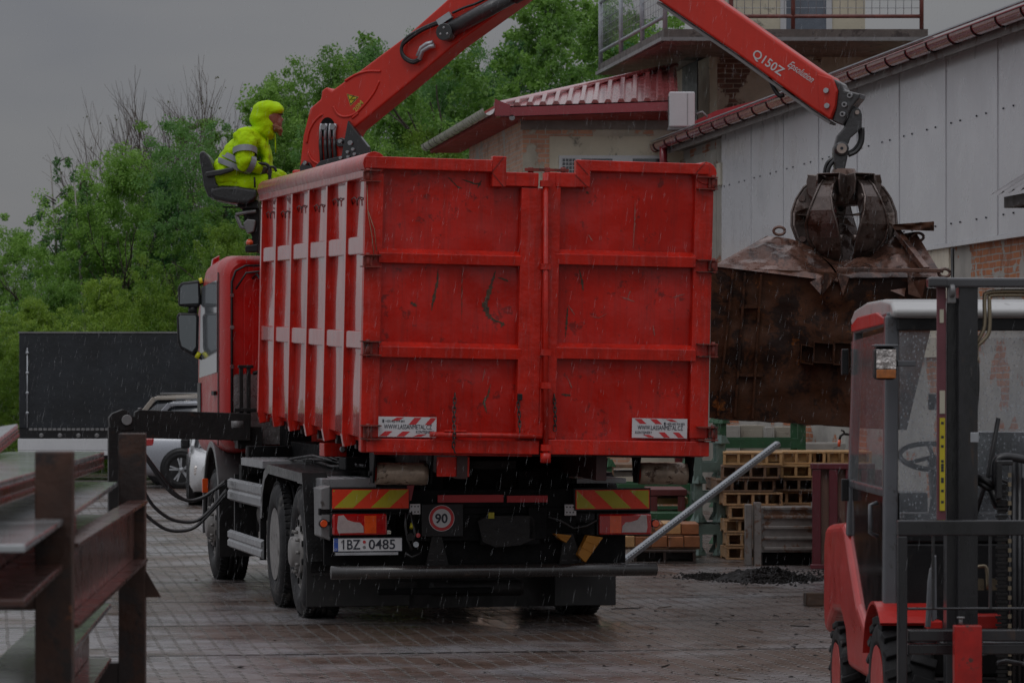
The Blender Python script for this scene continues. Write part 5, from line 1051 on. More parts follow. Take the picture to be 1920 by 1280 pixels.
for s in (-1, 1):
    k_ = MB(); x = .54 * s; k_.bar((x, -.02, .58), (x * .96, .04, 2.21), .07, .07); k_.bar((x, 1.40, 1.05), (x * .94, 1.34, 2.18), .05, .06); k_.bar((x, .0, 1.325), (x, 1.38, 1.335), .03, .045); k_.bar((x * .96, .03, 2.20), (x * .95, 1.35, 2.17), .05, .06); k_.build('cab_pillar', m_fgrey, fk, bevel=.012, seg=3)
    k_ = MB(); k_.prism([(x * 1.02 * 1, y, z) for y, z in ((.06, 1.345), (1.35, 1.355), (1.31, 2.10), (.09, 2.13))], (-.004 * s, 0, 0)); k_.build('side_window', m_fglass, fk)
    k_ = MB(); k_.prism([(x * 1.015, y, z) for y, z in ((.14, 2.17), (1.32, 2.15), (1.33, 2.19), (1.1, 2.225), (.4, 2.235), (.14, 2.205))], (-.02 * s, 0, 0)); k_.build('roof_side', m_fred, fk, bevel=.006)
    k_ = MB(); k_.tube([(x * 1.05, .20, 1.27), (x * 1.12, .19, 1.26), (x * 1.12, .19, 1.12), (x * 1.05, .20, 1.10)], .012, 8); k_.build('door_handle', m_fgrey, fk)
    k_ = MB(); k_.box((x * 1.03, 1.36, 1.24), (x * 1.10, 1.40, 1.36)); k_.box((x * 1.03, 1.36, 1.92), (x * 1.10, 1.40, 2.06)); k_.build('door_hinge', m_black, fk, bevel=.006)
k_ = MB(); k_.box((-.50, -.05, 2.135), (.50, .0, 2.197)); k_.build('windscreen_header', m_black, fk, bevel=.006)
k_ = MB(); k_.box((-.49, -.035, 1.14), (.49, -.03, 2.13)); k_.build('windscreen', m_glass, fk)
k_ = MB(); k_.box((-.49, -.05, 1.08), (.49, .02, 1.135)); k_.box((-.5, -.045, .62), (.5, .0, 1.075)); k_.build('dashboard_cowl', m_black, fk, bevel=.01)
k_ = MB(); k_.box((-.46, 1.36, 1.14), (.46, 1.365, 2.12)); k_.build('rear_window', m_glass, fk)
k_ = MB(); k_.prism([(-.53, y, z) for y, z in ((-.08, 2.20), (1.45, 2.18), (1.5, 2.22), (1.35, 2.27), (.9, 2.30), (.3, 2.30), (0, 2.28), (-.10, 2.235))], (1.06, 0, 0)); k_.build('roof', mat('roof_plastic', (.44, .44, .43), .4, coat=.3, var=.08, dirt=((.22, .21, .20), .6, 9)), fk, bevel=.03, seg=4)
k_ = MB(); p = FF.at(1640, 712, 16.75); q = FF.at(1683, 650, 16.75); k_.box((p.x, p.y, p.z), (q.x, p.y + .10, q.z)); hl = k_.build('head_lamp', m_black, fk, bevel=.026, seg=4); m_amb = mat('amber_lens', (.42, .12, .012), .15, coat=1, var=.3, vs=30)
zc = p.z + (q.z - p.z) * .34; k_ = MB(); k_.box((p.x + .008, p.y - .006, zc), (q.x - .008, p.y, q.z - .012)); k_.cyl(((p.x + q.x) / 2, p.y - .012, (zc + q.z) / 2), ((p.x + q.x) / 2, p.y - .005, (zc + q.z) / 2), .03, 16); k_.build('lamp_glass', mat('lamp_chrome', (.62, .58, .55), .12, metal=.7, coat=1, var=.6, vs=22, bump=1.5, bs=30), hl)
k_ = MB(); k_.box((p.x + .008, p.y - .008, p.z + .008), (q.x - .008, p.y, zc - .004)); k_.build('indicator', m_amb, hl, bevel=.010, seg=3); k_ = MB(); k_.box((p.x - .004, p.y - .01, q.z), (q.x + .004, p.y + .10, q.z + .012)); k_.bar((q.x, p.y + .05, (p.z + q.z) / 2), (q.x + .10, p.y + .12, (p.z + q.z) / 2), .03); k_.build('lamp_hood', m_fgrey, hl, bevel=.005)
# cab inside
k_ = MB(); k_.box((-.02, .75, .75), (.46, 1.20, .95)); k_.box((-.0, 1.1, .92), (.44, 1.24, 1.62)); k_.build('driver_seat', m_seat, fk, bevel=.05, seg=3)
k_ = MB(); ctr = V((-.26, .35, 1.50)); rot = Matrix.Rotation(R(22), 3, 'X'); k_.tube([ctr + rot @ V((.17 * math.cos(t), .17 * math.sin(t), 0)) for t in [2 * math.pi * i / 28 for i in range(29)]], .014, 8)
for a in (90, 210, 330): k_.tube([ctr, ctr + rot @ V((.16 * math.cos(R(a)), .16 * math.sin(R(a)), 0))], .011, 6)
k_.tube([ctr, ctr + V((0, -.18, -.45))], .03, 8); k_.build('steering_wheel', m_black, fk)
k_ = MB(); k_.box((-.44, .10, .9), (.4, .3, 1.22)); k_.box((-.40, .9, .9), (-.2, 1.2, 1.3)); k_.tube([(-.30, .2, 1.2), (-.26, .1, 1.55), (-.28, .06, 1.75)], .012, 6); k_.box((-.33, .05, 1.74), (-.22, .08, 1.82)); k_.build('controls', m_black, fk, bevel=.02)
k_ = MB(); k_.tube([(.32, -.06, 1.15), (.12, -.065, 1.35), (-.05, -.065, 1.42)], .010, 6); k_.tube([(-.12, -.065, 1.20), (-.05, -.065, 1.42), (.0, -.065, 1.70)], .012, 6); k_.build('wiper', m_black, fk)
# mast
DM = 16.2
def mast_part(name, px0, px1, D, dep, z0, z1, m, zdepth=0, bevel=.004):
    p = FF.at(px0, 800, D); q = FF.at(px1, 800, D); k = MB(); k.box((p.x, p.y, z0), (q.x, p.y + dep, z1)); return k.build(name, m, fk, bevel=bevel), p, q
m_purple = mat('worn_maroon', (.13, .04, .05), .4, var=.25, vs=6, dirt=((.2, .13, .11), .62, 10))
mast_part('mast_flange', 1757, 1774, DM, .02, 1.22, 2.33, m_purple); mast_part('mast_channel', 1775, 1796, DM + .05, .10, .12, 2.28, m_mast); mast_part('mast_rail', 1798, 1834, DM - .02, .14, .12, 2.36, m_mast)
xr0, xr1 = FF.at(1757, 800, DM).x, FF.at(1834, 800, DM).x; ym = FF.at(1757, 800, DM).y
k_ = MB(); k_.box((-xr1, ym - .02, .12), (-xr0, ym + .14, 2.36)); k_.build('mast_rail', m_mast, fk, bevel=.004)
k_ = MB(); zt = FF.at(1738, 531, DM).z; xl = FF.at(1738, 531, DM).x; k_.box((xl, ym - .04, zt - .022), (-xl, ym + .03, zt + .026)); k_.box((xl, ym - .05, zt - .02), (xl + .09, ym + .0, zt + .028)); k_.build('mast_crosshead', mat('wet_mast_steel', (.06, .06, .065), .25, coat=.6, metal=.3, var=.3), fk, bevel=.01)
k_ = MB(); c0 = FF.at(1785, 545, DM - .03); k_.lathe([(-.012, .0), (-.012, .032), (.012, .032), (.012, 0)], c0, 'x', 16); k_.box(c0 + V((-.02, 0, -.06)), c0 + V((.02, .04, .05))); k_.build('mast_roller', m_grey, fk, bevel=.006)
k_ = MB(); p = FF.at(1762, 957, DM - .006); q = FF.at(1772, 783, DM - .006); k_.box((p.x, p.y, p.z), (q.x, p.y + .004, q.z), 0); zz = [.08, .2, .3, .33, .42, .45, .48, .52, .68, .78, .93]
for t in zz: z = p.z + (q.z - p.z) * t; k_.box((p.x + .006, p.y - .001, z), (q.x - .006, p.y, z + .012), 1)
k_.box((p.x, p.y, q.z + .02), (q.x, p.y + .004, q.z + .13), 2); k_.box((p.x, p.y, FF.at(1765, 605, DM).z), (q.x - .006, p.y + .003, FF.at(1765, 580, DM).z), 2); k_.build('warning_label', [mat('label_yellow', (.48, .40, .02), .45, var=.1), m_sblack, mat('label_pale', (.45, .42, .33), .5)], fk)
brass = mat('brass_pipe', (.28, .23, .16), .35, metal=.7, var=.2)
for k in range(2):
    k_ = MB(); off = 9 * k; k_.tube([FF.at(x, y, DM + .02) for x, y in spline([(1925, 546 + off * .8), (1880, 546 + off * .8), (1851 + off - (2 if k else 0), 549 + off * .6), (1846 + off, 560), (1846 + off, 610 + off), (1835 + off * .8, 635 + off * .5), (1823 + off, 650), (1822 + off, 672)], 4)], .010, 8); k_.cyl(FF.at(1822 + off, 668, DM + .02), FF.at(1822 + off, 682, DM + .02), .014, 8); k_.build('steel_pipe', brass, fk)
    k_ = MB(); k_.tube([FF.at(x, y, DM + .02) for x, y in spline([(1822 + off, 680), (1824 + off * .8, 730), (1822 + off * .4, 790), (1822, 830), (1820, 980), (1820, 1160)], 4)], .014, 8); k_.build('mast_hose', m_hose, fk)
k_ = MB(); p = FF.at(1818, 829, DM + .0); q = FF.at(1834, 810, DM); k_.box((p.x, p.y - .02, p.z), (q.x, p.y + .03, q.z)); k_.build('hose_clamp', m_galv, fk, bevel=.003)
# lift chain and cylinders in the middle
k_ = MB(); x0 = FF.at(1878, 900, DM + .05)
for i in range(62):
    z = .25 + i * .0185; k_.box((x0.x - .028, x0.y - .012, z), (x0.x + .028, x0.y + .012, z + .012)) if i % 2 else k_.box((x0.x - .020, x0.y - .008, z), (x0.x + .020, x0.y + .008, z + .016))
k_.build('lift_chain', m_dark, fk)
k_ = MB()
for px, r_ in ((1900, .02), (1912, .02), (1925, .035), (1945, .05)): c0 = FF.at(px, 900, DM + .12); k_.cyl((c0.x, c0.y, .2), (c0.x, c0.y, 1.50 if r_ < .03 else 1.42), r_, 12, 0)
for i in range(26): c0 = FF.at(1893, 900, DM + .04); k_.box((c0.x - .008, c0.y - .006, .3 + i * .045), (c0.x + .008, c0.y + .006, .32 + i * .045), 1)
k_.build('lift_cylinder', [m_mast, brass], fk)
k_ = MB(); k_.tube([FF.at(x, y, DM + .06) for x, y in spline([(1868, 905), (1866, 880), (1870, 862), (1885, 856), (1905, 858), (1925, 862)], 4)], .022, 8); k_.box(FF.at(1868, 872, DM + .0), FF.at(1896, 862, DM + .06)); k_.box(FF.at(1868, 935, DM), FF.at(1876, 868, DM + .05)); k_.build('chain_anchor', m_mast, fk, bevel=.006)
k_ = MB(); k_.tube([FF.at(1832, 893, DM + .1), FF.at(1880, 918, DM + .1)], .018, 8); k_.tube([FF.at(1832, 903, DM + .1), FF.at(1870, 925, DM + .1)], .014, 8); k_.tube([FF.at(1860, 918, DM + .1), FF.at(1872, 945, DM + .1), FF.at(1890, 950, DM + .1)], .03, 8); k_.build('tilt_linkage', m_black, fk)
for s in (-1, 1): k_ = MB(); k_.cyl((.30 * s, -.66, .55), (.33 * s, -.05, .70), .045, 14); k_.build('tilt_cylinder', m_mast, fk)
# carriage with load backrest and forks
DB = 15.5; c = lambda px, py, D=DB: FF.at(px, py, D)
k_ = MB(); a = c(1684, 990); x0 = a.x; z1 = c(1690, 975).z; z0 = c(1690, 1004).z; yb = a.y
k_.box((x0, yb, z0), (-x0, yb + .05, z1)); w_ = c(1701, 900).x - c(1683, 900).x
k_.box((x0, yb + .003, .28), (x0 + w_, yb + .047, z0 - .001)); k_.box((-x0 - w_, yb + .003, .28), (-x0, yb + .047, z0 - .001)); zb = c(1700, 1141).z; k_.box((x0 + w_, yb + .012, zb - .006), (-x0 - w_, yb + .032, zb + .006))
k_.build('load_backrest', m_mast, fk, bevel=.006)
k_ = MB()
for px in (1752, 1860): q = c(px, 1000); k_.box((q.x - .008, yb + .01, zb), (q.x + .004, yb + .03, z0))
k_.each('backrest_rod', m_mast, fk)
k_ = MB()
for (ya, yb_) in ((1181, 1203), (1208, 1228)): k_.box((x0 + .05, yb + .02 + (.02 if ya > 1200 else 0), c(1700, yb_).z), (-x0 - .05, yb + .10, c(1700, ya).z))
k_.box((x0 + .05, yb + .02, .18), (-x0 - .05, yb + .10, .28)); k_.build('fork_carriage', m_mast, fk, bevel=.006)
for s in (-1, 1):
    xa, xb = c(1790, 1200, 15.35).x, c(1842, 1200, 15.35).x
    if s > 0: xa, xb = -xb, -xa
    ya = c(1790, 1200, 15.35).y; k_ = MB(); zt_ = c(1790, 1172, 15.35).z; k_.box((xa, ya, .06), (xb, ya + .06, zt_)); k_.prism([((xa), ya, .06), ((xa), ya - 1.1, .055), ((xa), ya - 1.1, .07), ((xa), ya, .10)], (xb - xa, 0, 0)); k_.build('fork', mat('scuffed_red_fork', (.38, .014, .010), .4, var=.3, vs=7, dirt=[((.06, .03, .022), .58, 8), ((.03, .02, .018), .62, 20)]), fk, bevel=.006)
    k_ = MB(); k_.cyl(((xa + xb) / 2 - .03, ya + .03, zt_), ((xa + xb) / 2 - .03, ya + .03, zt_ + .035), .009, 8); k_.cyl(((xa + xb) / 2 - .03, ya + .03, zt_ + .03), ((xa + xb) / 2 - .03, ya + .03, zt_ + .038), .018, 8); k_.build('fork_pin', m_grey, fk)
k_ = MB(); k_.tube([c(x, y, 15.9) for x, y in ((1740, 1175), (1744, 1090), (1748, 1065))], .014, 8); k_.prism([c(x, y, 15.9) for x, y in ((1750, 1045), (1756, 1040), (1757, 1160), (1748, 1165), (1741, 1090))], (0, .03, 0)); k_.build('tilt_bracket', m_fgrey, fk, bevel=.004)
k_ = MB(); k_.cyl(c(1842, 1210, 15.8), c(1935, 1210, 15.8), .022, 12, 0); k_.cyl(c(1842, 1222, 15.82), c(1850, 1222, 15.82), .014, 10, 1); k_.tube([c(x, y, 15.75) for x, y in ((1870, 1243), (1885, 1238), (1925, 1245))], .012, 8, 0); k_.build('side_shift_cylinder', [m_mast, m_chrome], fk)
k_ = MB(); k_.box((-.52, -.18, .42), (.52, -.06, .58)); k_.box((-.5, -.3, .2), (.5, .3, .40)); k_.build('front_axle', m_dark, fk, bevel=.02)
k_ = MB(); k_.box(c(1738, 1180, 16.6), c(1762, 1160, 16.7)); k_.box(c(1828, 1180, 16.6), c(1872, 1149, 16.7)); k_.build('frame_lug', m_fred, fk, bevel=.01)
k_ = MB(); k_.tube([c(x, y, 16.75) for x, y in spline([(1828, 1105), (1829, 1068), (1840, 1061), (1850, 1066), (1852, 1105)], 3)], .010, 8); k_.box(c(1828, 1106, 16.75), c(1842, 1084, 16.8)); k_.box(c(1850, 1106, 16.75), c(1868, 1084, 16.8)); k_.build('step_bracket', brass, fk)

# ================================================================ foreground rack of steel beams
RF = Frame(V((-1.23, 9.1, 0)), 3.1)
rack = empty('steel_rack', RF.m, 'brown steel storage rack with two blurred square posts, nearest thing at the left', 'rack')
m_post = mat('brown_rusty_post', (.05, .020, .011), .45, var=.45, vs=5, dirt=[((.02, .012, .01), .5, 4), ((.20, .07, .03), .63, 7)], bump=.4, bs=18)
m_rail = mat('brown_red_primer', (.085, .028, .020), .3, var=.3, vs=3, coat=.5, dirt=[((.05, .02, .015), .56, 4)], bump=.3, bs=12)
for y, (a, b_) in ((0, (65, 135)), (3.65, (222, 272))):
    p = RF.q(a, 900, y); q = RF.q(b_, 900, y); k_ = MB(); k_.box((p.x, y, 0), (q.x, y + .10, 1.68)); k_.build('post', m_post, rack, bevel=.004)
    k_ = MB(); k_.box((p.x - 1.6, y, 0), (p.x - 1.5, y + .1, 1.68)); k_.build('post', m_post, rack, bevel=.004)
    for z in (.28, .82, 1.355):
        k_ = MB(); k_.box((p.x - 1.5, y + .005, z - .10), (p.x + .0, y + .095, z)); k_.build('cross_arm', m_post, rack, bevel=.004)
for z0, z1 in ((1.20, 1.43), (.45, .66)):
    k_ = MB(); p = RF.q(135, 1000, 0); k_.box((p.x - .06, .102, z0), (p.x - .04, 3.648, z1)); k_.box((p.x - .038, .102, z1 - .012), (p.x + .01, 3.648, z1)); k_.box((p.x - .038, .102, z0), (p.x + .01, 3.648, z0 + .012)); k_.build('side_rail', m_rail, rack)
p = RF.q(272, 1060, 3.65); k_ = MB(); k_.prism([(p.x, 3.66, 1.17), (p.x, 3.66, 1.065), (p.x + .06, 3.66, 1.065)], (0, .01, 0)); k_.build('gusset', m_post, rack)
rack_x = RF.q(65, 900, 0).x
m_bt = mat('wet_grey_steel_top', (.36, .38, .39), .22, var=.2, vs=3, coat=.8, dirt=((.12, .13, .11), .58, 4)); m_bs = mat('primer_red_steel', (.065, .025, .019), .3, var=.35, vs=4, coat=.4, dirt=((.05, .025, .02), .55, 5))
beams = [(-.06, 1.545, .36, .065, 3.75, 'wide pale wet steel beam on top of the rack, end in front of the rear post'), (-.0, 1.36, .34, .14, 3.6, 'brown-sided steel beam with a wet grey top, under the widest beam'), (-.34, 1.67, .50, .05, 3.35, 'pale steel plank tilted above the others at the far left'),
         (-.42, 1.40, .28, .16, 3.3, 'dark steel beam left of the wide pale one, below the tilted plank'), (-.02, .83, .20, .22, 3.55, 'green-topped steel beam on the middle arm beside the right posts'), (-.48, .82, .22, .15, 2.6, 'pale topped steel beam on the middle arm, left of the green-topped one'),
         (-.85, .82, .24, .15, 3.0, 'brown steel beam furthest left on the middle arm'), (-.16, .29, .2, .15, 3.5, 'brown steel beam low in the rack beside the right posts'), (-.55, .29, .3, .12, 2.9, 'grey topped steel beam on the lowest arm of the rack')]
beams += [(-.90, 1.46, .30, .10, 3.0, 'pale wet steel beam at the far left edge, level with the widest beam'), (-.62, 1.735, .26, .045, 2.6, 'pale steel flat lying crosswise above the tilted plank at the left edge')]
for i, (dx, z, w_, h_, far, lab) in enumerate(beams):
    k_ = MB(); x1 = rack_x + dx; x0 = x1 - w_; y0 = -1.5; t = .018
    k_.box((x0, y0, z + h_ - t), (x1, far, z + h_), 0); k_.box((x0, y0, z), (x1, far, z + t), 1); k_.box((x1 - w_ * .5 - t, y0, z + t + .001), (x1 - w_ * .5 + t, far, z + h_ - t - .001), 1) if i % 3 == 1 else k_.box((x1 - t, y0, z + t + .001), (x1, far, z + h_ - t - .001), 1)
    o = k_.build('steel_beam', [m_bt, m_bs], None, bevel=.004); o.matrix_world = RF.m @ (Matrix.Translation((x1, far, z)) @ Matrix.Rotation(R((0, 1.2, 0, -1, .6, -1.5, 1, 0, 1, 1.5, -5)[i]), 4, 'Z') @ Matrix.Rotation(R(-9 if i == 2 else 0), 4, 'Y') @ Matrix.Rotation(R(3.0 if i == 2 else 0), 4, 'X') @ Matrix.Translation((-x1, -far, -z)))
    tag(o, lab, 'steel beam', 'steel beams stored in the rack')

# ================================================================ box trailer and parked cars
LF = Frame(V((-9.86, 68, 0)), 0); tr_ = empty('curtain_trailer', LF.m, 'long black tarpaulin-sided trailer with white sill, parked behind the cars at left', 'trailer')
k_ = MB(); k_.box((0, 0, 1.04), (6.6, 2.3, 2.94)); k_.build('tarpaulin', mat('black_tarpaulin', (.013, .016, .020), .40, var=.5, vs=1.2, bump=2.5, bs=1.6, spec=.5, streak=.3), tr_, bevel=.02)
k_ = MB(); k_.box((-.02, -.02, 2.94), (6.62, 2.32, 2.975)); k_.build('top_rail', m_grey, tr_)
k_ = MB(); k_.tube([(.17, -.03, 1.05), (.17, -.03, 2.65)], .014, 6, 0)
for z in (1.35, 1.75, 2.15, 2.55): k_.lathe([(-.03, .0), (-.03, .032), (0, .032)], (.17, -.02, z), 'y', 10, 0)
k_.build('corner_cord', m_galv, tr_)
k_ = MB()
for i in range(66): k_.box((.2 + i * .095, -.025, 1.00), (.275 + i * .095, -.003, 1.05))
k_.build('lacing_strip', m_grey, tr_)
k_ = MB()
for i in range(17): k_.lathe([(-.02, .02), (-.025, .045), (0, .045)], (.45 + i * .37, -.005, .90), 'y', 12)
k_.build('eyelet', m_grey, tr_)
k_ = MB(); k_.box((0, 0, .84), (6.6, 2.3, 1.036)); k_.box((.5, .1, .42), (6.2, 2.1, .60)); k_.build('chassis', m_black, tr_)
k_ = MB(); k_.box((-.02, -.03, .60), (6.62, 2.32, .835)); k_.box((-.02, -.035, .50), (6.62, .02, .595)); k_.build('white_sill', m_white, tr_, bevel=.01)
k_ = MB(); k_.box((2.65, -.05, .53), (2.95, -.036, .57), 0); k_.box((2.0, -.05, .53), (2.2, -.036, .57), 1); k_.build('side_marker', [m_lor, m_black], tr_)
k_ = MB(); k_.box((4.6, -.05, .30), (5.2, -.03, .45)); k_.build('number_plate', m_whitestrip, tr_)
for y in (.2, 1.9):
    for x in (4.3, 5.2): k_ = MB(); k_.lathe([(-.12, .16), (-.12, .28), (-.08, .34), (.08, .34), (.12, .28), (.12, .16)], (x, y, .34), 'y', 24, 0); k_.lathe([(-.10, 0), (-.09, .17)], (x, y, .34), 'y', 16, 1); k_.build('wheel', [m_tyre, m_rim], tr_)
def car(name, mtx, paint, label, cat, kind='suv', L_=4.6, W_=1.82, Hh=1.7):
    root = empty(name, mtx, label, cat); hw = W_ / 2      # local: x right, nose at -y
    def loft(secs, nm, m, par, bevel=0):
        mb = MB(); n = len(secs[0][1]); vs = [V((px_, y, pz)) for y, ring in secs for px_, pz in ring]
        mb.add(vs, [(i * n + k, i * n + (k + 1) % n, (i + 1) * n + (k + 1) % n, (i + 1) * n + k) for i in range(len(secs) - 1) for k in range(n)], 0, True); mb.add(vs[:n], [tuple(range(n))[::-1]]); mb.add(vs[-n:], [tuple(range(n))]); return mb.build(nm, m, par, bevel=bevel)
    def ring(hw_, z0, z1, sh): return [(-hw_ * .94, z0), (hw_ * .94, z0), (hw_, z0 + .12), (hw_, z0 + (z1 - z0) * .6), (hw_ * .97, z1 - .06), (hw_ * sh, z1), (-hw_ * sh, z1), (-hw_ * .97, z1 - .06), (-hw_, z0 + (z1 - z0) * .6), (-hw_, z0 + .12)]
    bh = Hh * .60
    body = loft([(-L_ / 2, ring(hw * .80, .35, bh - .22, .85)), (-L_ / 2 + .08, ring(hw * .92, .25, bh - .16, .88)), (-L_ / 2 + .35, ring(hw, .22, bh - .10, .9)), (-L_ / 2 + 1.15, ring(hw, .22, bh, .9)), (L_ / 2 - .5, ring(hw, .22, bh + .02, .9)), (L_ / 2 - .12, ring(hw * .98, .26, bh, .9)), (L_ / 2, ring(hw * .90, .34, bh - .05, .85))], 'body', paint, root)
    def gring(hw_, z1): return [(-hw * .94, bh - .03), (hw * .94, bh - .03), (hw_, z1 - .05), (hw_ * .88, z1), (-hw_ * .88, z1), (-hw_, z1 - .05)]
    ya, yb, yc, yd = (-L_ / 2 + 1.1, -L_ / 2 + 1.85, L_ / 2 - .75, L_ / 2 - .2)
    cabn = loft([(ya, gring(hw * .90, bh + .02)), (yb, gring(hw * .78, Hh - .03)), ((yb + yc) / 2, gring(hw * .80, Hh)), (yc, gring(hw * .78, Hh - .05)), (yd, gring(hw * .86, bh + .08))], 'cabin', mat('car_window', (.02, .024, .028), .08, coat=1, var=.1, rvar=.01), root)
    k = MB(); k.prism([(-hw * .70, yb - .02, Hh - .035), (-hw * .70, yc + .08, Hh - .06), (-hw * .73, yc, Hh - .02), (-hw * .7, (yb + yc) / 2, Hh + .03), (-hw * .73, yb, Hh)], (hw * 1.4, 0, 0)); k.build('roof', paint, root, bevel=.03, seg=3)
    for s in (-1, 1):
        k = MB()
        for (y0, z0, y1, z1) in ((ya + .05, bh, yb, Hh - .06), (-.1, bh, -.1, Hh - .03), (1.0, bh, 1.0, Hh - .05), (yd - .02, bh, yc + .05, Hh - .07)): k.bar((hw * .935 * s, y0, z0), (hw * .80 * s, y1, z1), .05, .09)
        k.bar((hw * .81 * s, yb, Hh - .05), (hw * .81 * s, yc + .05, Hh - .07), .05, .06); k.build('window_pillar', paint, root, bevel=.01)
        k = MB(); k.tube([(hw * .66 * s, yb + .1, Hh + .03), (hw * .66 * s, yc - .05, Hh + .02)], .02, 6); k.build('roof_rail', m_grey, root)
        k = MB(); k.box((hw * .55 * s, -L_ / 2 + .06, bh - .42), (hw * .93 * s, -L_ / 2 + .30, bh - .26)); k.build('headlight', mat('lamp_chrome', (.5, .5, .5), .12), root, bevel=.03)
        k = MB(); k.box((hw * .70 * s, L_ / 2 - .44, bh - .20), (hw * .985 * s, L_ / 2 + .0, bh - .04)); k.build('tail_light', m_lred, root, bevel=.03)
        k = MB(); k.box((hw * .98 * s, ya + .35, bh - .02), (hw * 1.14 * s, ya + .55, bh + .14)); k.build('wing_mirror', m_black, root, bevel=.03)
        for y in (-L_ / 2 + .88, L_ / 2 - .95):
            k = MB(); k.lathe([((hw - .235) * s, .34), ((hw + .012) * s, .395), ((hw + .014) * s, .33)], (0, y, .36), 'x', 28, 0); k.build('wheel_arch', m_black, root)
            w2 = MB(); r_ = .345; w2.lathe([((hw - .2) * s, .2), ((hw - .2) * s, r_ - .03), ((hw - .17) * s, r_), ((hw - .01) * s, r_), ((hw + .02) * s, r_ - .04), ((hw + .02) * s, .235), ((hw + .0) * s, .225)], (0, y, r_), 'x', 30, 0); wr_ = w2.build('wheel', m_tyre, root)
            w2 = MB(); w2.lathe([((hw + .015) * s, .235), ((hw - .01) * s, .22), ((hw - .07) * s, .20), ((hw - .07) * s, 0)], (0, y, r_), 'x', 24, 1)
            for q_ in range(5):
                a = R(72 * q_ + 10)
                for da in (-.14, .14): w2.bar(((hw + .005) * s, y + .03 * math.cos(a), r_ + .03 * math.sin(a)), ((hw + .005) * s, y + .22 * math.cos(a + da), r_ + .22 * math.sin(a + da)), .03, .03)
            w2.lathe([((hw + .02) * s, 0), ((hw + .02) * s, .05), ((hw) * s, .06)], (0, y, r_), 'x', 12); w2.build('rim', [m_galv, m_black], wr_)
    k = MB(); k.box((-hw * .5, -L_ / 2 - .015, bh - .46), (hw * .5, -L_ / 2 + .04, bh - .30)); k.box((-hw * .7, -L_ / 2 - .01, .36), (hw * .7, -L_ / 2 + .05, .50)); k.build('grille', m_black, root, bevel=.01)
    k = MB(); k.box((-.26, -L_ / 2 - .03, .50), (.26, -L_ / 2 - .01, .61)); k.build('number_plate', m_whitestrip, root)
    k = MB(); k.box((-hw * .985, -L_ / 2 + .55, .21), (hw * .985, L_ / 2 - .5, .30)); k.build('sill', m_black, root, bevel=.02)
    return root
silver = mat('silver_car_paint', (.33, .35, .385), .25, metal=.35, coat=.8, var=.03, crough=.05); beige = mat('beige_car_paint', (.36, .32, .27), .3, coat=.6, var=.03); wcar = mat('white_car_paint', (.55, .56, .57), .25, coat=.8, var=.03)
p = P(272, 727, 62.7); car('parked_suv', Matrix.Translation((p.x + 2.1, 62.7 + .6, 0)) @ Matrix.Rotation(R(86), 4, 'Z'), silver, 'silver estate car with a red tail light, behind the stabiliser leg', 'car', Hh=1.62)
p = P(228, 727, 65.4); car('parked_van', Matrix.Translation((p.x + 2.35, 65.6, 0)) @ Matrix.Rotation(R(88), 4, 'Z'), beige, 'beige off-road car, only its roof and rear window showing over the silver car', 'car', L_=4.7, Hh=1.72)
p = P(344, 727, 53.2); car('parked_car', Matrix.Translation((p.x + .78, 53.2 + 2.2, 0)) @ Matrix.Rotation(R(6), 4, 'Z'), wcar, 'white car facing the camera, mostly hidden behind the truck front wheel', 'car', Hh=1.5)
# ================================================================ goods in the yard
m_wold = mat('old_pallet_wood', (.18, .105, .06), .55, var=.35, vs=6, dirt=((.04, .025, .018), .56, 5), stretch=(1, 1, 3), bump=.3, bs=20)
m_wnew = mat('new_pallet_wood', (.47, .28, .12), .55, var=.22, vs=6, dirt=((.16, .09, .045), .62, 7), bump=.3, bs=20)
m_wor = mat('orange_timber', (.30, .115, .045), .5, var=.3, vs=5, dirt=((.08, .04, .02), .6, 6), bump=.3, bs=20)
m_green = mat('green_paint', (.022, .085, .035), .45, var=.25, vs=5, dirt=((.12, .11, .09), .60, 6)); m_greenb = mat('grey_green_paint', (.10, .15, .13), .45, var=.25, vs=5, dirt=((.04, .05, .04), .58, 6))
def pallet_mesh(name, m, nb=5, w_=.64, d=1.0, h=.138):
    k = MB(); rnd = random.Random(nb)
    k.box((-w_ / 2, 0, h - .02), (w_ / 2, .10, h)); 
    for i in range(1, 7): k.box((-w_ / 2, .01 + i * (d - .1) / 6, h - .02), (w_ / 2, .10 + i * (d - .1) / 6, h))
    for y in (0, d / 2 - .05, d - .1): k.box((-w_ / 2, y + .002, 0), (w_ / 2, y + .098, .02))
    for i in range(nb):
        x = -w_ / 2 + .012 + (w_ - .054) * i / (nb - 1)
        k.box((x, .004, .021), (x + .03, d - .004, h - .021))
    return k
def pallet(lab, x, y, z, yaw, m, nb=5, w_=.64, d=1.0, grp='wooden pallets stacked in the yard'):
    root = empty('wooden_pallet', Matrix.Translation((x, y, z)) @ Matrix.Rotation(R(yaw), 4, 'Z'), lab, 'pallet', grp); h = .138
    k = MB(); k.box((-w_ / 2, 0, h - .02), (w_ / 2, .10, h))
    for i in range(1, 7): k.box((-w_ / 2, .01 + i * (d - .11) / 6, h - .02), (w_ / 2, .09 + i * (d - .11) / 6, h))
    k.build('deck_boards', m, root, bevel=.003)
    k = MB()
    for yy in (0, d / 2 - .05, d - .1): k.box((-w_ / 2, yy + .002, 0), (w_ / 2, yy + .098, .02))
    k.each('bottom_board', m, root, bevel=.003)
    k = MB()
    for i in range(nb): xx = -w_ / 2 + .002 + (w_ - .034) * i / (nb - 1); k.box((xx, .004, .021), (xx + .03, d - .004, h - .021))
    for yy in (.25,): k.box((-w_ / 2 + .01, yy + .1, .03), (w_ / 2 - .01, yy + .13, h - .03))
    k.build('bearers', m, root); return root
rnd = random.Random(11); D0 = 36.6; pxm = F / D0
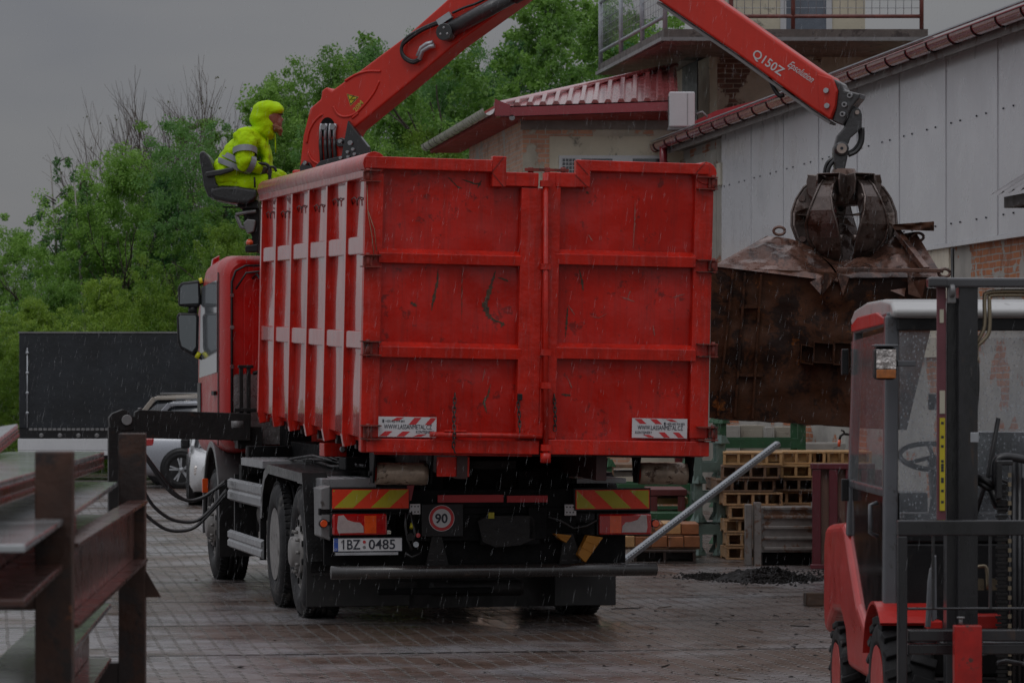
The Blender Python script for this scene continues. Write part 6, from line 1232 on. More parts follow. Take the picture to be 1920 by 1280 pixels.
ordn = ['lowest', 'second from the bottom', 'third from the bottom', 'fourth from the bottom', 'fifth from the bottom', 'third from the top', 'second from the top', 'topmost']
for ci, (pxc, cname, n) in enumerate(((1418, 'left stack by the leaning beam', 8), (1500, 'middle stack behind the grey crate', 8), (1592, 'right stack behind the maroon skip', 8))):
    for k in range(n):
        new = k >= n - (1 if ci == 0 else 2) ; old = 3 <= k <= 5
        x = (pxc - 960) / pxm + rnd.uniform(-.04, .04) + (-.07 if (ci == 0 and k in (5, 6)) else 0)
        pallet(f'{"light new" if new else "dark weathered" if k in (5, 6) else "brown"} wooden pallet, {ordn[k] if n == 8 else ordn[k]} in the {cname}', x, D0 + .25 * (ci > 0) + rnd.uniform(-.04, .04) + ci * .1, k * .1455 + .002, rnd.uniform(-4, 4), m_wnew if new else (m_wold if k in (5, 6) else mat('pallet_wood', (.40, .24, .12), .55, var=.3, vs=6, dirt=((.07, .04, .025), .58, 6), bump=.3, bs=20)))
# grey sheet crate
gx0, gx1 = (1414 - 960) / F * 35.4, (1532 - 960) / F * 35.4
gc = empty('grey_metal_crate', Matrix.Translation((gx0, 35.4, 0)) @ Matrix.Rotation(R(2), 4, 'Z'), 'battered grey corrugated metal crate in front of the pallets, rust stained', 'crate'); W_ = gx1 - gx0
m_gc = mat('stained_grey_sheet', (.24, .225, .21), .4, metal=.2, var=.25, vs=5, dirt=[((.16, .08, .045), .52, 5), ((.05, .04, .035), .62, 10)], bump=.3, bs=20)
k_ = MB(); k_.box((.06, .02, .14), (W_, .75, .60)); k_.build('panel', m_gc, gc)
for z in (.16, .27, .38, .49, .58):
    k_ = MB(); k_.box((.10, -.01, z), (W_, .018, z + .035)); k_.build('pressed_ridge', m_gc, gc, bevel=.008)
for x0 in (0, W_ - .05):
    k_ = MB(); k_.box((x0 + .0, -.05, .0), (x0 + .07, .10, .66)); k_.cyl((x0 + .035, -.055, .60), (x0 + .035, -.05, .60), .02, 10); k_.build('corner_post', m_gc, gc, bevel=.01)
k_ = MB(); k_.box((-.09, .0, .0), (-.02, .12, .64)); k_.build('corner_post', m_gc, gc, bevel=.01)
k_ = MB(); k_.box((.1, .1, .01), (W_, .65, .12)); k_.build('base', m_chassis, gc)
# maroon ribbed skip
X0, X1 = (1523 - 960) / F * 34.8, (1640 - 960) / F * 34.8
ms = empty('maroon_skip', Matrix.Translation((X0, 34.8, 0)) @ Matrix.Rotation(R(-6), 4, 'Z'), 'maroon ribbed steel skip with scuffed panels, beside the red forklift', 'skip'); W_ = X1 - X0
m_mar = mat('maroon_paint', (.13, .018, .028), .35, var=.2, coat=.4, dirt=((.05, .02, .02), .64, 8)); m_scuff = mat('scuffed_panel', (.22, .13, .10), .5, var=.3, vs=3, dirt=[((.11, .03, .03), .54, 4), ((.10, .12, .11), .62, 5)], stretch=(2, 2, .5))
k_ = MB(); k_.box((.03, .03, .05), (W_, 1.2, 1.05)); k_.build('panel', m_scuff, ms)
for x in (0, .17, .34, .50, .64):
    k_ = MB(); k_.box((x, -.04, .03), (x + (.09 if x < .4 else .07), .028, 1.02)); k_.build('rib', m_mar, ms, bevel=.008)
k_ = MB(); k_.box((-.02, -.05, 1.02), (W_, .06, 1.08)); k_.box((-.02, -.05, 0), (W_, .05, .05)); k_.build('rim', m_mar, ms, bevel=.008)
# green stillages
def stillage(lab, px0, px1, D, tops, m, beams_, depth=1.0):
    root = empty('green_stillage', Matrix.Translation(((px0 - 960) / F * D, D, 0)), lab, 'rack', 'stacked stillage frames beyond the container'); w_ = (px1 - px0) / F * D
    for x in (0, w_):
        for y in (0, depth):
            k = MB(); k.box((x - .045, y - .045, .06), (x + .045, y + .045, tops), 0)
            zz = [.06, tops * .33, tops * .66, tops]
            for z in zz: k.lathe([(z - .04, .095), (z - .03, .095), (z + .05, .05)], (x, y, 0), 'z', 4, 0, smooth=False)
            k.build('post', m, root)
    for z in beams_:
        k = MB(); k.box((.045, -.04, z), (w_ - .045, .04, z + .11)); k.box((.045, depth - .04, z), (w_ - .045, depth + .04, z + .11)); k.each('rail', m, root)
        k = MB(); k.box((-.035, .045, z + .01), (.035, depth - .045, z + .10)); k.box((w_ - .035, .045, z + .01), (w_ + .035, depth - .045, z + .10)); k.each('side_rail', m, root)
    return root
stillage('green steel stillage frame behind the pallets, right end in front of the pale blocks', 1354, 1503, 39.0, 1.48, m_green, (.28, .70, 1.16))
stillage('grey-green stillage frame half hidden behind the container corner, left of the green one', 1309, 1352, 37.2, 1.28, m_greenb, (.25, .60, .93), .7)
stillage('low green stillage holding planks, beneath the container behind the tail light', 1140, 1300, 40.5, .95, m_green, (.30, .60))
# pale concrete blocks behind
m_conc = mat('pale_concrete', (.34, .33, .30), .6, var=.15, vs=3, dirt=((.2, .19, .17), .62, 5), bump=.3, bs=15); m_boxp = mat('pale_box', (.36, .33, .27), .6, var=.12, dirt=((.2, .17, .14), .62, 4))
for i, (a, b_, D, z1, lab) in enumerate(((1357, 1388, 44, 1.36, 'pale block left of the beige one, above the green stillage'), (1389, 1434, 44.3, 1.36, 'wide beige block behind the green stillage'), (1436, 1452, 43.8, 1.34, 'narrow pale block between the two stillage posts'), (1456, 1500, 44.2, 1.34, 'pale block nearest the green post on the right'))):
    k_ = MB(); x0, x1 = (a - 960) / F * D, (b_ - 960) / F * D; k_.box((x0, D, 0), (x1, D + .8, z1)); k_.box((x0 + .03, D - .006, .1), (x1 - .03, D - .001, z1 - .06)); o = k_.build('concrete_block', m_boxp if i % 2 else m_conc, None, bevel=.02); tag(o, lab, 'block', 'pale blocks in the yard')
k_ = MB(); D = 43.0; x0 = (1507 - 960) / F * D; k_.box((x0, D, 0), (x0 + .85, D + .4, 1.16)); o = k_.build('rendered_wall', m_conc, None, bevel=.02); tag(o, 'low rough white rendered wall piece behind the pallets, with a tap', 'wall')
D = 42.7; tp = empty('yard_tap', P(1592, 815, D), 'small wall tap with an orange hose connector above the pallets', 'tap'); PM = Matrix.Translation(-P(1592, 815, D))
k_ = MB(); k_.box(PM @ P(1594, 840, D), PM @ P(1603, 810, D + .1)); k_.tube([PM @ P(x, y, D) for x, y in ((1596, 815), (1582, 813), (1576, 817), (1574, 824))], .016, 8); k_.tube([PM @ P(x, y, D) for x, y in ((1584, 813), (1582, 808), (1577, 806))], .012, 6); k_.build('tap_body', m_dark, tp)
k_ = MB(); k_.cyl(PM @ P(1574, 824, D), PM @ P(1573, 837, D), .02, 10); k_.build('hose_connector', m_lor, tp)
# timber stacks at the truck's tail
for (lab, a, b_, D, z0, n_, m, hh) in (('lower layer of orange timber baulks on a dark pallet, by the truck tail', 1160, 1313, 36.0, .165, 5, m_wor, .115), ('upper layer of orange timber baulks by the truck tail light', 1176, 1311, 36.1, .30, 4, m_wor, .115)):
    root = empty('timber_bundle', Matrix.Translation(((a - 960) / F * D, D, z0)), lab, 'timber'); w_ = (b_ - a) / F * D
    for i in range(n_):
        k = MB(); k.box((w_ * i / n_ + .004, .006 * (i % 3), 0), (w_ * (i + 1) / n_ - .004, .7, hh - .006 * (i % 2))); k.build('baulk', [m_wnew, m_wor][(i != 0) * 1] if n_ == 5 else (m_wor if i != 2 else m_wnew), root, bevel=.005)
    k = MB(); k.box((0, .02, -.022), (w_, .10, -.001)); k.build('batten', m_wold, root)
pallet('dark wet pallet under the timber baulks, lying on the paving', (1246 - 960) / F * 35.9, 35.85, 0, 0, mat('wet_black_wood', (.035, .022, .016), .4, var=.3), 3, .66, 1.0, 'pallets under the timber')
m_rdw = mat('dull_red_beam', (.11, .02, .02), .5, var=.3, dirt=((.3, .28, .26), .66, 8))
for i, (a, b_, y0, y1, D, m, nm, lab) in enumerate(((1216, 1288, 917, 929, 38, m_rdw, 'red_beam', 'dull red steel beam behind the right tail light'), (1216, 1290, 933, 945, 38.2, m_wnew, 'plank', 'light plank below the dull red beam'), (1218, 1318, 961, 974, 37.5, m_green, 'green_beam', 'dark green beam lying above the timber baulks'), (1136, 1300, 870, 877, 43, m_wold, 'plank', 'dark plank under the container roller'), (1140, 1290, 884, 893, 43.2, m_conc, 'slab', 'pale slab between the roller and the lamp board'))):
    k_ = MB(); p0, p1 = P(a, y1, D), P(b_, y0, D); k_.box(p0, (p1.x, D + 1.2, p1.z)); k_.box((p0.x + .02, D + .01, 0), (p0.x + .10, D + .09, p0.z - .002)); k_.box((p1.x - .10, D + .01, 0), (p1.x - .02, D + .09, p0.z - .002)); tag(k_.build(nm, m, None, bevel=.006), lab, nm.split('_')[-1])
# perforated galvanised beam leaning on the stillage
A, B = P(1158, 1060, 34.4), P(1458, 832, 36.3); A.z = max(A.z, .03)
d = (B - A).normalized(); side = d.cross(V((0, 0, 1))).normalized(); up = side.cross(d)
k_ = MB(); Lb = (B - A).length; n = 40; w2, th = .042, .07
prof = [(-w2, -.022), (w2, -.022), (w2, .015), (w2 * .55, .032), (-w2 * .55, .032), (-w2, .015)]
k_.prism([A + side * a + up * b_ for a, b_ in prof], d * Lb, 0)
for i in range(64):
    for s_ in (-1, 1):
        c0 = A + d * (.06 + i * (Lb - .1) / 64); o_ = side * (.8 * w2 * s_) + up * .026; k_.bar(c0 + o_, c0 + o_ + d * .018, .012, .006, 1, up=tuple(up))
        c0 = c0 - side * w2 * 1.01 + up * (.006 + .012 * s_); k_.bar(c0, c0 + d * .018, .004, .008, 1, up=tuple(up))
tag(k_.build('perforated_beam', [mat('galvanised_beam', (.27, .29, .305), .34, metal=.5, var=.12, vs=10), m_sblack], None, bevel=.006), 'long perforated galvanised beam leaning up from the truck bumper to the pallets', 'beam')
# rubble, block and litter on the paving
rnd = random.Random(5); m_rub = mat('wet_dark_rubble', (.016, .014, .013), .7, var=.5, vs=9, bump=.8, bs=40, spec=.2)
def rubble(n, cx, cy, sx, sy, hh, rmin, rmax, mb):
    for i in range(n):
        x, y = rnd.gauss(cx, sx), rnd.gauss(cy, sy); e = math.exp(-((x - cx) / sx) ** 2 / 2 - ((y - cy) / sy) ** 2 / 2); r_ = rnd.uniform(rmin, rmax); z = rnd.uniform(0, hh) * e
        c_ = V((x, y, z)); rt = Matrix.Rotation(rnd.uniform(0, 3), 3, 'Z') @ Matrix.Rotation(rnd.uniform(0, 3), 3, 'X'); vs = [c_ + rt @ (V(q_) * r_ * rnd.uniform(.5, 1.1)) for q_ in ((1, 0, 0), (-1, 0, 0), (0, 1, 0), (0, -1, 0), (0, 0, .7), (0, 0, -.7))]; mb.add(vs, [(0, 2, 4), (2, 1, 4), (1, 3, 4), (3, 0, 4), (2, 0, 5), (1, 2, 5), (3, 1, 5), (0, 3, 5)])
k_ = MB(); g0 = P(1440, 1086, 6375 * 1.85 / (1086 - 727)); rubble(1500, g0.x, g0.y, .22, .30, .12, .010, .032, k_); g1 = P(1335, 1082, 6375 * 1.85 / (1082 - 727)); rubble(600, g1.x, g1.y, .18, .25, .04, .006, .025, k_); rubble(500, g0.x + .9, g0.y + .5, .5, .8, .02, .008, .025, k_)
nn = 36; cc_ = V((g0.x - .1, g0.y, 0)); hv = []
for j in range(nn + 1):
    for i in range(nn + 1):
        u, v_ = -1 + 2 * i / nn, -1 + 2 * j / nn; e = max(0, 1 - (u * u + v_ * v_)) ** 1.4; hv.append((cc_.x + u * .45, cc_.y + v_ * .5, .002 + e * (.085 + .06 * mnoise.noise(V((u * 5, v_ * 5, 1))) + .03 * mnoise.noise(V((u * 14, v_ * 14, 3)))) - (.004 if e == 0 else 0)))
k_.add(hv, [(j * (nn + 1) + i, j * (nn + 1) + i + 1, (j + 1) * (nn + 1) + i + 1, (j + 1) * (nn + 1) + i) for j in range(nn) for i in range(nn)])
tag(k_.build('rubble', m_rub), 'heap of wet black rubble and sweepings on the paving', 'rubble', kind='stuff')
gw = P(1512, 1136, 6375 * 1.85 / (1136 - 727)); k_ = MB(); k_.box((0, 0, 0), (.30, .13, .115)); o = k_.build('timber_block', mat('wet_sawn_block', (.07, .04, .024), .45, var=.4, vs=9, dirt=((.3, .17, .07), .6, 7), bump=.4, bs=25), None, bevel=.008); o.matrix_world = Matrix.Translation(gw) @ Matrix.Rotation(R(8), 4, 'Z'); tag(o, 'dark sawn timber block lying alone beside the forklift', 'timber')
k_ = MB(); rnd = random.Random(8)
for i in range(260):
    py = rnd.uniform(1040, 1275); px = rnd.uniform(1160, 1560) if rnd.random() < .75 else rnd.uniform(280, 1500); D = 6375 * 1.85 / (py - 727); c0 = P(px, py, D); r_ = rnd.uniform(.004, .014); mi = rnd.choice((0, 0, 1))
    if rnd.random() < .05: l = rnd.uniform(.05, .15); a = rnd.uniform(0, 3.14); q_ = V((math.cos(a), math.sin(a), 0)); k_.bar(c0 - q_ * l + V((0, 0, .004)), c0 + q_ * l + V((0, 0, .004)), .010, .006, mi); continue
    vs = [c0 + V((rnd.gauss(0, 1) * r_ * 1.3, rnd.gauss(0, 1) * r_ * 1.8, abs(rnd.gauss(0, .5)) * r_)) for _ in range(5)]; k_.add(vs, [(0, 1, 2), (0, 3, 1), (1, 3, 2), (2, 3, 0), (0, 4, 1), (1, 4, 3)], mi)
tag(k_.build('litter', [m_rub, mat('wood_chip', (.12, .08, .055), .6)]), 'scattered chips, twigs and bits on the wet paving', 'litter', kind='stuff')

# ================================================================ buildings
def brick_mat(name, c1, c2, mort, plaster=None, pth=.5, psc=1.2, soot=None, scale=1.0, bh=.075, bw=.25, bump=.6):
    m = bpy.data.materials.new(name); m.use_nodes = True; nt = m.node_tree; N = nt.nodes; L = nt.links; b = N['Principled BSDF']; tc = N.new('ShaderNodeTexCoord'); sp = N.new('ShaderNodeSeparateXYZ'); L.new(tc.outputs['Object'], sp.inputs[0])
    ad = N.new('ShaderNodeMath'); ad.operation = 'ADD'; L.new(sp.outputs['X'], ad.inputs[0]); L.new(sp.outputs['Y'], ad.inputs[1]); cb_ = N.new('ShaderNodeCombineXYZ'); L.new(ad.outputs[0], cb_.inputs[0]); L.new(sp.outputs['Z'], cb_.inputs[1])
    wn = N.new('ShaderNodeTexNoise'); wn.inputs['Scale'].default_value = 3; L.new(tc.outputs['Object'], wn.inputs['Vector']); va_ = N.new('ShaderNodeVectorMath'); va_.operation = 'MULTIPLY_ADD'; va_.inputs[1].default_value = (.03, .03, 0); L.new(wn.outputs['Color'], va_.inputs[0]); L.new(cb_.outputs[0], va_.inputs[2])
    br = N.new('ShaderNodeTexBrick'); br.inputs['Scale'].default_value = 1; br.inputs['Brick Width'].default_value = bw; br.inputs['Row Height'].default_value = bh; br.inputs['Mortar Size'].default_value = .009; br.inputs['Mortar Smooth'].default_value = .2; br.inputs['Bias'].default_value = 0
    br.inputs['Color1'].default_value = c1 + (1,); br.inputs['Color2'].default_value = c2 + (1,); br.inputs['Mortar'].default_value = mort + (1,); L.new(va_.outputs[0], br.inputs['Vector'])
    cur = br.outputs['Color']; hgt = br.outputs['Fac']
    def msk(sc, th, w_=.03, det=8, st=(1, 1, 1)):
        mp = N.new('ShaderNodeMapping'); mp.inputs['Scale'].default_value = st; L.new(tc.outputs['Object'], mp.inputs[0]); n = N.new('ShaderNodeTexNoise'); n.inputs['Scale'].default_value = sc; n.inputs['Detail'].default_value = det; n.inputs['Roughness'].default_value = .62; L.new(mp.outputs[0], n.inputs['Vector'])
        r = N.new('ShaderNodeValToRGB'); r.color_ramp.elements[0].position = th; r.color_ramp.elements[1].position = th + w_; L.new(n.outputs['Fac'], r.inputs[0]); return r.outputs[0]
    def mix(a, c, f):
        x = N.new('ShaderNodeMix'); x.data_type = 'RGBA'
        for kk, v_ in (('A', a), ('B', c), ('Factor', f)):
            if isinstance(v_, (tuple, float)): x.inputs[kk].default_value = v_
            else: L.new(v_, x.inputs[kk])
        return x.outputs['Result']
    cur = mix(cur, tuple(x * .55 for x in c1) + (1,), msk(4, .52, .15))
    if soot: cur = mix(cur, soot[0] + (1,), msk(soot[2], soot[1], .12, 6, (1, 1, .5)))
    if plaster:
        pc = mix(plaster + (1,), tuple(x * .72 for x in plaster) + (1,), msk(1.6, .45, .2)); f = msk(psc, pth, .012); cur = mix(cur, pc, f)
    L.new(cur, b.inputs['Base Color']); b.inputs['Roughness'].default_value = .7
    iv = N.new('ShaderNodeMath'); iv.operation = 'SUBTRACT'; iv.inputs[0].default_value = 1; L.new(hgt, iv.inputs[1]); h2 = iv.outputs[0]
    if plaster: mm = N.new('ShaderNodeMath'); mm.operation = 'MAXIMUM'; L.new(h2, mm.inputs[0]); m3 = N.new('ShaderNodeMath'); m3.operation = 'MULTIPLY'; m3.inputs[1].default_value = 2.0; L.new(f, m3.inputs[0]); L.new(m3.outputs[0], mm.inputs[1]); h2 = mm.outputs[0]
    bp = N.new('ShaderNodeBump'); bp.inputs['Strength'].default_value = bump; bp.inputs['Distance'].default_value = .012; L.new(h2, bp.inputs['Height']); L.new(bp.outputs[0], b.inputs['Normal']); return m
m_brick = brick_mat('salmon_brick', (.60, .31, .19), (.50, .25, .16), (.46, .41, .34), (.52, .475, .38), .50, .9)
m_brick2 = brick_mat('pink_brick_side', (.58, .34, .22), (.48, .28, .19), (.46, .42, .36), (.46, .43, .37), .56, .8)
m_bdark = brick_mat('sooty_brick', (.24, .10, .07), (.13, .065, .05), (.42, .33, .27), (.60, .48, .39), .45, .9, soot=((.020, .016, .016), .56, 1.0), bh=.085, bw=.28)
m_bor = brick_mat('orange_brick', (.45, .16, .055), (.36, .12, .05), (.36, .33, .29), (.40, .385, .35), .46, 1.1)
m_render = mat('olive_render', (.52, .475, .365), .7, var=.14, vs=1.2, dirt=((.19, .18, .145), .56, 2), bump=.3, bs=12)
m_cream = mat('cream_render', (.62, .57, .46), .7, var=.15, vs=1.5, dirt=((.18, .16, .13), .60, 2.5), bump=.3, bs=12, streak=.3)
m_panel = mat('white_sheet_panel', (.56, .57, .59), .30, var=.05, vs=.7, streak=.09, bump=.6, bs=1.1, spec=.5, coat=.15)
m_maroon = mat('maroon_gutter', (.26, .020, .030), .22, coat=.8, var=.12, vs=2); m_roofr = mat('red_sheet_roof', (.36, .075, .08), .22, coat=1., var=.15, vs=2, crough=.12)
m_roofr.node_tree.nodes['Principled BSDF'].inputs['Coat IOR'].default_value = 3.4
m_win = mat('dark_window', (.03, .035, .042), .08, coat=1, var=.1, rvar=.01); m_pvc = mat('white_window_frame', (.50, .51, .52), .4, var=.04)
# hall: its long wall runs beside the yard, slightly towards the left with distance
HX = 10.67; YAW = math.degrees(math.atan(.1506)); HL = Frame(V((HX - .1506 * 50, 50, 0)), YAW)   # local origin at the far corner; local -y comes towards the camera
hall = empty('white_sheet_hall', HL.m, 'long hall clad in white sheet panels under a maroon gutter, right side', 'building')
k_ = MB(); k_.box((0.02, -24, 0), (9, 3.2, 5.55)); k_.build('masonry_wall', m_bor, hall)
k_ = MB()
for i in range(25):
    y1 = -.0 - i; y0 = y1 - 1.0
    if i % 2: k_.box((-.072, y0 - .010, 3.47), (-.0602, y0 + .010, 5.6))
k_.box((-.06, -25, 3.47), (.018, 0, 5.6)); k_.box((-.07, -25, 3.42), (.018, 0, 3.468)); k_.build('sheet_cladding', m_panel, hall, bevel=.002)
k_ = MB()
for z in (4.80, 3.68):
    for i in range(25):
        for dy in (.22, .58): k_.cyl((-.075, -i - dy, z), (-.0605, -i - dy, z), .0105, 8)
k_.build('rivet', m_sblack, hall)['kind'] = 'thing'
k_ = MB(); k_.box((-.03, .0, 0), (.5, .5, 5.5)); k_.box((-.035, .5, 0), (.3, 3.2, 5.4)); k_.build('corner_masonry', brick_mat('peeling_corner', (.26, .11, .06), (.2, .09, .05), (.3, .27, .22), (.30, .285, .25), .40, 1.4), hall)
k_ = MB(); k_.box((-.10, -.06, 4.82), (-.02, .20, 5.16)); k_.build('meter_box', mat('cream_plastic', (.5, .47, .38), .45), hall, bevel=.02)
k_ = MB(); k_.box((.3, -24, 5.56), (.32, 3.3, 5.6)); k_.prism([(-.28, -24, 5.63), (-.28, 3.4, 5.63), (-.28, 3.4, 5.67), (-.28, -24, 5.67)], (.01, 0, 0)); vs = []
k_.prism([(-.27, 3.4, 5.64), (6.0, 3.4, 7.65), (6.0, 3.4, 7.69), (-.27, 3.4, 5.69)], (0, -27.4, 0)); k_.build('roof', m_roofr, hall)
k_ = MB()
for i in range(46): y = 3.2 - i * .6; k_.prism([(-.27, y, 5.692), (6.0, y, 7.692), (6.0, y, 7.73), (-.27, y, 5.73)], (0, -.10, 0))
k_.build('roof_rib', m_roofr, hall)
k_ = MB(); n = 10; vs = []
for y in (3.55, -24):
    for i in range(n + 1): a = R(180 + 180 * i / n); vs.append((-.36 + .085 * math.cos(a), y, 5.66 + .10 * math.sin(a)))
k_.add(vs, [(i, i + 1, n + 2 + i, n + 1 + i) for i in range(n)], 0, True); k_.add([(-.36 - .085, 3.55, 5.66), (-.36 - .095, 3.55, 5.67), (-.36 - .095, -24, 5.67), (-.36 - .085, -24, 5.66)], [(0, 1, 2, 3)])
k_.tube([(-.448, 3.55, 5.665), (-.448, -24, 5.665)], .012, 6); k_.lathe([(3.54, 0), (3.54, .08), (3.55, .08)], (-.36, 0, 5.63), 'y', 12); k_.build('gutter', m_maroon, hall); k_ = MB(); k_.prism([(-.46, 3.45, 5.705), (-.27, 3.45, 5.76), (-.27, 3.45, 5.775), (-.46, 3.45, 5.72)], (0, -27.4, 0)); k_.build('drip_edge', m_galv, hall)  # pale strip over the gutter stands in for sky reflected along the roof edge
k_ = MB()
for i in range(31):
    y = 3.3 - i * .88; pts = [(-.36 + .092 * math.cos(R(180 + 18 * j)), y, 5.66 + .107 * math.sin(R(180 + 18 * j))) for j in range(11)]; k_.tube(pts, .008, 5)
k_.build('gutter_bracket', m_dark, hall)
k_ = MB(); k_.prism([HL.i @ P(x, y, 54.0) for x, y in ((1274, 241), (1342, 208), (1468, 176), (1500, 178), (1400, 216), (1290, 262))], HL.i.to_3x3() @ V((0, .08, 0))); k_.build('roof_flashing', mat('red_flashing', (.36, .022, .03), .45, var=.2, vs=3), hall)
k_ = MB(); k_.box((-.26, -24, 5.50), (-.24, 3.4, 5.62)); k_.box((-.24, -24, 5.56), (.3, 3.4, 5.59)); k_.build('fascia', mat('weathered_board', (.22, .21, .20), .5, var=.2, dirt=((.10, .05, .04), .55, 3)), hall)
k_ = MB(); k_.tube([(-.36, 2.9, 5.60), (-.36, 2.9, 5.35), (-.20, 2.9, 5.15), (-.12, 2.9, 5.0), (-.12, 2.9, .1)], .065, 12); k_.build('downpipe', m_maroon, hall)
k_ = MB(); c0 = HL.i @ P(1858, 366, 34.0); cx_ = c0.x; vs = []; n = 40
for yy in (c0.y, c0.y - 5.0):
    pass
k_ = MB(); m_cor = mat('corrugated_sheet', (.25, .24, .245), .35, metal=.2, var=.2, vs=4, dirt=((.12, .10, .09), .6, 6)); nn = 60
for j in range(nn + 1):
    y = c0.y - 5 * j / nn; z = .02 * math.sin(j * 1.5)
    vs += [(cx_, y, c0.z + z), (.0, y, c0.z + z + (0 - cx_) * .62)]
k_.add(vs, [(2 * j, 2 * j + 1, 2 * j + 3, 2 * j + 2) for j in range(nn)], 0, True); k_.build('canopy_sheet', m_cor, hall)
k_ = MB(); k_.box((cx_ + .12, c0.y - .05, c0.z - .13), (cx_ + .20, c0.y - 5, c0.z - .02)); k_.box((cx_ + .2, c0.y - .15, c0.z - .13), (-.06, c0.y - .05, c0.z - .03)); k_.build('canopy_beam', mat('dark_timber', (.05, .04, .035), .6), hall)
k_ = MB()
for i, (y0, y1, z0, z1, m) in enumerate(((-10.2, -9.2, 2.3, 3.30, 0), (-12.0, -10.5, 2.2, 3.42, 1), (-9.0, -8.2, 2.0, 3.3, 1))): k_.box((-.02 - .01 * i, y0, z0), (.015, y1, z1), m)
k_.build('render_patch', [m_conc, m_cream], hall)
k_ = MB(); k_.tube([(-.10, -12.4, 3.4), (-.10, -12.4, 2.4), (-.10, -12.6, 1.5), (-.10, -12.6, .1)], .02, 6); k_.build('cable', m_hose, hall)
# tower with balcony
tw = empty('balcony_tower', Matrix.Translation((3.37, 58, 0)), 'old brick tower block with a railed balcony, top cut by the frame, behind the hall', 'building')
TL = Frame(V((3.37, 58, 0)), 0); tq = lambda px, py, y=0.: TL.q(px, py, y)
k_ = MB(); k_.prism([(0, 0, 0), (2.9, 0, 0), (2.9, 4, 0), (-.5, 4, 0), (-.5, 3.3, 0)], (0, 0, 7.5)); k_.build('brick_wall', m_bdark, tw)
k_ = MB(); k_.prism([(-.012, .0, 0), (-.012 + .012, -.02, 0), (.13, -.02, 0), (.13, -.001, 0), (.0, .0, 0), (-.5, 3.3, 0), (-.512, 3.3, 0)], (0, 0, 7.5)); k_.build('rendered_side', m_cream, tw)
k_ = MB(); A_ = V((-.135, .9, 0)); B_ = V((-.33, 2.15, 0)); za, zb_ = tq(1300, 255, 1).z, tq(1300, 112, 1).z
k_.prism([A_ + V((0, 0, za)), B_ + V((0, 0, za)), B_ + V((0, 0, zb_)), A_ + V((0, 0, zb_))], (-.03, -.004, 0)); k_.build('side_door', mat('grey_shutter', (.10, .105, .11), .5, var=.25, vs=5), tw)
ys_ = -2.5; k_ = MB(); zl, zh = tq(1500, 76, ys_).z, tq(1500, 55, ys_).z; xa, xb = tq(1245, 60, ys_).x, tq(1740, 60, ys_).x; bk = 3.6; shf = -.1506 * (bk - ys_)
k_.prism([(xa, ys_, zl + .02), (xb, ys_, zl + .02), (xb + shf * .2, bk, zl + .02), (xa + shf, bk, zl + .02)], (0, 0, zh - zl - .02)); k_.build('balcony_slab', mat('stained_slab', (.10, .085, .075), .55, var=.3, vs=3, dirt=((.04, .03, .027), .52, 3)), tw)
k_ = MB(); k_.prism([(xa - .05, ys_ - .04, zl - .01), (xb + .1, ys_ - .04, zl - .01), (xb + .1, ys_ - .002, zl - .01), (xa + .0, ys_ - .002, zl - .01), (xa + shf, bk, zl - .01), (xa + shf - .05, bk, zl - .01)], (0, 0, .06)); k_.build('drip_edge', m_grey, tw)
k_ = MB(); k_.prism([(xa + .06, ys_ + .05, zl - .0), (xb - .1, ys_ + .05, zl - .0), (xb - .5, .0, zl - .03), (xa + .5, .0, zl - .03)], (0, 0, .015)); k_.prism([(xa + .05, ys_ + .05, zl), (xa + .5, 0, zl - .03), (xa + .1, bk, zl - .03), (xa + shf + .02, bk, zl)], (0, 0, .015)); k_.build('soffit', mat('peeling_soffit', (.22, .13, .11), .6, var=.4, vs=3, dirt=[((.30, .25, .20), .58, 4), ((.04, .02, .02), .60, 3)]), tw)
m_rail1 = mat('rust_red_rail', (.16, .055, .045), .4, var=.3, vs=8); m_rail2 = mat('pale_blue_rail', (.30, .33, .36), .4, var=.2, vs=8)
k_ = MB(); yr = ys_ + .05; zr = zh
for px in (1371, 1487, 1728): p = tq(px, 60, yr); k_.cyl((p.x, yr, zr), (p.x, yr, zr + 1.15), .035, 8)
p0, p1 = tq(1371, 31, yr), tq(1728, 31, yr); k_.cyl(p0, p1, .032, 8); k_.cyl(p0 + V((0, 0, .85)), p1 + V((0, 0, .85)), .03, 8)
k_.build('front_railing', m_rail1, tw)
k_ = MB(); p0, p1 = tq(1262, 30, yr), tq(1728, 30, yr); nvt = int((p1.x - p0.x) / .13)
for i in range(nvt): x = p0.x + i * .13; k_.cyl((x, yr + .02, p0.z), (x, yr + .02, p0.z + .8), .005, 4)
for i in range(6): k_.cyl((p0.x, yr + .02, p0.z + .13 * i), (p1.x, yr + .02, p0.z + .13 * i), .005, 4)
k_.build('wire_mesh', m_rail2, tw)
k_ = MB(); sA = V((xa + .02, yr, zr)); sB = V((xa + shf + .04, bk - .1, zr))
for t in (0, .33, .66, 1.0): p = sA.lerp(sB, t); k_.cyl(p, p + V((0, 0, 1.15)), .04, 8)
for dz in (.22, 1.12): k_.cyl(sA + V((0, 0, dz)), sB + V((0, 0, dz)), .032, 8)
k_.build('side_railing', m_rail2, tw)
k_ = MB()
for i in range(44): p = sA.lerp(sB, i / 43); k_.cyl(p + V((0, 0, .25)), p + V((0, 0, 1.1)), .005, 4)
for i in range(7): k_.cyl(sA + V((0, 0, .25 + .13 * i)), sB + V((0, 0, .25 + .13 * i)), .005, 4)
k_.build('side_mesh', m_rail2, tw)
k_ = MB(); p0, p1 = tq(1377, 50, 0), tq(1622, 50, 0); k_.box((p0.x, .0, 7.52), (p1.x, 3, 10.5)); k_.build('upper_wall', m_render, tw)
k_ = MB(); k_.box((tq(1255, 60, 1).x, 1.0, 7.52), (p0.x - .01, 3, 8.0)); k_.build('parapet', m_conc, tw)
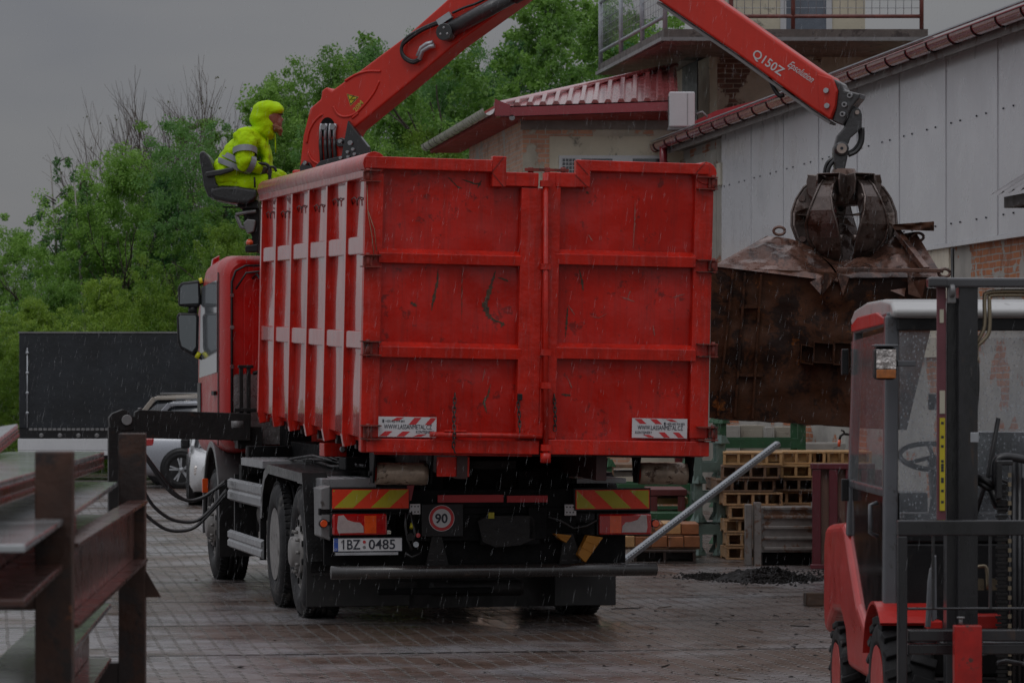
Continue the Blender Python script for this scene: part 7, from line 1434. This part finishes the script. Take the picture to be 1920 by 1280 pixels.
k_ = MB(); w0, w1 = tq(1463, 43, 0), tq(1560, 43, 0); k_.box((w0.x, -.03, 7.56), (w0.x + .10, -.001, 9.6)); k_.box((w1.x - .10, -.03, 7.56), (w1.x, -.001, 9.6)); k_.box((w0.x + .101, -.03, 7.56), (w1.x - .101, -.001, 7.85)); wf = k_.build('window_frame', m_pvc, tw)
k_ = MB(); k_.box((w0.x + .10, -.02, 7.86), (w1.x - .10, -.005, 9.6)); k_.build('pane', mat('curtained_pane', (.12, .14, .17), .2, var=.2), wf)
k_ = MB(); a = tq(1482, 60, -.3); k_.build
# air conditioner on the tower side
pa, pb = P(1255, 238, 52.7), P(1303, 172, 52.7); ac = empty('air_conditioner', Matrix.Translation((pa.x, 52.7, pa.z)), 'white air conditioner box on the tower side wall', 'air conditioner'); w_, h_ = pb.x - pa.x, pb.z - pa.z
k_ = MB(); k_.box((0, 0, 0), (w_, .35, h_)); k_.build('housing', m_pvc, ac, bevel=.02)
k_ = MB()
for i in range(9): k_.box((-.008, .06 + i * .027, .06), (-.0005, .07 + i * .027, h_ - .06))
k_.box((w_ * .70, -.006, .03), (w_ * .72, -.0005, h_ - .03)); k_.build('grille', m_grey, ac)
k_ = MB(); k_.bar((-.02, .05, -.02), (w_ + .1, .05, -.02), .04); k_.bar((-.02, .3, -.02), (w_ + .1, .3, -.02), .04); k_.tube([(w_, .1, .2), (w_ + .12, .1, .24), (w_ + .2, .1, .16)], .02, 6); k_.build('bracket', m_grey, ac)
# brick house with red roof
HO = Frame(V((.168, 53.5, 0)), 0); ho_ = empty('brick_house', HO.m, 'small patched brick house with a red ribbed metal roof, behind the container', 'building'); hq = lambda px, py, y=0.: HO.q(px, py, y)
xr = hq(1290, 300).x; yb_ = 6.1; sh = -.1506 * yb_
k_ = MB(); k_.quad((0, 0, 0), (xr, 0, 0), (xr, 0, 6.3), (0, 0, 6.3)); k_.quad((xr, 0, 0), (xr, 5, 0), (xr, 5, 6.3), (xr, 0, 6.3)); k_.build('front_wall', m_brick, ho_)
k_ = MB(); k_.quad((sh, yb_, 0), (0, 0, 0), (0, 0, 6.3), (sh, yb_, 6.3)); k_.quad((xr, 5, 0), (sh, yb_, 0), (sh, yb_, 6.3), (xr, 5, 6.3)); k_.build('side_wall', m_brick2, ho_)
k_ = MB(); z1, z0 = hq(1100, 215).z, hq(1100, 243).z; k_.box((-.03, -.03, z0), (xr, -.001, z1)); k_.build('lintel_band', mat('grey_band', (.22, .20, .18), .7, var=.2, dirt=((.2, .17, .14), .6, 4)), ho_)
k_ = MB(); k_.box((.42, -.025, hq(1100, 300).z - 1.2), (xr, -.001, hq(1100, 256).z)); k_.build('render_patch', m_render, ho_)
k_ = MB(); a, b_ = hq(1048, 292), hq(1245, 292); k_.box((a.x, -.05, a.z - 1.3), (b_.x, -.026, a.z)); wf = k_.build('window_frame', m_pvc, ho_, bevel=.005)
k_ = MB(); 
for (u0, u1) in ((1054, 1079), (1090, 1148), (1186, 1238)): p, q = hq(u0, 298), hq(u1, 298); k_.box((p.x, -.056, p.z - 1.2), (q.x, -.051, p.z))
pn = k_.build('pane', m_win, wf)
k_ = MB(); p, q = hq(1054, 298), hq(1079, 298)
for i in range(5): x = p.x + (q.x - p.x) * i / 4; k_.box((x - .004, -.066, p.z - 1.2), (x + .004, -.060, p.z))
for i in range(8): k_.box((p.x, -.0665, p.z - .06 - i * .06), (q.x, -.0605, p.z - .05 - i * .06))
k_.build('window_grid', m_pvc, wf)
k_ = MB(); yy = .0
c1_ = V((sh * .35, yb_ * .35, 4.6)); c2_ = V((sh * .55, yb_ * .55, 4.6)); k_.prism([c1_ + V((-.02, 0, 0)), c2_ + V((-.02, 0, 0)), c2_ + V((-.02, 0, .75)), (c1_ + c2_) / 2 + V((-.02, 0, .95)), c1_ + V((-.02, 0, .75))], (-.02, 0, 0)); k_.build('arched_window', m_win, ho_)
ev = hq(930, 200, -.6); e2 = hq(1272, 188, -.6); rp = HO.i @ P(1268, 128, 58.0); el = V((ev.x - .1506 * 8.0, 7.4, ev.z)); ez = ev.z
k_ = MB(); A = V((ev.x, -.6, ez)); B = V((e2.x, -.6, e2.z)); Cc = V((rp.x, rp.y, rp.z)); E = el; A2 = A + V((.12, .28, .10))
top = V((Cc.x - 1.3, Cc.y + 2.2, Cc.z))
k_.add([A, B, Cc, top, E], [(0, 1, 2), (0, 2, 3), (0, 3, 4)]); k_.add([A - V((0, 0, .03)), B - V((0, 0, .03)), Cc - V((0, 0, .03)), top - V((0, 0, .03)), E - V((0, 0, .03))], [(2, 1, 0), (3, 2, 0), (4, 3, 0)]); k_.build('roof', m_roofr, ho_)
k_ = MB()
for i in range(14):
    t = (i + .6) / 14; p = A.lerp(B, t); q = A.lerp(Cc, t); nrm = V((0, -.25, 1)).normalized(); w2 = V((.06, 0, 0)); w1 = V((.03, 0, 0)); up_ = nrm * .055
    k_.add([p - w2, p + w2, p + w1 + up_, p - w1 + up_, q - w2, q + w2, q + w1 + up_, q - w1 + up_], [(0, 1, 2, 3), (0, 3, 7, 4), (2, 1, 5, 6), (3, 2, 6, 7), (7, 6, 5, 4)])
k_.tube([A + V((0, 0, .03)), Cc + V((0, 0, .05))], .045, 8); k_.build('roof_rib', m_roofr, ho_)
k_ = MB(); k_.prism([A + V((0, -.02, -.16)), B + V((0, -.02, -.16)), B + V((0, -.02, -.02)), A + V((0, -.02, -.02))], (0, .02, 0)); k_.prism([A + V((-.02, 0, .12)), A + V((.22, 0, .02)), A + V((.22, 0, -.14)), A + V((-.02, 0, -.14))], (0, -.03, 0)); k_.build('fascia', m_maroon, ho_)
k_ = MB(); k_.prism([A + V((0, 0, -.17)), E + V((0, 0, -.17)), E + V((0, 0, .02)), A + V((0, 0, .02))], (-.012, 0, 0)); k_.add([A + V((0, 0, -.17)), B + V((0, 0, -.17)), (xr, 0, ez - .17), (0, 0, ez - .17), (sh * 1.2, 7.4, ez - .17), E + V((0, 0, -.17))], [(0, 3, 2, 1), (0, 5, 4, 3)]); k_.build('soffit', mat('maroon_boards', (.34, .07, .06), .7, spec=.1, var=.2), ho_)
k_ = MB(); n = 8; vs = []; d = (E - A); sd_ = V((-1, -.15, 0)).normalized()
for e in (A + V((-.02, -.05, -.03)), E + V((0, 0, -.03))):
    for i in range(n + 1): a = R(180 * i / n); vs.append(e + sd_ * (.09 - .09 * math.cos(a)) + V((0, 0, -.11 * math.sin(a))))
k_.add(vs, [(i, i + 1, n + 2 + i, n + 1 + i) for i in range(n)], 0, True); k_.build('gutter', mat('pale_gutter', (.62, .55, .54), .3, coat=.6, var=.1), ho_)
k_ = MB()
for j in range(11):
    e = A.lerp(E, (j + .5) / 11) + V((0, 0, -.03)); pts = [e + sd_ * (.09 - .098 * math.cos(R(180 * i / 8))) + V((0, 0, -.118 * math.sin(R(180 * i / 8)))) for i in range(9)]; k_.tube(pts, .0045, 5)
k_.build('gutter_bracket', m_dark, ho_)
k_ = MB(); c0 = HO.i @ P(960, 222, 53.0); k_.lathe([(-.12, .045), (-.06, .03), (.0, .03), (.05, .03)], c0, 'y', 12); k_.tube([c0, c0 + V((.12, .1, .03)), c0 + V((.15, .4, -.04))], .012, 6); k_.build('flood_lamp', m_grey, ho_)

# ================================================================ trees
def leaf_material(name, c1, c2):
    m = bpy.data.materials.new(name); m.use_nodes = True; nt = m.node_tree; N = nt.nodes; L = nt.links; N.clear(); out = N.new('ShaderNodeOutputMaterial')
    tc = N.new('ShaderNodeTexCoord'); oi = N.new('ShaderNodeObjectInfo'); n = N.new('ShaderNodeTexNoise'); n.inputs['Scale'].default_value = .9; n.inputs['Detail'].default_value = 6; n.inputs['Roughness'].default_value = .75; L.new(tc.outputs['Object'], n.inputs['Vector'])
    ad = N.new('ShaderNodeMath'); ad.operation = 'MULTIPLY_ADD'; ad.inputs[1].default_value = .3; L.new(oi.outputs['Random'], ad.inputs[0]); L.new(n.outputs['Fac'], ad.inputs[2])
    r = N.new('ShaderNodeValToRGB'); L.new(ad.outputs[0], r.inputs[0]); r.color_ramp.elements[0].position = .42; r.color_ramp.elements[0].color = c1 + (1,); r.color_ramp.elements[1].position = .85; r.color_ramp.elements[1].color = c2 + (1,)
    d = N.new('ShaderNodeBsdfPrincipled'); d.inputs['Roughness'].default_value = .5; d.inputs['Specular IOR Level'].default_value = .35; L.new(r.outputs[0], d.inputs['Base Color']); t = N.new('ShaderNodeBsdfTranslucent'); L.new(r.outputs[0], t.inputs['Color'])
    mx_ = N.new('ShaderNodeMixShader'); mx_.inputs[0].default_value = .45; L.new(d.outputs[0], mx_.inputs[1]); L.new(t.outputs[0], mx_.inputs[2]); L.new(mx_.outputs[0], out.inputs[0]); return m
m_leaf = leaf_material('leaf_green', (.075, .185, .032), (.25, .44, .08)); m_leafd = leaf_material('leaf_deep_green', (.05, .155, .05), (.17, .34, .09)); m_leafy = leaf_material('leaf_yellow_green', (.11, .22, .025), (.35, .50, .07)); m_leafo = leaf_material('leaf_olive', (.055, .065, .025), (.12, .125, .045))
m_bark = mat('bark', (.05, .038, .030), .8, var=.3, vs=4); m_birch = mat('birch_bark', (.32, .30, .28), .7, var=.2, vs=4, dirt=((.04, .035, .03), .62, 8)); m_twig = mat('bare_twig', (.10, .072, .062), .8, var=.2)
def leaves(name, clumps, per, size, m, seed, droop=0.):
    rg = np.random.default_rng(seed); cs = np.repeat(np.array([c[:3] for c in clumps]), per, 0); rs = np.repeat(np.array([c[3] for c in clumps]), per)[:, None]; n = len(cs)
    g = rg.normal(size=(n, 3)); g /= np.linalg.norm(g, axis=1)[:, None]; rad = rg.random((n, 1)) ** .45; p = cs + g * rad * rs * np.array([1, 1, .8])
    nr = g * .7 + rg.normal(size=(n, 3)) * .7 + np.array([0, 0, .45]); nr /= np.linalg.norm(nr, axis=1)[:, None]; a = np.cross(nr, rg.normal(size=(n, 3))); a /= np.linalg.norm(a, axis=1)[:, None]; b = np.cross(nr, a)
    s = size * rg.uniform(.6, 1.35, (n, 1)); q = np.stack([p - a * s * .5, p + b * s * .30, p + a * s * .5, p - b * s * .30], 1).reshape(-1, 3)
    me = bpy.data.meshes.new(name); me.vertices.add(4 * n); me.vertices.foreach_set('co', q.astype(np.float32).ravel()); me.loops.add(4 * n); me.loops.foreach_set('vertex_index', np.arange(4 * n, dtype=np.int32)); me.polygons.add(n); me.polygons.foreach_set('loop_start', np.arange(0, 4 * n, 4, dtype=np.int32)); me.polygons.foreach_set('loop_total', np.full(n, 4, np.int32)); me.update(); me.materials.append(m); return me
def branches(mb, p, d, l, r, lvl, rnd, tips, up=.25, spread=.7, kids=(2, 4), cr=.62):
    n = 4; pts = [p]; dd = d.copy()
    for i in range(n): dd = (dd + V((rnd.gauss(0, .13), rnd.gauss(0, .13), rnd.gauss(0, .08) + up * .12))).normalized(); pts.append(pts[-1] + dd * l / n)
    mb.tube(pts, [r * (1 - .12 * i) for i in range(n + 1)], 5 if lvl < 3 else 3, cap=False)
    if lvl == 0: tips.append((pts[-1], dd)); return
    for _ in range(rnd.randint(*kids)):
        t = rnd.uniform(.35, 1); k = min(n - 1, int(t * n)); b = pts[k].lerp(pts[k + 1], t * n - k); e = V((rnd.gauss(0, 1), rnd.gauss(0, 1), rnd.gauss(0, .5))); nd = (dd + e.normalized() * spread + V((0, 0, up))).normalized(); branches(mb, b, nd, l * rnd.uniform(.55, .8), r * cr * rnd.uniform(.7, 1), lvl - 1, rnd, tips, up, spread, kids, cr)
    branches(mb, pts[-1], dd, l * .7, r * .6, lvl - 1, rnd, tips, up, spread, kids, cr)
def make_tree(name, seed, h, wid, m, nclump, per, size, base=.08, bark=None, airy=1.0):
    rnd = random.Random(seed); root = bpy.data.objects.new(name, None); C.objects.link(root); mb = MB(); tips = []
    branches(mb, V((0, 0, -.2)), V((rnd.uniform(-.05, .05), 0, 1)), h * .34, h * .013, 3, rnd, tips, .22, .75, (2, 3)); mb.build('trunk', bark or m_bark, root)
    cl = []; lobes = [(rnd.uniform(-.5, .5) * wid * .8, rnd.uniform(-.5, .5) * wid * .8, h * rnd.uniform(.30, .84), wid * rnd.uniform(.16, .30)) for _ in range(9)] + [(0, 0, h * .45, wid * .42), (rnd.uniform(-.1, .1) * wid, 0, h * .72, wid * .26), (rnd.uniform(-.15, .15) * wid, 0, h * .90, wid * .12)]
    for i in range(nclump):
        lx, ly, lz, lr = rnd.choice(lobes); g = V((rnd.gauss(0, 1), rnd.gauss(0, 1), rnd.gauss(0, 1))).normalized() * (rnd.random() ** .5) * lr
        c = V((lx, ly, lz)) + V((g.x, g.y, g.z * 1.25)); c.z = max(c.z, h * base + rnd.uniform(0, .1) * h); cl.append((c.x, c.y, min(c.z, h * .99), h * rnd.uniform(.018, .045) * airy))
    me = leaves('crown', cl, per, size, m, seed); o = bpy.data.objects.new('crown', me); C.objects.link(o); o.parent = root; return root
def put(o, px, ptop, D, h0, label, group, sx=1., rot=0., zb=None):
    zt = EYE + (HZ - ptop) / F * D; zb = (0 if D < 76 else max(0, 4.5 * ((D - 76) / 74) ** .8) - .3) if zb is None else zb
    s = (zt - zb) / h0; x = (px - 960) / F * D; o.matrix_world = Matrix.Translation((x, D, zb)) @ Matrix.Rotation(rot, 4, 'Z') @ Matrix.Diagonal((s * sx, s * sx, s, 1)); tag(o, label, 'tree', group)
protos = [make_tree('broadleaf_tree', 1, 10, 7.4, m_leaf, 800, 110, .095), make_tree('broadleaf_tree', 2, 10, 7.0, m_leafd, 760, 110, .09), make_tree('broadleaf_tree', 3, 10, 7.8, m_leafy, 760, 110, .09), make_tree('slender_tree', 4, 10, 4.2, m_leafd, 300, 75, .085, .2, None, .85), make_tree('open_crowned_tree', 5, 10, 5.6, m_leaf, 330, 95, .095, .15, None, .75)]
used = set()
TREES = [(0, 30, 430, 92, 1, 'dark broadleaf tree at the left edge of the wood'), (2, 70, 560, 74, 1.2, 'low yellow-green tree beside the end of the black trailer'), (0, 165, 372, 88, 1., 'mid-green tree above the left part of the trailer'), (0, 235, 272, 84, .95, 'full green tree whose crown is the highest left of the bare trees'),
         (1, 320, 325, 86, .9, 'deep green tree behind the bare branches'), (2, 200, 520, 77, 1.0, 'bright leafy tree just above the trailer roof'), (0, 110, 520, 80, 1.0, 'green tree above the trailer corner'), (4, 385, 370, 82, .9, 'thin green tree left of the crane driver'), (2, 430, 420, 76, .8, 'yellow-green bush-like tree under the operator seat'), (2, -10, 640, 72, 1., 'low bright tree at the picture edge beside the trailer'),
         (4, 470, 135, 88, 1., 'thin dark-leaved tree above the hooded driver'), (4, 535, 122, 92, 1., 'slender tree with loose top right of the driver hood'), (1, 560, 230, 82, .9, 'deep green tree between driver and crane boom'), (0, 625, 90, 90, .8, 'tall green tree whose top shows above the crane boom root'), (1, 700, 78, 95, .8, 'tall deep green tree behind the lower boom'),
         (0, 760, 150, 84, 1.0, 'green tree right under the crane boom'), (1, 862, 84, 90, .75, 'green tree showing between boom and house roof'), (2, 800, 240, 78, .9, 'yellow-green tree above the container, left of the house'), (3, 920, 110, 92, 1.2, 'thin tree behind the house roof corner'), (0, 700, 260, 76, .8, 'low green tree over the container top rail'),
         (4, 985, -60, 80, 1.1, 'tall light green tree left of the balcony tower'), (4, 1085, -80, 84, 1.1, 'tall green tree above the red house roof'), (4, 1150, -40, 78, .9, 'light green tree touching the balcony railing'), (1, 1040, 60, 92, .9, 'deep green tree behind the red house roof'), (3, 1210, 60, 76, 1.0, 'thin tree seen through the balcony mesh')]
for i, (k, px, pt, D, sx, lab) in enumerate(TREES):
    o = protos[k] if k not in used else copy_tree(protos[k]); used.add(k); put(o, px, pt, D, 10, lab, 'trees of the wood behind the yard', sx, rot=i * 1.9)
# leafless and hanging-branch trees
def bare(seed, h, lv=4):
    rnd = random.Random(seed); root = bpy.data.objects.new('bare_tree', None); C.objects.link(root); mb = MB(); tips = []; br = MB()
    mb.tube([(0, 0, -.2), (.1, 0, h * .15), (.0, .1, h * .3)], [.16, .13, .11], 7)
    for k in range(6): a = k * 1.05 + rnd.uniform(-.3, .3); branches(br, V((0, .05, h * (.10 + .045 * k))), V((math.cos(a) * .5, math.sin(a) * .35, 1)).normalized(), h * .30, .075, lv, rnd, tips, .28, .62, (2, 3), .56)
    mb.build('trunk', m_twig, root); br.build('branches', m_twig, root)
    return root, tips
for sd, px, pt, D, sx, lab in ((21, 330, 112, 89, .85, 'taller leafless tree with a fan of dark branches, left of the driver'), (22, 400, 120, 90, .85, 'leafless tree right behind the crane driver seat'), (25, 270, 185, 89, .85, 'leafless tree leaning out at the left of the bare group')):
    o, tips = bare(sd, 10); zs = max(t[0].z for t in tips); put(o, px, pt, D, zs, lab, 'leafless trees', sx)
    if sd != 21:
        cl = [(t[0].x, t[0].y, t[0].z, .12) for t in random.Random(sd).sample(tips, min(len(tips), 150))]; me = leaves('buds', cl, 4, .09, m_leafo, sd); b = bpy.data.objects.new('buds', me); C.objects.link(b); b.parent = o
for sd, px, pt, D, lab in ((31, 105, 285, 86, 'slim birch with drooping dark leaves at the left skyline'), (32, 150, 330, 84, 'second slim pale-barked birch beside the first, lower')):
    rnd = random.Random(sd); root = bpy.data.objects.new('birch_tree', None); C.objects.link(root); mb = MB(); tips = []; mb.tube([(0, 0, -.2), (.25, 0, 3), (.05, 0, 6), (-.2, 0, 9.6)], [.10, .085, .06, .02], 7); mb.build('trunk', m_birch, root); br = MB(); cl = []
    for k in range(22):
        z = rnd.uniform(4.5, 9.7); a = rnd.uniform(0, 6.28); e = V((math.cos(a), math.sin(a), .55)).normalized(); l = rnd.uniform(.5, 1.3) * (11.2 - z) / 5; pts = [V((0, 0, z)), V((0, 0, z)) + e * l, V((0, 0, z)) + e * l * 1.5 - V((0, 0, .35)), V((0, 0, z)) + e * l * 1.7 - V((0, 0, 1.0))]; br.tube(pts, [.03, .02, .012, .006], 4)
        for t in range(7): q = pts[1].lerp(pts[2], t / 7) if t < 4 else pts[2].lerp(pts[3], (t - 3) / 4); cl.append((q.x, q.y, q.z - rnd.uniform(0, .3), .16))
    br.build('branches', m_twig, root); me = leaves('crown', cl, 16, .12, m_leafd, sd); b = bpy.data.objects.new('crown', me); C.objects.link(b); b.parent = root; put(root, px, pt, D, 9.9, lab, 'birches', 1)
# hedge-like undergrowth along the foot of the wood
cl = []; rnd = random.Random(77)
for i in range(620): x = rnd.uniform(-16, 9); cl.append((x, rnd.uniform(74, 82), rnd.uniform(.2, 2.6 + .9 * mnoise.noise(V((x * .35, 0, 0)))), rnd.uniform(.25, .5)))
me = leaves('undergrowth', cl, 170, .10, m_leafy, 9); b = bpy.data.objects.new('undergrowth', me); C.objects.link(b); tag(b, 'dense leafy undergrowth along the foot of the wood', 'undergrowth', kind='stuff')
# falling rain
rg = random.Random(3); mr = bpy.data.materials.new('rain_water'); mr.use_nodes = True; bb = mr.node_tree.nodes['Principled BSDF']; bb.inputs['Base Color'].default_value = (.75, .78, .8, 1); bb.inputs['Roughness'].default_value = .2; bb.inputs['Alpha'].default_value = .19
k_ = MB()
for i in range(20000):
    D = 15 + 33 * rg.random() ** .7; x = rg.uniform(-.155, .155) * D; z = EYE + rg.uniform(-.09, .118) * D
    if z < .05: continue
    l = rg.uniform(.02, .06); r_ = rg.uniform(.0004, .00085); sl = rg.uniform(.10, .26); a = V((x, D, z)); b_ = a + V((sl * l, 0, l)); k_.tube([a, a.lerp(b_, .5), b_], [r_ * .4, r_, r_ * .3], 3, cap=False)
tag(k_.build('rain', mr), 'thin slanting rain over the whole yard', 'rain', kind='stuff')
